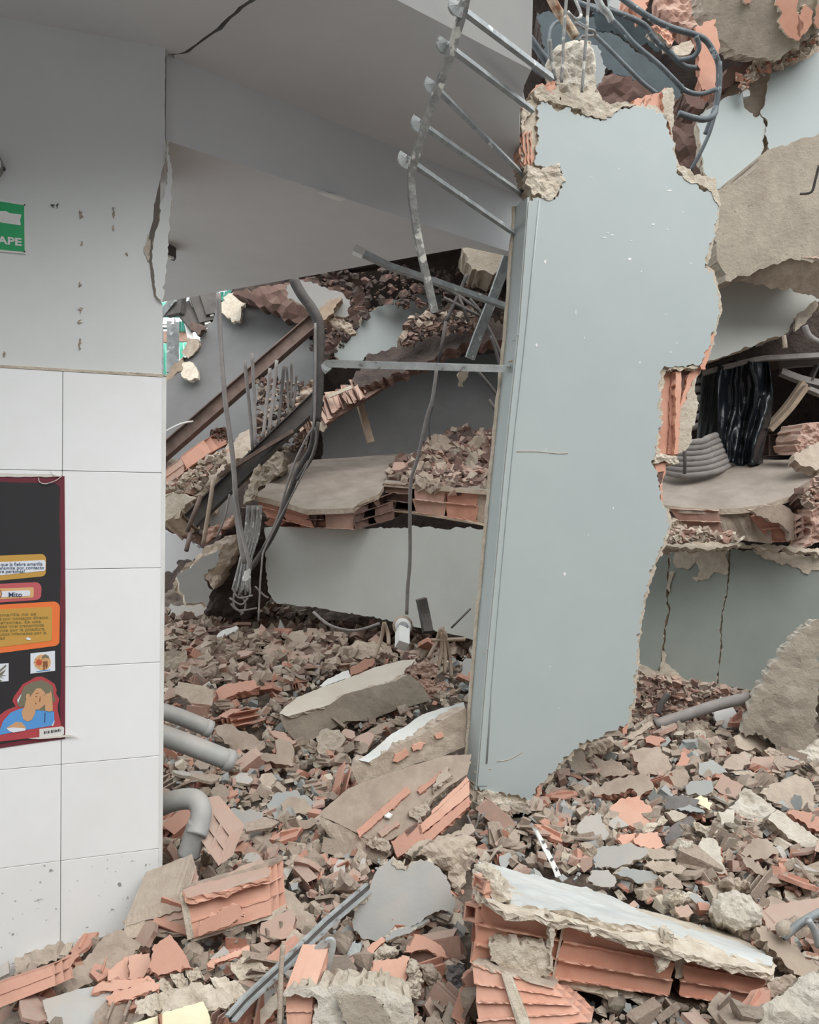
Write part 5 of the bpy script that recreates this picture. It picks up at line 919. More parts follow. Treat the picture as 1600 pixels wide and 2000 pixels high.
crust([(925, 1878, 2.0), (990, 1898, 1.98), (1070, 1915, 1.98), (1080, 1905, 2.05), (1200, 1930, 2.06), (1290, 1952, 2.1), (1380, 1965, 2.14), (1490, 1972, 2.14), (1470, 1940, 2.4), (1200, 1900, 2.4), (930, 1860, 2.3)], .022, ['cream', 'cream'], 'mortar_bed', fg, lump=.008)
solid('mortar_patch', PX(955, 1842, 975, 1834, 1010, 1846, 1045, 1848, 1075, 1852, 1078, 1900, 1060, 1912, 1030, 1905, 985, 1895, 962, 1875), Pl(P(1010, 1880, 1.98), (0, -1, .1)), .05, ('cream', 'cream'), jag=2, seg=6, lump=.006, parent=fg)
solid('mortar_joint', K7(385, 990, 415, 1000, 420, 1060, 412, 1150, 415, 1250, 395, 1240, 402, 1120, 395, 1040), Pl(P(1080, 1845, 1.975), (0, -1, .1)), .04, ('cream',), jag=1.5, seg=6, lump=.004, parent=fg)
solid('mortar_joint', K7(905, 1100, 925, 1075, 950, 1085, 950, 1180, 925, 1230, 885, 1260, 875, 1210, 905, 1180), Pl(P(1300, 1885, 2.02), (0, -1, .1)), .05, ('cream',), jag=1.5, seg=6, lump=.006, parent=fg)
solid('rear_strip', PX(1250, 1940, 1380, 1958, 1400, 1975, 1300, 1975, 1240, 1965), Pl(P(1320, 1960, 2.2), (0, -1, .3)), .05, ('mortar',), parent=fg, jag=1)
for c in ((58, 815, 118, 850, 100, 905, 50, 880), (60, 850, 105, 880, 110, 960, 48, 925), (20, 940, 75, 965, 70, 1035, 10, 1020)):
    q = K7(*c); cellbox([(*q[0], 2.2), (*q[1], 2.02), (*q[2], 2.0), (*q[3], 2.18)], (.03, .03, -.01), fg, 'brick_fresh')
solid('mortar_end', K7(60, 770, 130, 790, 210, 930, 150, 960, 120, 880, 110, 820, 60, 800), Pl(P(950, 1740, 2.03), (-.5, -1, .3)), .05, ('cream', 'cream'), jag=2, seg=6, lump=.008, parent=fg)
# joist stack behind the chunk's left end
def blk(name, lab, cat, front, bv, parts, exc=None, group=None):
    """a brick block: PARTS is a list of (u0,u1,v0,v1,flutes,material) bricks and ('m',u0,u1,v0,v1,w0,w1,material) mortar boxes"""
    f = hxp(*front, bv); c = f(.5, 1, .5); e = empty(name, c); tg(e, lab, cat, group)
    for p in parts:
        if p[0] == 'm': rub(f, *p[1:7], e, 'mortar', p[7], max(3, int((p[2]-p[1])*18)), .018)
        else: brick(f, p[0], p[1], p[2], p[3], nf=p[4], parent=e, m=p[5], ja=.02, seg=7, name='brick', holes=p[6] if len(p) > 6 else 0)
    EXC.append([q[:2] for q in front]); return e, f
blk('brick_wall_chunk', 'ribbed brick wall chunk underneath the long one, bottom centre right', 'masonry', ((925, 1885, 1.93), (1080, 1930, 1.9), (1150, 1995, 1.86), (935, 2030, 1.86)), (.05, .18, -.08), [(0, .42, 0, 1, 4, 'brick_fresh'), (.46, 1, 0, 1, 4, 'brick_fresh'), ('m', .38, .50, -.03, 1, -.04, .8, 'cream'), ('m', 0, 1, -.05, .02, 0, 1, 'mortar')])
blk('brick_wall_chunk', 'brick block with mortar between its two bricks, left of centre foreground', 'masonry', ((358, 1740, 2.30), (524, 1690, 2.38), (532, 1785, 2.34), (372, 1832, 2.27)), (.03, .09, -.02), [(.02, .99, .05, 1, 3, 'brick_fresh', .0), ('m', -.03, .04, 0, 1.02, -.04, .9, 'cream'), ('m', 0, 1, .97, 1.1, .1, 1, 'cream'), ('m', .0, 1.0, -.06, .04, .0, 1, 'dusty')])
crust([(356, 1737, 2.3), (420, 1715, 2.34), (470, 1695, 2.37), (508, 1678, 2.42), (528, 1700, 2.36), (524, 1712, 2.34), (440, 1735, 2.3), (362, 1756, 2.27)], .02, ['brick_dusty', 'brick_fresh'], 'top_skin', bpy.data.objects['brick_wall_chunk.002'], lump=.003, jag=1)
solid('broken_shell', K8(650, 430, 700, 400, 760, 365, 790, 368, 800, 400, 760, 430, 690, 455, 655, 470), Pl(P(430, 1800, 2.24), (0, -1, .3)), .015, ('brick_fresh',), jag=1, parent=bpy.data.objects['brick_wall_chunk.002'])
blk('brick_wall_chunk', 'dusty mortar covered brick block against the pillar foot', 'masonry', ((250, 1790, 2.38), (352, 1752, 2.42), (366, 1812, 2.38), (244, 1832, 2.34)), (.0, .15, .05), [(.3, 1, .3, 1, 2, 'brick_dusty'), ('m', 0, 1, -.15, .35, -.05, 1, 'mortar'), ('m', -.02, .32, .2, 1.0, -.02, 1, 'mortar')])
blk('brick_wall_chunk', 'brick lump with crumbly mortar at the bottom centre', 'masonry', ((556, 1938, 1.85), (612, 1940, 1.85), (606, 2010, 1.82), (560, 2010, 1.82)), (.02, .16, .02), [(0, 1, 0, 1, 2, 'brick_fresh')])
m1 = piece('mortar_block', 'big crumbly mortar block with a smooth triangular recess, bottom centre', 'mortar', K16(180, 1045, 250, 1010, 400, 990, 560, 990, 700, 985, 860, 1000, 960, 1040, 1040, 1090, 1075, 1180, 1060, 1300, 700, 1330, 360, 1330, 400, 1180, 430, 1110, 400, 1070, 200, 1060), Pl(P(700, 1960, 1.82), (0, -1, .35)), .16, ('concrete_pale', 'cream'), jag=2.5, seg=7, lump=.012, bulge=.01)
solid('smooth_face', K16(530, 1050, 600, 1060, 720, 1055, 790, 1060, 850, 1120, 900, 1200, 960, 1300, 640, 1300), Pl(P(700, 1970, 1.795), (0, -1, .35)), .01, ('concrete',), jag=1, parent=m1)
PH = lambda cx, cy, nx, ny, nz, l=.1: gp(cx, cy, (nx, ny, nz), l)
piece('brick_plate', 'cracked terracotta brick face lying on the mortar at the bottom centre', 'brick', K16(800, 830, 1040, 795, 1025, 890, 1015, 1020, 900, 1030, 880, 960, 790, 920), PH(765, 1905, .1, -.8, .6, .14), .03, ('brick_fresh',), jag=1)
piece('brick_plate', 'curved terracotta shell behind the bottom brick lump', 'brick', K16(290, 1005, 380, 895, 440, 905, 520, 935, 600, 930, 620, 950, 500, 990), PH(630, 1915, .1, -.8, .8, .13), .02, ('brick_fresh',), jag=1)
piece('brick_plate', 'terracotta shard standing below the round grey plaster piece', 'brick', K16(1010, 770, 1060, 700, 1085, 640, 1150, 660, 1260, 720, 1300, 800, 1250, 800, 1160, 740, 1080, 760), PH(835, 1850, .1, -.8, .6, .12), .02, ('brick_fresh',), jag=1)
piece('brick_plate', 'pinkish shell left of the mortar lump under the round plaster piece', 'brick', K16(720, 860, 730, 770, 790, 700, 860, 670, 870, 690, 820, 740, 770, 800, 760, 850), PH(720, 1860, .1, -.8, .6, .1), .03, ('brick_fresh',), jag=1)
piece('mortar_lump', 'rounded cream mortar lump under the round grey plaster piece', 'mortar', K16(790, 770, 870, 710, 950, 720, 970, 780, 900, 820, 800, 830), PH(752, 1860, .1, -.8, .6, .12), .09, ('cream',), jag=2, seg=6, lump=.01, bulge=.015)
piece('mortar_lump', 'tall crumbly mortar pillar right of the cracked brick face', 'mortar', K16(1040, 830, 1110, 860, 1130, 960, 1110, 1090, 1040, 1080, 1015, 1000, 1030, 900), PH(808, 1920, .1, -.9, .4, .14), .1, ('cream',), jag=2.5, seg=6, lump=.012, bulge=.015)
piece('mortar_lump', 'ragged mortar piece leaning left of the dark charred block', 'mortar', K16(1110, 850, 1200, 860, 1270, 940, 1290, 1060, 1220, 1110, 1160, 980), PH(845, 1920, .1, -.9, .4, .10), .08, ('mortar',), jag=2.5, seg=6, lump=.012, bulge=.01)
piece('charred_block', 'dark grey stained block standing at the bottom right of centre', 'concrete', K16(1300, 850, 1420, 840, 1410, 960, 1440, 1000, 1420, 1150, 1300, 1140, 1290, 1000), PH(890, 1930, .1, -.9, .4, .08), .1, ('charcoal', 'mortar'), jag=2, lump=.01)
piece('brick_plate', 'orange shard hanging left under the long chunk', 'brick', K16(1490, 840, 1570, 860, 1560, 960, 1520, 1080, 1430, 1020, 1410, 950, 1450, 900), PH(925, 1900, .3, -.9, .3, .14), .02, ('brick_fresh',), jag=1)
piece('plaster_disc', 'round blue grey plaster piece with a cream rim, foreground centre', 'plaster', K16(660, 620, 665, 500, 700, 430, 770, 340, 800, 240, 850, 180, 930, 130, 990, 150, 1015, 205, 1050, 180, 1120, 130, 1200, 160, 1280, 230, 1330, 330, 1350, 440, 1335, 490, 1220, 485, 1150, 530, 1060, 590, 930, 620, 880, 660, 820, 690, 740, 670), Pl(G(790, 1780)-ray(790, 1780)*.10, (.1, -1, .45)), .035, ('plaster_blue', 'cream', 'cream'), jag=1.5, seg=6)
for c in ((660, 480, 720, 400, 760, 350, 770, 380, 740, 440, 700, 440), (925, 170, 940, 130, 1000, 160, 1015, 205, 1000, 200, 960, 190)): solid('cream_rim', K16(*c), Pl(G(790, 1780)-ray(790, 1780)*.104, (.1, -1, .45)), .01, ('cream',), jag=1, seg=5, parent=bpy.data.objects['plaster_disc'])
piece('plaster_chip', 'grey chip under the lower edge of the round plaster piece', 'plaster', K16(880, 660, 930, 620, 1010, 598, 1080, 605, 1060, 630, 960, 660, 880, 690), PH(780, 1823, .1, -.8, .7, .13), .02, ('plaster_grey', 'cream'), jag=1, seg=5)
piece('mortar_mass', 'tan mortar mass right behind the round grey plaster piece', 'mortar', K16(1130, 60, 1180, 20, 1290, -20, 1450, -30, 1500, 20, 1500, 110, 1440, 220, 1400, 330, 1360, 440, 1330, 300, 1260, 190, 1160, 120, 1100, 110), Pl(G(870, 1700)-ray(870, 1700)*.08, (.2, -1, .5)), .12, ('mortar', 'concrete'), jag=2.5, seg=7, lump=.02, bulge=.02)
# slabs in the middle distance
def tslab(name, lab, cat, top, front, topm, frontm, tth=.02, fth=.12, nrm_top=(0, -.35, 1), nrm_front=(.15, -1, .1), Y=3, bump=.01, parts=()):
    f_ = V(front[len(front)//2])
    e = empty(name, G(*top[0])); tg(e, lab, cat); EXC.append(list(top)); EXC.append(list(front))
    cx = sum(p[0] for p in top)/len(top); cy = sum(p[1] for p in top)/len(top)
    pt = Pl(P(cx, cy, Y), nrm_top); solid('top_face', top, pt, tth, (topm, 'cream'), jag=.79, seg=7, parent=e, rough=.002, exc=False)
    k = front[0]; pf = Pl(pt.hit(*k), nrm_front); solid('front_face', front, pf, fth, (frontm, 'mortar'), jag=.79, seg=7, lump=bump, parent=e, exc=False, back=.9)
    for pp in parts: solid(pp[0], pp[1], Pl(pf.p+pf.n*pp[3], pf.n), .04, (pp[2],), jag=1, seg=7, parent=e)
    return e, pt, pf
tslab('wall_slab_piece', 'long fallen wall slab with a pale top, upper of two in the hollow', 'masonry', K6(560, 555, 590, 525, 640, 485, 750, 440, 880, 395, 1000, 345, 1120, 318, 1170, 315, 1130, 370, 1080, 410, 960, 440, 850, 470, 780, 520, 700, 540, 600, 570),
      K6(562, 560, 600, 572, 700, 542, 780, 522, 850, 472, 960, 442, 1080, 412, 1140, 380, 1190, 420, 1240, 500, 1080, 540, 960, 590, 860, 590, 700, 680, 640, 690, 575, 610), 'pale_render', 'concrete', Y=4.2, nrm_front=(.35, -1, .2))
e_ = bpy.data.objects['wall_slab_piece']
for c in ((1130, 370, 1180, 330, 1220, 312, 1265, 350, 1260, 400, 1200, 400), (1150, 420, 1200, 400, 1260, 400, 1250, 440, 1180, 460), (1200, 460, 1260, 420, 1320, 430, 1290, 480, 1230, 490), (1110, 400, 1150, 370, 1180, 400, 1140, 420)):
    solid('brick_cell', K6(*c), Pl(P(830, 1320, 4.35), (.4, -1, .3)), .05, ('brick_dusty', 'brick_dark'), jag=2, seg=6, parent=e_, lump=.02)
piece('brick_shell', 'white and orange curved pipe shell resting on the upper slab', 'brick', K6(880, 355, 930, 320, 990, 308, 985, 335, 930, 370, 880, 390), PH(710, 1302, .1, -.8, .6, .2), .03, ('brick',), jag=1)
piece('plaster_strip', 'thin white plaster strip leaning above the upper slab', 'plaster', K6(740, 435, 790, 395, 870, 362, 882, 392, 840, 405, 760, 438), PH(655, 1325, .1, -.6, .8, .2), .03, ('white',), jag=1)
tslab('wall_slab_piece', 'short thick wall slab with a white top, middle one of the stack beside the standing wall', 'masonry', K6(915, 765, 980, 720, 1060, 650, 1130, 610, 1200, 560, 1300, 530, 1385, 505, 1390, 530, 1300, 580, 1200, 650, 1080, 700, 960, 775),
      K6(905, 770, 960, 778, 1080, 702, 1200, 652, 1300, 582, 1392, 532, 1412, 560, 1400, 700, 1300, 745, 1170, 780, 1040, 830, 915, 880, 880, 800), 'plaster_pale', 'mortar', Y=3.35, nrm_front=(.25, -1, .15),
      parts=(('brick_patch', K6(1065, 770, 1080, 740, 1130, 715, 1140, 745, 1090, 775), 'brick_fresh', .012), ('brick_patch', K6(1155, 710, 1190, 685, 1215, 690, 1190, 715, 1160, 725), 'brick_fresh', .012), ('brick_patch', K6(1255, 655, 1290, 640, 1295, 655, 1265, 670), 'brick_fresh', .012)))
e3, pt3, pf3 = tslab('wall_slab_piece', 'big fallen slab of ribbed terracotta blocks at the foot of the standing wall', 'masonry', K6(740, 1000, 800, 950, 870, 890, 1000, 840, 1150, 790, 1300, 745, 1420, 738, 1400, 830, 1320, 880, 1200, 980, 1190, 1050, 1060, 1120, 980, 1130, 920, 1100, 850, 1060, 760, 1020),
      K6(742, 1015, 850, 1065, 930, 1110, 1050, 1150, 1060, 1190, 1000, 1230, 900, 1190, 800, 1120, 750, 1060), 'dusty', 'mortar', Y=2.95, tth=.07, nrm_top=(-.1, -.75, .7), nrm_front=(-.3, -1, .3))
for c, m_ in (((905, 1080, 1130, 880, 1150, 905, 920, 1110), 'brick'), ((1060, 1130, 1190, 1040, 1210, 1120, 1090, 1200), 'brick'), ((1180, 1060, 1410, 860, 1410, 920, 1190, 1100), 'brick_fresh'), ((1175, 900, 1300, 800, 1300, 830, 1190, 915), 'brick'), ((1200, 1100, 1410, 925, 1410, 970, 1220, 1140), 'brick'),
              ((1240, 990, 1400, 840, 1410, 855, 1240, 1015), 'brick_fresh'), ((1120, 1080, 1180, 1040, 1180, 1060, 1130, 1110), 'brick_dark'), ((1000, 1085, 1090, 1030, 1100, 1050, 1020, 1110), 'brick_dusty')):
    solid('brick_rib', K6(*c), Pl(pt3.p+pt3.n*.012, pt3.n), .03, (m_, 'brick'), jag=.79, seg=8, parent=e3)
for c in ((950, 1130, 990, 1110, 1060, 1120, 1050, 1170, 1010, 1170, 960, 1150), (1140, 1000, 1190, 960, 1240, 930, 1230, 980, 1180, 1050), (1290, 800, 1320, 790, 1330, 830, 1240, 900)):
    solid('mortar_lump', K6(*c), Pl(pt3.p+pt3.n*.02, pt3.n), .05, ('mortar',), jag=2, seg=5, lump=.012, parent=e3)
solid('white_chip', K6(1030, 1010, 1050, 995, 1062, 1005, 1048, 1022), Pl(pt3.p+pt3.n*.016, pt3.n), .008, ('white',), jag=.8, seg=5, parent=e3)
piece('plaster_piece', 'grey plaster plate lying between the ribbed slab and the round piece', 'plaster', K6(1120, 1180, 1180, 1130, 1260, 1110, 1340, 1090, 1420, 1050, 1440, 1080, 1380, 1120, 1300, 1160, 1220, 1200, 1160, 1210), PH(860, 1655, .1, -.6, .8, .1), .03, ('mortar', 'cream'), jag=2)
# pipes on the left
for lb, pts, r in (('upper grey plastic pipe coming out beside the pillar', ((300, 1385), (345, 1398), (412, 1425)), .030), ('lower grey plastic pipe with a collar coming out beside the pillar', ((300, 1430), (370, 1455), (455, 1488)), .036)):
    e = empty('plastic_pipe', P(*pts[1], 2.8)); tg(e, lb, 'pipe'); Yp = 2.95 if 'upper' in lb else 2.82
    tube('pipe_body', [(*q, Yp+.04*i) for i, q in enumerate(pts)], r, 'pvc', e, sides=20, sub=3)
    a, b_ = V(pts[-2]), V(pts[-1]); c = a.lerp(b_, .82); tube('collar', [(*c, Yp+.073), (*pts[-1], Yp+.082)], r*1.08, 'pvc', e, sides=20, sub=1); EXC.append([(pts[0][0], pts[0][1]-18), (pts[2][0], pts[2][1]-18), (pts[2][0], pts[2][1]+18), (pts[0][0], pts[0][1]+18)])
e = empty('plastic_elbow', P(370, 1600, 2.7)); tg(e, 'bent grey plastic pipe elbow lying beside the pillar', 'pipe')
tube('pipe_body', [(*q, 2.72-.02*i) for i, q in enumerate(K6(20, 975, 80, 950, 140, 938, 190, 945, 212, 990, 205, 1050, 190, 1100))], .034, 'pvc', e, sides=20); tube('pipe_end', [(*q, 2.62) for q in K6(205, 1040, 180, 1110, 155, 1190)], .036, 'pvc', e, sides=20)
EXC.append(K6(20, 940, 190, 920, 240, 980, 200, 1190, 140, 1190, 180, 1000, 20, 1000))
# long metal profile, thin post, strips
e = empty('metal_profile', P(600, 1830, 2.1)); tg(e, 'long thin metal channel lying from lower left up to the round plaster piece', 'metal strip')
L0 = [(722, 1732, 2.45), (640, 1802, 2.25), (560, 1880, 2.05), (480, 1955, 1.88), (450, 1990, 1.83)]
tube('channel_web', L0, .008, 'dark_metal', e, flatn=1, r2=.006, sub=1); tube('channel_lip', [(x+6, y+5, Y-.01) for x, y, Y in L0], .003, 'steel_light', e, flatn=1, r2=.006, sub=1); tube('channel_lip', [(x-6, y-5, Y-.01) for x, y, Y in L0], .003, 'steel_light', e, flatn=1, r2=.006, sub=1)
rod('thin_post', 'thin pale dusty rod standing at the bottom centre left', 'rod', [(553, 1845, 1.86), (549, 1900, 1.84), (546, 2010, 1.8)], .006, 'mortar')
rod('curved_strip', 'curved pale metal strip arching beside the thin dusty rod', 'strip', [(*q, 2.0) for q in K16(400, 760, 470, 700, 515, 690, 520, 740, 500, 810, 480, 880)], .008, 'steel_light', flatn=1, r2=.005)
piece('grey_strip', 'short light grey flat strip standing in the rubble, bottom centre', 'strip', K16(655, 700, 728, 706, 690, 800, 625, 905, 555, 915, 600, 830), PH(685, 1870, .1, -.9, .5, .12), .01, ('steel_light',), jag=.3)
piece('white_strip', 'white perforated edging strip sticking up in front of the wall slab', 'strip', K7(325, 615, 345, 620, 380, 680, 410, 740, 445, 825, 425, 830, 400, 770, 365, 700), PH(1070, 1665, .1, -.9, .5, .12), .006, ('white',), jag=0, seg=0)
for k, (x, y) in enumerate(((1063, 1643), (1072, 1658), (1080, 1678), (1087, 1697))): solid('hole', PX(x-1.5, y-1.5, x+1.5, y-1, x+1, y+2, x-1.5, y+1.5), PH(1070, 1665, .1, -.9, .5, .1225), .001, ('charcoal',), jag=.2, seg=3, parent=bpy.data.objects['white_strip'])
# bottom left
H = lambda lb, name, cat, c, m_, n=(0, -.7, .8), l=.07, t=.03, **k: piece(name, lb, cat, c, PH(sum(p[0] for p in c)/len(c), sum(p[1] for p in c)/len(c), *n, l), t, m_, **k)
H('flat grey plaster board with a square corner, bottom left', 'plaster_board', 'plaster', K8(140, 680, 250, 645, 330, 630, 420, 680, 445, 730, 300, 790, 170, 790), ('plaster_blue', 'cream'), (0, -.45, 1), .08, .02, jag=.6)
H('pale yellow flat board at the bottom edge', 'yellow_board', 'board', K8(440, 758, 560, 715, 670, 683, 690, 730, 695, 800, 480, 800), ('yellow_cream', 'cream'), (0, -.5, 1), .10, .03, jag=.8)
H('dusty terracotta plate crossing the grey board, lower one', 'brick_plate', 'brick', K8(350, 665, 505, 610, 520, 640, 360, 695), ('brick_fresh',), l=.12, t=.015, jag=1)
H('dusty terracotta plate crossing the grey board, upper one', 'brick_plate', 'brick', K8(305, 640, 330, 620, 490, 605, 505, 615, 430, 640, 310, 655), ('brick_fresh',), l=.13, t=.015, jag=1)
blk('hollow_brick', 'long ribbed terracotta brick at the bottom left corner', 'brick', ((-20, 1925, 2.05), (100, 1885, 2.12), (106, 1925, 2.08), (-20, 1975, 2.02)), (.02, .07, -.02), [(0, 1, 0, 1, 2, 'brick')])
H('split terracotta plate lying below the ribbed brick, bottom left corner', 'brick_plate', 'brick', K8(-10, 720, 150, 615, 180, 615, 120, 680, 0, 760), ('brick_dusty',), l=.08, jag=1)
H('large tan mortar slab leaning at the pillar foot, far left', 'mortar_slab', 'mortar', K8(45, 600, 55, 545, 120, 510, 200, 488, 250, 510, 200, 540, 100, 580), ('mortar',), l=.05, t=.06, jag=2, lump=.01)
H('mortar covered brick slab lying aslant below the pillar foot', 'mortar_slab', 'masonry', K8(300, 520, 340, 470, 400, 445, 465, 505, 400, 560, 300, 620, 220, 665, 170, 665, 200, 600, 270, 560), ('dusty', 'cream'), l=.10, t=.06, jag=2, lump=.008)
H('pale crumbly brick end right of the slanted mortar slab', 'mortar_slab', 'masonry', K8(400, 420, 430, 400, 480, 400, 500, 450, 500, 500, 470, 515, 430, 470), ('mortar',), l=.08, t=.08, jag=2, lump=.01)
H('broken terracotta block leaning over the slanted mortar slab', 'brick_plate', 'brick', K8(150, 575, 240, 520, 260, 530, 240, 560, 190, 600), ('brick',), l=.1, t=.04, jag=1)
H('pink cracked brick face below the two-brick block, left half', 'brick_plate', 'brick', K8(355, 580, 420, 535, 425, 610, 355, 615), ('brick_fresh',), l=.10, jag=1)
H('pink cracked brick face below the two-brick block, right half', 'brick_plate', 'brick', K8(422, 535, 490, 525, 495, 570, 470, 605, 425, 610), ('brick_fresh',), l=.10, jag=1)
H('angled terracotta gutter-shaped shard, foreground left', 'brick_plate', 'brick', K8(510, 500, 560, 462, 600, 520, 630, 575, 580, 580, 520, 600, 490, 570), ('brick',), l=.13, t=.02, jag=1)
H('thin red shard sloping in the foreground left of the channel', 'brick_plate', 'brick', K8(680, 560, 770, 520, 820, 500, 820, 520, 740, 550, 685, 570), ('brick_fresh',), l=.12, t=.015, jag=.8)
H('dusty pink brick block standing right of the two-brick block', 'brick_block', 'brick', K8(860, 425, 960, 380, 972, 400, 965, 470, 860, 492, 855, 460), ('brick_dusty',), l=.13, t=.09, jag=.8)
H('long tan mortar beam running down to the metal channel', 'mortar_beam', 'mortar', K8(890, 290, 930, 300, 1000, 370, 1060, 440, 1110, 480, 1090, 520, 1000, 470, 940, 400, 880, 330), ('mortar',), l=.10, t=.06, jag=2, lump=.008)
for i, c in enumerate(((445, 680, 520, 655, 560, 660, 600, 640, 560, 690, 500, 730, 450, 720), (560, 660, 640, 620, 700, 635, 760, 655, 770, 690, 680, 720, 600, 700, 520, 740), (690, 610, 740, 600, 790, 630, 820, 660, 760, 690, 720, 650),
        (760, 555, 820, 540, 880, 570, 870, 600, 790, 610, 765, 590), (510, 620, 540, 605, 580, 650, 560, 665, 520, 645), (560, 600, 600, 590, 615, 640, 590, 650), (610, 580, 650, 570, 665, 600, 630, 630))):
    H(['wide mortar crust right of the grey board', 'long dusty mortar crust near the bottom, left of the channel', 'cream mortar flake beside the metal channel, lower', 'lumpy cream mortar beside the metal channel, upper', 'small rounded mortar lump, first of three near the board', 'small rounded mortar lump, middle of three near the board', 'small rounded mortar lump, last of three near the board'][i],
      'mortar_crust', 'mortar', K8(*c), ('cream',), l=.10, t=.04, jag=2, seg=6, lump=.008)
H('white and orange brick edge at the bottom below the channel', 'brick_plate', 'brick', K8(830, 740, 910, 650, 915, 700, 850, 780), ('cream', 'brick_fresh'), l=.1, t=.03, jag=1)
H('light grey plank under the channel end', 'grey_strip', 'strip', K8(765, 750, 840, 660, 910, 640, 860, 720, 800, 780), ('plaster_blue',), l=.09, t=.02, jag=.5)
H('tan mortar shard standing behind the metal channel', 'mortar_shard', 'mortar', K8(930, 490, 970, 445, 1005, 470, 990, 530, 930, 560), ('mortar',), l=.11, t=.04, jag=1.5)
H('white grey plaster scrap by the curved strip', 'plaster_scrap', 'plaster', K8(930, 590, 1000, 560, 1070, 570, 1060, 600, 960, 610), ('plaster_blue',), l=.08, t=.02, jag=1)
# hollow, mid left
H('jagged pale grey plaster shard pointing down, mid left rubble', 'plaster_shard', 'plaster', K6(315, 1020, 350, 980, 400, 985, 440, 990, 488, 1000, 490, 1060, 470, 1150, 440, 1140, 400, 1100, 350, 1070), ('plaster_blue', 'cream'), l=.1, t=.025, jag=1.5, seg=6, n=(.1, -.9, .5))
H('cream plaster chip under the dark pipe end', 'plaster_shard', 'plaster', K6(470, 850, 480, 825, 530, 820, 552, 850, 520, 888, 490, 885), ('mortar',), l=.1, t=.02, jag=1)
H('broad grey plaster slab in the shade left of the ribbed slab', 'plaster_shard', 'plaster', K6(505, 960, 560, 910, 640, 900, 720, 950, 740, 990, 660, 1040, 540, 1030), ('plaster_grey',), l=.08, t=.04, jag=1.5)
H('dusty brown plate on the broad grey slab', 'brick_plate', 'brick', K6(570, 960, 600, 930, 680, 940, 710, 980, 690, 1005, 580, 1000), ('dusty',), l=.12, t=.02, jag=1)
H('tan flat plate below the broad grey slab', 'brick_plate', 'brick', K6(570, 1078, 600, 1030, 740, 1030, 700, 1070, 640, 1080), ('dusty',), l=.1, t=.015, jag=1)
blk('hollow_brick', 'ribbed brick lying beside the pipe elbow', 'brick', ((372, 1618, 2.62), (402, 1612, 2.66), (452, 1672, 2.6), (425, 1690, 2.55)), (.02, .1, .06), [(0, 1, 0, 1, 3, 'brick_dusty')])
H('grey concrete lump between the two long slabs', 'concrete_lump', 'concrete', K6(725, 660, 760, 625, 830, 630, 860, 670, 820, 720, 740, 755, 728, 700), ('concrete',), l=.1, t=.1, jag=1.5, lump=.01)
H('L shaped dusty brick corner in the shaded rubble', 'brick_corner', 'brick', K6(390, 735, 480, 730, 545, 740, 545, 680, 560, 670, 625, 690, 625, 790, 560, 780, 400, 750), ('dusty', 'brick_dusty'), l=.12, t=.07, jag=1.5)
H('large dark brown plate behind the L shaped corner', 'brick_plate', 'brick', K6(270, 620, 320, 600, 440, 650, 500, 690, 470, 730, 330, 700), ('dusty',), l=.1, t=.04, jag=1.5)
H('red curved plate above the grey concrete lump', 'brick_plate', 'brick', K6(510, 625, 580, 640, 640, 690, 600, 690, 540, 660), ('brick_dusty',), l=.12, t=.02, jag=1)
H('long slim brown bar between the two long slabs', 'brick_plate', 'brick', K6(900, 660, 1000, 610, 1110, 570, 1110, 590, 1000, 650, 910, 690), ('dusty',), l=.12, t=.04, jag=1)
H('cream square plaster plate, back left rubble', 'plaster_plate', 'plaster', K6(95, 470, 110, 415, 200, 430, 270, 450, 262, 520, 190, 550, 150, 490), ('mortar',), l=.2, t=.03, jag=1, n=(.1, -.8, .6))
H('ribbed red brick beside the cream square plate', 'brick_block', 'brick', K6(275, 450, 330, 425, 450, 405, 470, 440, 380, 465, 290, 500), ('brick',), l=.2, t=.06, jag=1)
H('pale concrete block at the pillar edge, back left', 'concrete_lump', 'concrete', K6(0, 300, 60, 280, 145, 270, 150, 360, 60, 395, 0, 400), ('concrete',), l=.1, t=.2, jag=1.5, lump=.01, n=(.2, -1, .4))
H('long white slat lying in the far back rubble', 'white_lath', 'board', K6(250, 240, 300, 190, 370, 165, 380, 175, 320, 215, 270, 245), ('white',), l=.15, t=.02, jag=.8)
H('pale torn paper-like plaster piece, far back rubble', 'plaster_plate', 'plaster', K6(590, 230, 620, 190, 665, 185, 690, 215, 660, 255, 620, 245), ('mortar',), l=.2, t=.02, jag=1)
H('small white pointed chip in the far back rubble', 'plaster_plate', 'plaster', K6(555, 180, 565, 135, 585, 175, 575, 190), ('white',), l=.2, t=.01, jag=.5, n=(0, -1, .3))
H('brown mortar bulk behind the upper slab', 'mortar_lump', 'mortar', K6(820, 270, 900, 235, 1000, 240, 1030, 280, 960, 310, 860, 300), ('mortar',), l=.15, t=.1, jag=2, lump=.02)
H('dark grey stone standing near the standing wall', 'concrete_lump', 'concrete', K6(1378, 330, 1390, 310, 1450, 320, 1470, 400, 1420, 430, 1380, 400), ('plaster_grey',), l=.2, t=.08, jag=1.5)
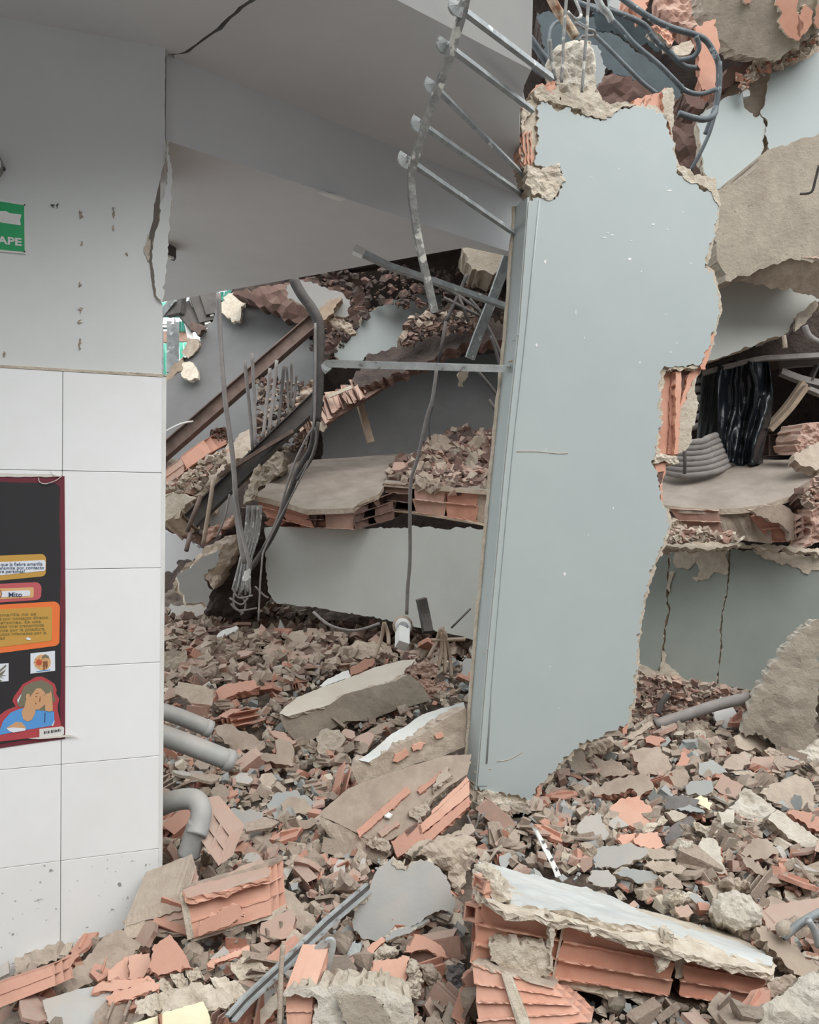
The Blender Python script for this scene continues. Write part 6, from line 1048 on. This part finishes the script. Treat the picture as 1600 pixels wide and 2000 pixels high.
# right mound
R_ = [
 ('wide dusty brick shell at the top of the right mound', 'brick_shell', 'brick', (420, 270, 600, 250, 690, 380, 640, 420, 480, 425), ('dusty', 'brick_dusty'), .03),
 ('left pointing dusty brick shell, right mound', 'brick_shell', 'brick', (185, 330, 340, 340, 450, 420, 300, 440, 240, 435), ('dusty', 'brick_dusty'), .03),
 ('hollow brick end with open cells, middle of the right mound', 'brick_shell', 'brick', (180, 510, 300, 460, 540, 410, 550, 510, 480, 570, 440, 510, 330, 545, 200, 560), ('dusty', 'brick_fresh'), .05),
 ('big ribbed terracotta shell, centre of the right mound', 'brick_shell', 'brick', (290, 640, 350, 580, 480, 560, 560, 660, 560, 720, 450, 780, 340, 800), ('brick_fresh', 'brick'), .025),
 ('mortar edge beside the big ribbed terracotta shell', 'mortar_lump', 'mortar', (255, 690, 300, 620, 290, 760, 345, 820, 300, 865, 260, 780), ('mortar', 'mortar'), .05),
 ('grey blue rounded plaster slab left of the big ribbed shell', 'plaster_slab', 'plaster', (92, 740, 140, 690, 230, 675, 260, 740, 285, 835, 120, 835, 90, 790), ('plaster_blue', 'cream'), .04),
 ('grey triangular dusty shell, upper right mound', 'brick_shell', 'brick', (580, 530, 660, 400, 760, 390, 790, 440, 770, 500, 640, 550), ('dusty', 'dusty'), .04),
 ('grey green plaster slab behind the charred tile', 'plaster_slab', 'plaster', (770, 500, 800, 460, 930, 465, 940, 530, 850, 555, 770, 545), ('plaster_grey', 'cream'), .03),
 ('square dusty pink brick face, right mound', 'brick_shell', 'brick', (945, 510, 990, 420, 1125, 490, 1100, 580, 1000, 550), ('brick_dusty', 'dusty'), .04),
 ('two-faced dusty brick under the leaning concrete wedge', 'brick_shell', 'brick', (1160, 360, 1200, 300, 1330, 320, 1345, 400, 1260, 430), ('brick_dusty', 'brick'), .05),
 ('rounded tan shell left of the two-faced brick', 'brick_shell', 'brick', (990, 370, 1060, 300, 1140, 280, 1165, 350, 1100, 400, 1000, 390), ('dusty', 'dusty'), .04),
 ('grey stained mortar slab, upper middle of the right mound', 'mortar_lump', 'mortar', (850, 360, 920, 330, 1000, 380, 1030, 410, 900, 440, 850, 420), ('plaster_grey', 'mortar'), .04),
 ('red orange shard pointing up, upper right mound', 'brick_shell', 'brick', (700, 370, 760, 280, 790, 330, 780, 370), ('brick', 'brick'), .02),
 ('charred black block in the right mound', 'charred_tile', 'tile', (630, 800, 640, 770, 780, 690, 820, 700, 800, 760, 650, 875), ('charcoal', 'charcoal'), .03),
 ('dark grey roof tile piece, upper of the charred ones', 'charred_tile', 'tile', (640, 560, 760, 550, 850, 580, 830, 620, 700, 640, 640, 640), ('charcoal', 'cream'), .015),
 ('dark edged white tile piece under the dark roof tile', 'charred_tile', 'tile', (710, 640, 770, 615, 880, 640, 890, 660, 780, 658), ('plaster_grey', 'charcoal'), .015),
 ('cream edge stone left of the charred block', 'mortar_lump', 'mortar', (490, 770, 630, 680, 655, 710, 560, 780, 500, 790), ('cream', 'cream'), .04),
 ('cream edge stone right of the charred block', 'mortar_lump', 'mortar', (815, 730, 850, 725, 990, 780, 1005, 810, 970, 830, 830, 775), ('cream', 'cream'), .04),
 ('cream tile piece above the charred block', 'mortar_lump', 'mortar', (640, 660, 700, 650, 790, 680, 700, 720), ('cream', 'cream'), .03),
 ('upright cream plate right of the charred block', 'mortar_lump', 'mortar', (970, 660, 1070, 640, 1070, 720, 1040, 790, 1000, 770), ('concrete_pale', 'cream'), .03),
 ('small yellowish stone plate above the cream edge stone', 'mortar_lump', 'mortar', (815, 570, 860, 555, 930, 600, 920, 650, 830, 600), ('yellow_cream', 'cream'), .03),
 ('red brick flake left of the charred block', 'brick_shell', 'brick', (340, 830, 360, 800, 460, 790, 440, 840, 380, 860), ('brick_fresh', 'brick'), .02),
 ('broken red brick lump below the big ribbed shell', 'brick_shell', 'brick', (440, 830, 480, 790, 590, 785, 610, 840, 640, 880, 540, 890, 450, 860), ('brick_fresh', 'brick'), .05),
 ('long bluish plaster slab across the lower right mound', 'plaster_slab', 'plaster', (180, 960, 230, 880, 400, 860, 520, 880, 530, 920, 430, 980, 330, 1000, 200, 1010), ('plaster_blue', 'cream'), .035),
 ('cream crusted slab right of the long bluish plaster slab', 'plaster_slab', 'plaster', (515, 930, 540, 890, 680, 890, 725, 920, 700, 950, 560, 955), ('mortar', 'cream'), .03),
 ('white pink oval plaster piece in the lower right mound', 'plaster_slab', 'plaster', (820, 900, 870, 820, 940, 820, 990, 880, 980, 930, 1030, 1050, 900, 1020, 830, 960), ('concrete_pale', 'brick_fresh'), .03),
 ('pale round stone left of the white pink oval piece', 'mortar_lump', 'mortar', (680, 870, 720, 830, 800, 850, 820, 890, 740, 930, 690, 910), ('concrete_pale', 'concrete_pale'), .06),
 ('grey slab with a dark hollow face, lower right mound', 'plaster_slab', 'plaster', (330, 1040, 380, 1010, 560, 1030, 640, 1100, 640, 1145, 540, 1120, 420, 1080), ('plaster_grey', 'cream'), .04),
 ('cream crust plate above the grey hollow slab', 'plaster_slab', 'plaster', (510, 1000, 560, 965, 700, 970, 770, 1010, 740, 1040, 600, 1030), ('mortar', 'cream'), .03),
 ('pink grey plate right of the grey hollow slab', 'plaster_slab', 'plaster', (590, 1060, 680, 1050, 740, 1090, 750, 1140, 660, 1130), ('dusty', 'cream'), .03),
 ('blue grey flaking plaster piece on the edge of the long chunk', 'plaster_slab', 'plaster', (150, 1080, 200, 1020, 280, 1020, 330, 1080, 320, 1130, 220, 1125), ('plaster_blue', 'cream'), .02),
 ('large pale rough stone right behind the long chunk', 'mortar_lump', 'mortar', (950, 1180, 1000, 1160, 1100, 1150, 1180, 1190, 1250, 1290, 1240, 1370, 1080, 1400, 960, 1330, 910, 1290), ('concrete_pale', 'concrete_pale'), .12),
 ('cream crusty stone above the large pale stone', 'mortar_lump', 'mortar', (960, 1090, 1060, 1060, 1170, 1100, 1170, 1140, 1060, 1160, 980, 1130), ('mortar', 'mortar'), .06),
 ('tan angular brick block, right part of the right mound', 'brick_shell', 'brick', (1110, 920, 1180, 830, 1280, 820, 1345, 900, 1280, 950, 1180, 950), ('dusty', 'brick_dusty'), .05),
 ('long ribbed brown plate below the tan angular block', 'brick_shell', 'brick', (1090, 930, 1160, 940, 1340, 1080, 1370, 1110, 1300, 1100, 1180, 1020), ('dusty', 'brick_dusty'), .03),
 ('cream rounded stone below the leaning wedge', 'mortar_lump', 'mortar', (1255, 270, 1330, 262, 1385, 295, 1380, 340, 1300, 315), ('mortar', 'mortar'), .04),
 ('thin grey slat lying left of the round white stone', 'plaster_slab', 'plaster', (1050, 405, 1170, 398, 1230, 425, 1140, 440), ('mortar', 'charcoal'), .015),
 ('round white rough stone at the right edge', 'mortar_lump', 'mortar', (1425, 290, 1450, 230, 1520, 200, 1600, 200, 1620, 380, 1520, 370, 1450, 340), ('concrete_pale', 'concrete_pale'), .10),
 ('big smooth tan plaster sheet, right edge of the mound', 'plaster_slab', 'plaster', (1230, 540, 1330, 480, 1460, 420, 1540, 460, 1590, 560, 1560, 650, 1400, 640, 1300, 590), ('mortar', 'cream'), .03),
 ('pale bluish mortar slab under the smooth tan sheet', 'plaster_slab', 'plaster', (1040, 640, 1110, 550, 1140, 500, 1230, 560, 1340, 650, 1280, 700, 1200, 720, 1100, 690), ('concrete_pale', 'mortar'), .05),
 ('ribbed red brick edge at the right frame edge', 'brick_shell', 'brick', (1400, 655, 1500, 650, 1620, 700, 1620, 790, 1500, 730), ('brick', 'brick'), .05),
 ('pale concrete chunk between the mound and the long chunk', 'mortar_lump', 'mortar', (650, 1190, 700, 1140, 790, 1180, 790, 1230, 700, 1245), ('cream', 'cream'), .06),
 ('pinkish stone above the long chunk', 'mortar_lump', 'mortar', (700, 1260, 790, 1240, 815, 1290, 790, 1320, 720, 1300), ('brick_dusty', 'mortar'), .05),
 ('dark underside plate beside the large pale stone', 'plaster_slab', 'plaster', (740, 1150, 800, 1160, 920, 1230, 910, 1260, 830, 1230), ('plaster_grey', 'cream'), .02),
 ('tall dusty tan shell at the left end of the right mound', 'brick_shell', 'brick', (30, 330, 110, 260, 150, 330, 190, 420, 60, 420), ('dusty', 'brick_dusty'), .02),
 ('large dusty mortar mass touching the foot of the wall slab', 'mortar_lump', 'mortar', (80, 240, 160, 190, 300, 180, 330, 230, 250, 290, 160, 320), ('mortar', 'dusty'), .08),
 ('grey slat lying on the top of the right mound', 'plaster_slab', 'plaster', (320, 240, 550, 95, 565, 115, 350, 260), ('mortar', 'mortar'), .03),
 ('thin grey slat below the upper grey slat', 'plaster_slab', 'plaster', (370, 260, 490, 175, 500, 190, 390, 275), ('mortar', 'mortar'), .02),
 ('pale pink brick end on the mound crest', 'brick_shell', 'brick', (640, 160, 650, 85, 745, 90, 750, 165), ('brick_dusty', 'brick'), .08),
 ('brown brick body right of the pale pink brick end', 'brick_shell', 'brick', (748, 85, 905, 92, 910, 140, 850, 170, 750, 165), ('mortar', 'dusty'), .08),
 ('red plate lying under the mound crest', 'brick_shell', 'brick', (510, 190, 560, 180, 640, 205, 600, 240, 520, 225), ('brick', 'brick'), .03),
 ('long grey brown plate under the wedge, left side', 'mortar_lump', 'mortar', (1060, 190, 1140, 150, 1300, 230, 1380, 260, 1280, 280, 1120, 270), ('mortar', 'dusty'), .05),
 ('long red edged plate left of the wedge foot', 'brick_shell', 'brick', (870, 200, 960, 190, 1100, 240, 1160, 280, 1060, 270, 900, 220), ('dusty', 'brick'), .03),
]
for lb, nm, ct, c, m_, t_ in R_:
    rg = nrng(); H(lb, nm, ct, K15(*c), m_, n=(rg.uniform(-.3, .3), -rg.uniform(.55, .9), rg.uniform(.5, .9)), l=.09+rg.uniform(0, .04), t=t_, jag=1.5 if t_ < .05 else 2, seg=7, lump=(.012 if m_[0] in ('concrete_pale', 'cream', 'mortar') and t_ >= .04 else 0), bulge=(.02 if t_ >= .06 else 0))
piece('concrete_plank', 'long pale concrete plank sloping down to the right edge', 'concrete', K15(1280, 700, 1340, 640, 1450, 720, 1620, 840, 1620, 970, 1500, 880, 1380, 790), PH(1530, 1620, .2, -.8, .6, .14), .05, ('concrete_pale', 'concrete'), jag=1.2)
piece('dusty_board', 'pinkish dusty flat board at the right edge behind the long chunk', 'board', K15(1240, 1290, 1290, 1240, 1620, 1190, 1620, 1290, 1400, 1400, 1280, 1400), PH(1540, 1780, .1, -.6, .9, .1), .05, ('brick_dusty', 'brick'), jag=1)
piece('timber', 'splintered pale timber running down right of the long chunk', 'timber', K7(1320, 1050, 1400, 1080, 1500, 1150, 1600, 1230, 1600, 1290, 1500, 1270, 1420, 1180, 1340, 1110), PH(1540, 1870, .1, -.7, .8, .08), .04, ('wood', 'wood'), jag=2)
rod('dark_frame_bar', 'dark metal bar with a round end at the right edge', 'bar', [(*q, 2.25) for q in K7(1440, 1100, 1500, 1050, 1560, 1010, 1640, 970)], .011, 'steel'); rod('dark_frame_bar', 'short dark metal leg below the round ended bar', 'bar', [(*q, 2.22) for q in K7(1550, 1020, 1580, 1070, 1600, 1140)], .010, 'steel')
rod('bar_end', 'small round pipe stub on the pinkish board', 'pipe', [(*K7(1438, 1062)[0], 2.25), (*K7(1462, 1050)[0], 2.32)], .02, 'mortar', sides=12)
piece('pale_block', 'large pale speckled block at the bottom right corner', 'concrete', K7(1320, 1500, 1340, 1410, 1400, 1370, 1480, 1320, 1520, 1270, 1640, 1240, 1640, 1520), Pl(P(1550, 1950, 1.9), (-.2, -.8, .7)), .12, ('concrete_pale', 'concrete_pale'), jag=2, lump=.012, bulge=.02)
piece('mortar_lump', 'pinkish mortar stone left of the pale speckled block', 'mortar', K7(1350, 1385, 1370, 1310, 1420, 1270, 1500, 1270, 1510, 1300, 1450, 1350), Pl(P(1520, 1925, 2.0), (-.2, -.8, .7)), .08, ('dusty', 'brick_dusty'), jag=2, lump=.01)
# wires by the slab foot
for k, c in enumerate(((1400, 1010, 1430, 1080, 1455, 1110, 1490, 1100), (1455, 1000, 1440, 1060, 1410, 1080), (1550, 1060, 1520, 1130, 1460, 1190), (1480, 1000, 1450, 1040))):
    rod('foot_wire', NTH[k]+' of the thin grey wires curling at the left foot of the standing wall', 'wire', [(*q, 2.95) for q in K6(*c)], .005, 'grey_pipe', 'wires at the wall foot')

# ================================================================ LOOSE RUBBLE
def chunk_mesh(name, seed, m, flat_=1.0):
    r = random.Random(seed); bm = bmesh.new()
    for _ in range(15):
        p = V((r.gauss(0, 1), r.gauss(0, 1), r.gauss(0, 1))).normalized()*r.uniform(.75, 1.1)
        bm.verts.new((p.x*.5, p.y*.38, p.z*.32*flat_))
    h = bmesh.ops.convex_hull(bm, input=bm.verts)
    bmesh.ops.delete(bm, geom=[g for g in h['geom_interior'] if isinstance(g, bmesh.types.BMVert)], context='VERTS')
    bmesh.ops.subdivide_edges(bm, edges=bm.edges, cuts=1)
    for v in bm.verts: v.co += v.normal*noise.noise(v.co*5+V((seed, 0, 0)))*.09 if v.normal.length else V()
    bmesh.ops.recalc_face_normals(bm, faces=bm.faces)
    me = bpy.data.meshes.new(name); bm.to_mesh(me); bm.free(); me.materials.append(MT[m]); return me
def poly_shard(name, seed, mats, t=.09, nribs=0):
    r = random.Random(seed); n = r.choice((4, 5, 5, 6, 7)); a0 = r.random()*6
    pts = []
    asp = r.uniform(.45, .85)
    for k in range(n):
        a = a0+2*PI*(k+r.uniform(-.28, .28))/n; q = r.uniform(.38, .55); pts.append(V((q*math.cos(a), q*math.sin(a)*asp, 0)))
    o = []
    for i in range(n):
        p, q = pts[i], pts[(i+1) % n]; o += [p, p.lerp(q, .5)+V((r.gauss(0, .012), r.gauss(0, .012), 0))]
    N_ = len(o); v = [V((p.x, p.y, t/2+r.gauss(0, .006))) for p in o]+[V((p.x*r.uniform(.93, 1.03), p.y*r.uniform(.93, 1.03), -t/2)) for p in o]
    f = [tuple(range(N_)), tuple(reversed(range(N_, 2*N_)))]+[(i, N_+i, N_+(i+1) % N_, (i+1) % N_) for i in range(N_)]
    mi = [0, min(1, len(mats)-1)]+[min(1, len(mats)-1)]*N_
    for k in range(nribs):                       # broken webs still standing on the shell
        y = (k-(nribs-1)/2)*.24; x0, x1 = -.3+r.uniform(0, .1), .3-r.uniform(0, .12); h_ = r.uniform(.08, .26); b = len(v)
        v += [V((x0, y-.025, t/2-.02)), V((x1, y-.025, t/2-.02)), V((x1, y+.025, t/2-.02)), V((x0, y+.025, t/2-.02)), V((x0+.04, y-.02, t/2+h_)), V((x1, y-.02, t/2+h_*r.uniform(.3, 1))), V((x1, y+.02, t/2+h_*.6)), V((x0+.04, y+.02, t/2+h_))]
        f += [(b+4, b+5, b+6, b+7), (b, b+1, b+5, b+4), (b+1, b+2, b+6, b+5), (b+2, b+3, b+7, b+6), (b+3, b, b+4, b+7)]; mi += [0]*5
    me = bpy.data.meshes.new(name); me.from_pydata(v, [], f)
    for m in mats: me.materials.append(MT[m])
    me.polygons.foreach_set('material_index', mi); return me
def angle_mesh(name, seed, m, kind):
    r = random.Random(seed); B = MB(seed+900); f = lambda u, v, w: V((u-.5, (v-.5)*.5, (w-.5)*.5))
    s = .09
    B.strip(f, 0, 1, 0, 1, 0, s, 4, .08, .012)
    B.strip(f, 0, 1, 0, s, 0, .9, 4, .1, .012)
    if kind > 0: B.strip(f, 0, 1, .46, .46+s, 0, .8, 4, .12, .012)
    if kind > 1: B.strip(f, 0, 1, 1-s, 1, 0, .9, 4, .1, .012)
    if kind > 2: B.strip(f, .0, .9, 0, 1, .85, .85+s, 4, .12, .012)
    me = bpy.data.meshes.new(name); me.from_pydata(B.v, [], B.f); me.materials.append(MT[m])
    bm = bmesh.new(); bm.from_mesh(me); bmesh.ops.recalc_face_normals(bm, faces=bm.faces); bm.to_mesh(me); bm.free(); return me
shards = [poly_shard('brick_shard', 100+i, ((['brick_dusty', 'dusty', 'brick', 'dusty', 'brick_dusty'])[i % 5],), t=(.06, .09, .13)[i % 3], nribs=(0, 0, 1, 2, 0)[i % 5]) for i in range(20)]
angles = [angle_mesh('hollow_brick_piece', 200+i, ['brick_dusty', 'brick', 'dusty'][i % 3], i % 4) for i in range(12)]
chunks = [chunk_mesh('mortar_chunk', 300+i, ['mortar', 'dusty', 'concrete', 'dusty'][i % 4]) for i in range(14)]
flakes = [poly_shard('plaster_flake', 400+i, [('plaster_grey', 'cream'), ('plaster_blue', 'cream'), ('mortar', 'cream'), ('cream', 'mortar')][i % 4], t=(.07, .11)[i % 2]) for i in range(12)]
EXB = [(min(p[0] for p in e), min(p[1] for p in e), max(p[0] for p in e), max(p[1] for p in e), e) for e in EXC]
def covered(x, y): return any(a <= x <= c and b <= y <= d and inpoly(x, y, e) for a, b, c, d, e in EXB)
ZONES = [   # outline in the photograph's frame, where it is in words
 (PX(-60, 1880, 250, 1820, 330, 1745, 520, 1680, 560, 1800, 560, 2060, -60, 2060), 'in the front rubble below the tiled pillar', 'below the pillar'),
 (PX(520, 1690, 700, 1690, 900, 1690, 930, 2060, 560, 2060), 'in the front rubble around the round grey plaster piece', 'around the round piece'),
 (PX(300, 1480, 620, 1440, 720, 1600, 900, 1690, 520, 1690, 300, 1750), 'in the shaded rubble beside the pipe elbow', 'beside the elbow'),
 (PX(300, 1330, 560, 1330, 940, 1260, 930, 1500, 720, 1600, 620, 1440, 300, 1480), 'in the shaded hollow around the two long slabs', 'around the long slabs'),
 (PX(300, 1205, 400, 1190, 520, 1185, 700, 1225, 940, 1255, 940, 1270, 560, 1335, 300, 1335), 'in the far rubble in front of the low wall band', 'far rubble'),
 (PX(1040, 1560, 1080, 1500, 1240, 1405, 1440, 1405, 1660, 1440, 1660, 1600, 1040, 1600), 'on the upper part of the right rubble mound', 'upper right mound'),
 (PX(920, 1590, 1660, 1590, 1660, 1960, 1500, 1880, 1300, 1790, 930, 1700), 'on the lower part of the right rubble mound', 'lower right mound'),
 (PX(880, 1880, 1100, 1960, 1660, 1960, 1660, 2060, 880, 2060), 'in the rubble under the long brick chunk', 'under the long chunk')]
LAND = [(60, 1960, 'grey board at bottom left'), (440, 1760, 'two-brick block'), (300, 1800, 'mortar covered block'), (340, 1985, 'pale yellow board'), (560, 1900, 'thin dusty rod'), (620, 1810, 'long metal channel'), (540, 1800, 'dusty pink block'),
 (790, 1760, 'round grey plaster piece'), (770, 1890, 'cracked brick face'), (690, 1960, 'recessed mortar block'), (890, 1920, 'charred standing block'), (375, 1640, 'pipe elbow'), (475, 1610, 'jagged grey shard'), (580, 1575, 'broad grey slab'),
 (390, 1470, 'lower plastic pipe'), (360, 1400, 'upper plastic pipe'), (520, 1480, 'L shaped brick corner'), (640, 1460, 'grey concrete lump'), (790, 1580, 'big ribbed slab'), (800, 1460, 'white-topped short slab'), (700, 1380, 'long pale-topped slab'),
 (380, 1350, 'cream square plate'), (350, 1200, 'pale blue flat piece'), (450, 1240, 'long white slat'), (580, 1250, 'torn pale piece'), (790, 1250, 'spotlight'), (900, 1310, 'dark grey stone'), (480, 1330, 'ribbed red brick at the back'),
 (1090, 1500, 'foot of the standing wall'), (1080, 1680, 'white perforated strip'), (990, 1640, 'thin wires by the wall foot'), (1250, 1500, 'dusty shell with open cells'), (1280, 1450, 'wide dusty shell'), (1390, 1430, 'concrete wedge'), (1240, 1590, 'big ribbed shell'),
 (1330, 1620, 'charred black block'), (1390, 1670, 'white pink oval piece'), (1210, 1670, 'long bluish slab'), (1420, 1520, 'square pink brick face'), (1520, 1550, 'smooth tan sheet'), (1560, 1470, 'round white stone'), (1540, 1620, 'sloping concrete plank'),
 (1480, 1670, 'tan angular block'), (1440, 1780, 'large pale rough stone'), (1260, 1720, 'grey hollow slab'), (1200, 1790, 'long brick chunk top'), (1560, 1780, 'pinkish dusty board'), (1040, 1960, 'lowest ribbed chunk'), (1350, 1990, 'long brick chunk underside'), (1530, 1930, 'pale speckled corner block')]
KINDS_ = [('brick_shard', shards, 'brick shard', 'brick fragment', (.05, .17), [40, 30, 40, 38, 45, 34, 48, 14]), ('hollow_brick_piece', angles, 'webbed hollow brick piece', 'hollow brick', (.05, .15), [18, 14, 22, 20, 18, 16, 22, 8]),
          ('mortar_chunk', chunks, 'rough mortar lump', 'mortar chunk', (.035, .12), [34, 34, 40, 36, 44, 28, 44, 14]), ('plaster_flake', flakes, 'plaster flake', 'plaster fragment', (.035, .12), [26, 24, 24, 16, 24, 26, 44, 10])]
rs_ = random.Random(77)
def samp(pg):
    xs = [p[0] for p in pg]; ys = [p[1] for p in pg]
    for _ in range(400):
        x = rs_.uniform(min(xs), max(xs)); y = rs_.uniform(min(ys), max(ys))
        if inpoly(x, y, pg): return x, y
    return xs[0], ys[0]
WEDGE = WN
def behind_wall(p): return -.6 < (p-WA).dot(WN) < .05 and (p-WA).dot(WD) < .03
for nm, protos, what, cat, (s0, s1), counts in KINDS_:
    for zi, (pg, where, short) in enumerate(ZONES):
        for k in range(counts[zi]):
            for t_ in range(30):
                x, y = samp(pg)
                if not covered(x, y) or t_ == 29: break
            p = G(x, y); 
            if behind_wall(p): continue
            s = s0+(s1-s0)*rs_.random()**1.8
            if zi == 4: s *= 1.25
            o = bpy.data.objects.new(nm, protos[rs_.randrange(len(protos))]); COL.objects.link(o)
            tilt = rs_.gauss(0, .45) if nm != 'mortar_chunk' else rs_.uniform(-2, 2)
            o.rotation_euler = (tilt, rs_.gauss(0, .4), rs_.uniform(0, 6.28)); o.scale = (s, s*rs_.uniform(.7, 1.1), s*rs_.uniform(.8, 1.2))
            o.location = p + V((0, 0, s*(.12+.25*rs_.random())))
            sz_ = 'small' if s < s0+(s1-s0)*.2 else 'large' if s > s0+(s1-s0)*.55 else 'middle-sized'
            m0 = o.data.materials[0].name; colr = {'brick_dusty': 'dusty pink', 'dusty': 'dusty tan', 'brick': 'terracotta', 'mortar': 'beige', 'concrete': 'grey beige', 'plaster_grey': 'grey', 'plaster_blue': 'pale blue grey', 'cream': 'cream'}[m0]
            lx, ly, lname = min(LAND, key=lambda q: (q[0]-x)**2+(q[1]-y)**2); dx, dy = x-lx, y-ly
            rel = ('left of' if dx < 0 else 'right of') if abs(dx) > abs(dy) else ('just above' if dy < 0 else 'just below')
            lb = '%s %s %s %s the %s' % (sz_, colr, what, rel, lname)
            tg(o, lb, cat, lb)
# finer crumbs, one mass per zone
def crumbs(nm, pgs, n, s0, s1, mats, surfn=None, lift=.3):
    vs_ = []; fs = []; mi = []; r = rs_
    for _ in range(n):
        pg = pgs[r.randrange(len(pgs))]; x, y = samp(pg)
        if surfn is None and covered(x, y) and r.random() < .9: continue
        p = (surfn or G)(x, y)
        if surfn is None and behind_wall(p): continue
        s = s0+(s1-s0)*r.random()**2; m = r.randrange(len(mats)); R = Euler((r.gauss(0, .6), r.gauss(0, .6), r.uniform(0, 6.3))).to_matrix()
        th = r.uniform(.1, .5); q = r.choice((4, 5)); b = len(vs_); p = p+V((0, 0, s*lift*r.random()))
        a0 = r.random()*6
        for z in (-th/2, th/2):
            for i in range(q):
                a = a0+2*PI*i/q+r.uniform(-.3, .3); ra = r.uniform(.35, .6); vs_.append(p+R@V((ra*math.cos(a), ra*.75*math.sin(a), z))*s)
        fs += [tuple(range(b+q, b+2*q)), tuple(reversed(range(b, b+q)))]+[(b+i, b+(i+1) % q, b+q+(i+1) % q, b+q+i) for i in range(q)]; mi += [m]*(q+2)
    return mk(nm, vs_, fs, mats, None, mi)
CM = ['brick_dusty', 'dusty', 'mortar', 'dusty', 'cream', 'brick', 'plaster_grey', 'mortar']
for zi_, (pg, where, short), n_, sz in zip(range(8), ZONES, (1000, 1000, 1300, 1300, 2300, 1200, 1900, 500), ((.015, .06), (.015, .06), (.018, .075), (.02, .08), (.03, .13), (.02, .09), (.018, .08), (.015, .05))):
    tg(crumbs('rubble', [pg], n_, *sz, CM if zi_ != 4 else ['dusty', 'brick_dusty', 'mortar', 'dusty', 'brick_dark']), 'small broken brick and mortar crumbs '+where, 'rubble', None, 'stuff')
# crumb heap on the brick row
def heap_s(x, y):
    t = (965-y)/110; return P(x, y, 5.55+max(0, t)*1.0)
HZ = K3(1040, 990, 1090, 930, 1200, 890, 1220, 840, 1320, 800, 1400, 780, 1480, 800, 1560, 790, 1580, 1050, 1400, 1060, 1180, 1040)
tg(crumbs('rubble', [HZ], 1500, .04, .14, ['brick_dark', 'dusty', 'brick_dark', 'brick_dusty'], heap_s), 'heap of broken brick crumbs on the brick row', 'rubble', None, 'stuff')
piece('rubble_core', 'dark heap body under the crumbs on the brick row', 'rubble heap', HZ, Pl(P(890, 900, 6.35), (0, -1, .6)), .3, ('dark_rubble',), jag=3, lump=.05, exc=False)
for k in range(34):
    x, y = samp(HZ); o = bpy.data.objects.new('mortar_chunk', chunks[k % 14]); COL.objects.link(o); s = rs_.uniform(.08, .2); o.scale = (s, s, s); o.rotation_euler = (rs_.random()*6, rs_.random()*6, rs_.random()*6); o.location = heap_s(x, y)-V((0, .08, 0))
    hl = '%s %s lump in the heap on the brick row, %s %s part' % ('large' if s > .16 else 'small' if s < .12 else 'middling', {'mortar': 'beige', 'dusty': 'tan', 'concrete': 'grey'}[o.data.materials[0].name], 'upper' if y < 880 else 'lower', 'left' if x < 860 else 'right'); tg(o, hl, 'mortar chunk', hl)
# crumbs along other edges
def edge_s(Y): return lambda x, y: P(x, y, Y)
for nm_lab, pg, n_, Y, ms in (('crumbs of mortar along the foot of the wedged brick slab', K12(95, 560, 500, 300, 650, 200, 600, 330, 340, 620, 95, 680), 260, 5.8, ['mortar', 'cream', 'brick_dusty']),
        ('splintered masonry along the hanging slab edge in the upper hollow', K13(600, 860, 700, 650, 860, 590, 1280, 560, 1280, 700, 1000, 740, 800, 780, 650, 860), 420, 6.0, ['brick_dark', 'dusty', 'dark_rubble']),
        ('dark debris scraps under the ceiling edge of the hollow', K3(700, 90, 1000, 60, 1560, 40, 1560, 300, 1300, 260, 1000, 220, 900, 330, 800, 480, 700, 420), 500, 6.6, ['dark_rubble', 'brick_dark', 'dark_rubble']),
        ('dark debris scraps behind the row of upright bars', K11(900, 950, 1300, 950, 1350, 1400, 1300, 1600, 900, 1500), 300, 6.2, ['dark_rubble', 'brick_dark', 'dusty']),
        ('crumbs along the broken edge over the grey wall, upper right', K9(1160, 420, 1280, 320, 1390, 290, 1600, 190, 1600, 240, 1400, 360, 1300, 400, 1200, 480), 160, 4.6, ['cream', 'mortar', 'brick']),
        ('rubble filling the gap under the olive wall', K5(100, 1700, 560, 1790, 560, 1930, 60, 1930), 420, 4.15, ['brick_dark', 'dusty', 'brick_dusty']),
        ('crumbs lying on the ledge under the right slab', K10(200, 1740, 460, 1720, 760, 1770, 820, 1810, 200, 1820), 130, 4.25, ['dusty', 'cream', 'brick_dusty']),
        ('crumbs caught in the broken right end of the right slab', K10(1300, 1400, 1480, 1280, 1500, 1500, 1400, 1560), 90, 4.15, ['dusty', 'brick_dusty', 'brick_dark'])):
    tg(crumbs('rubble', [pg], n_, .02, .10 if Y > 5 else .07, ms, edge_s(Y)), nm_lab, 'rubble', None, 'stuff')
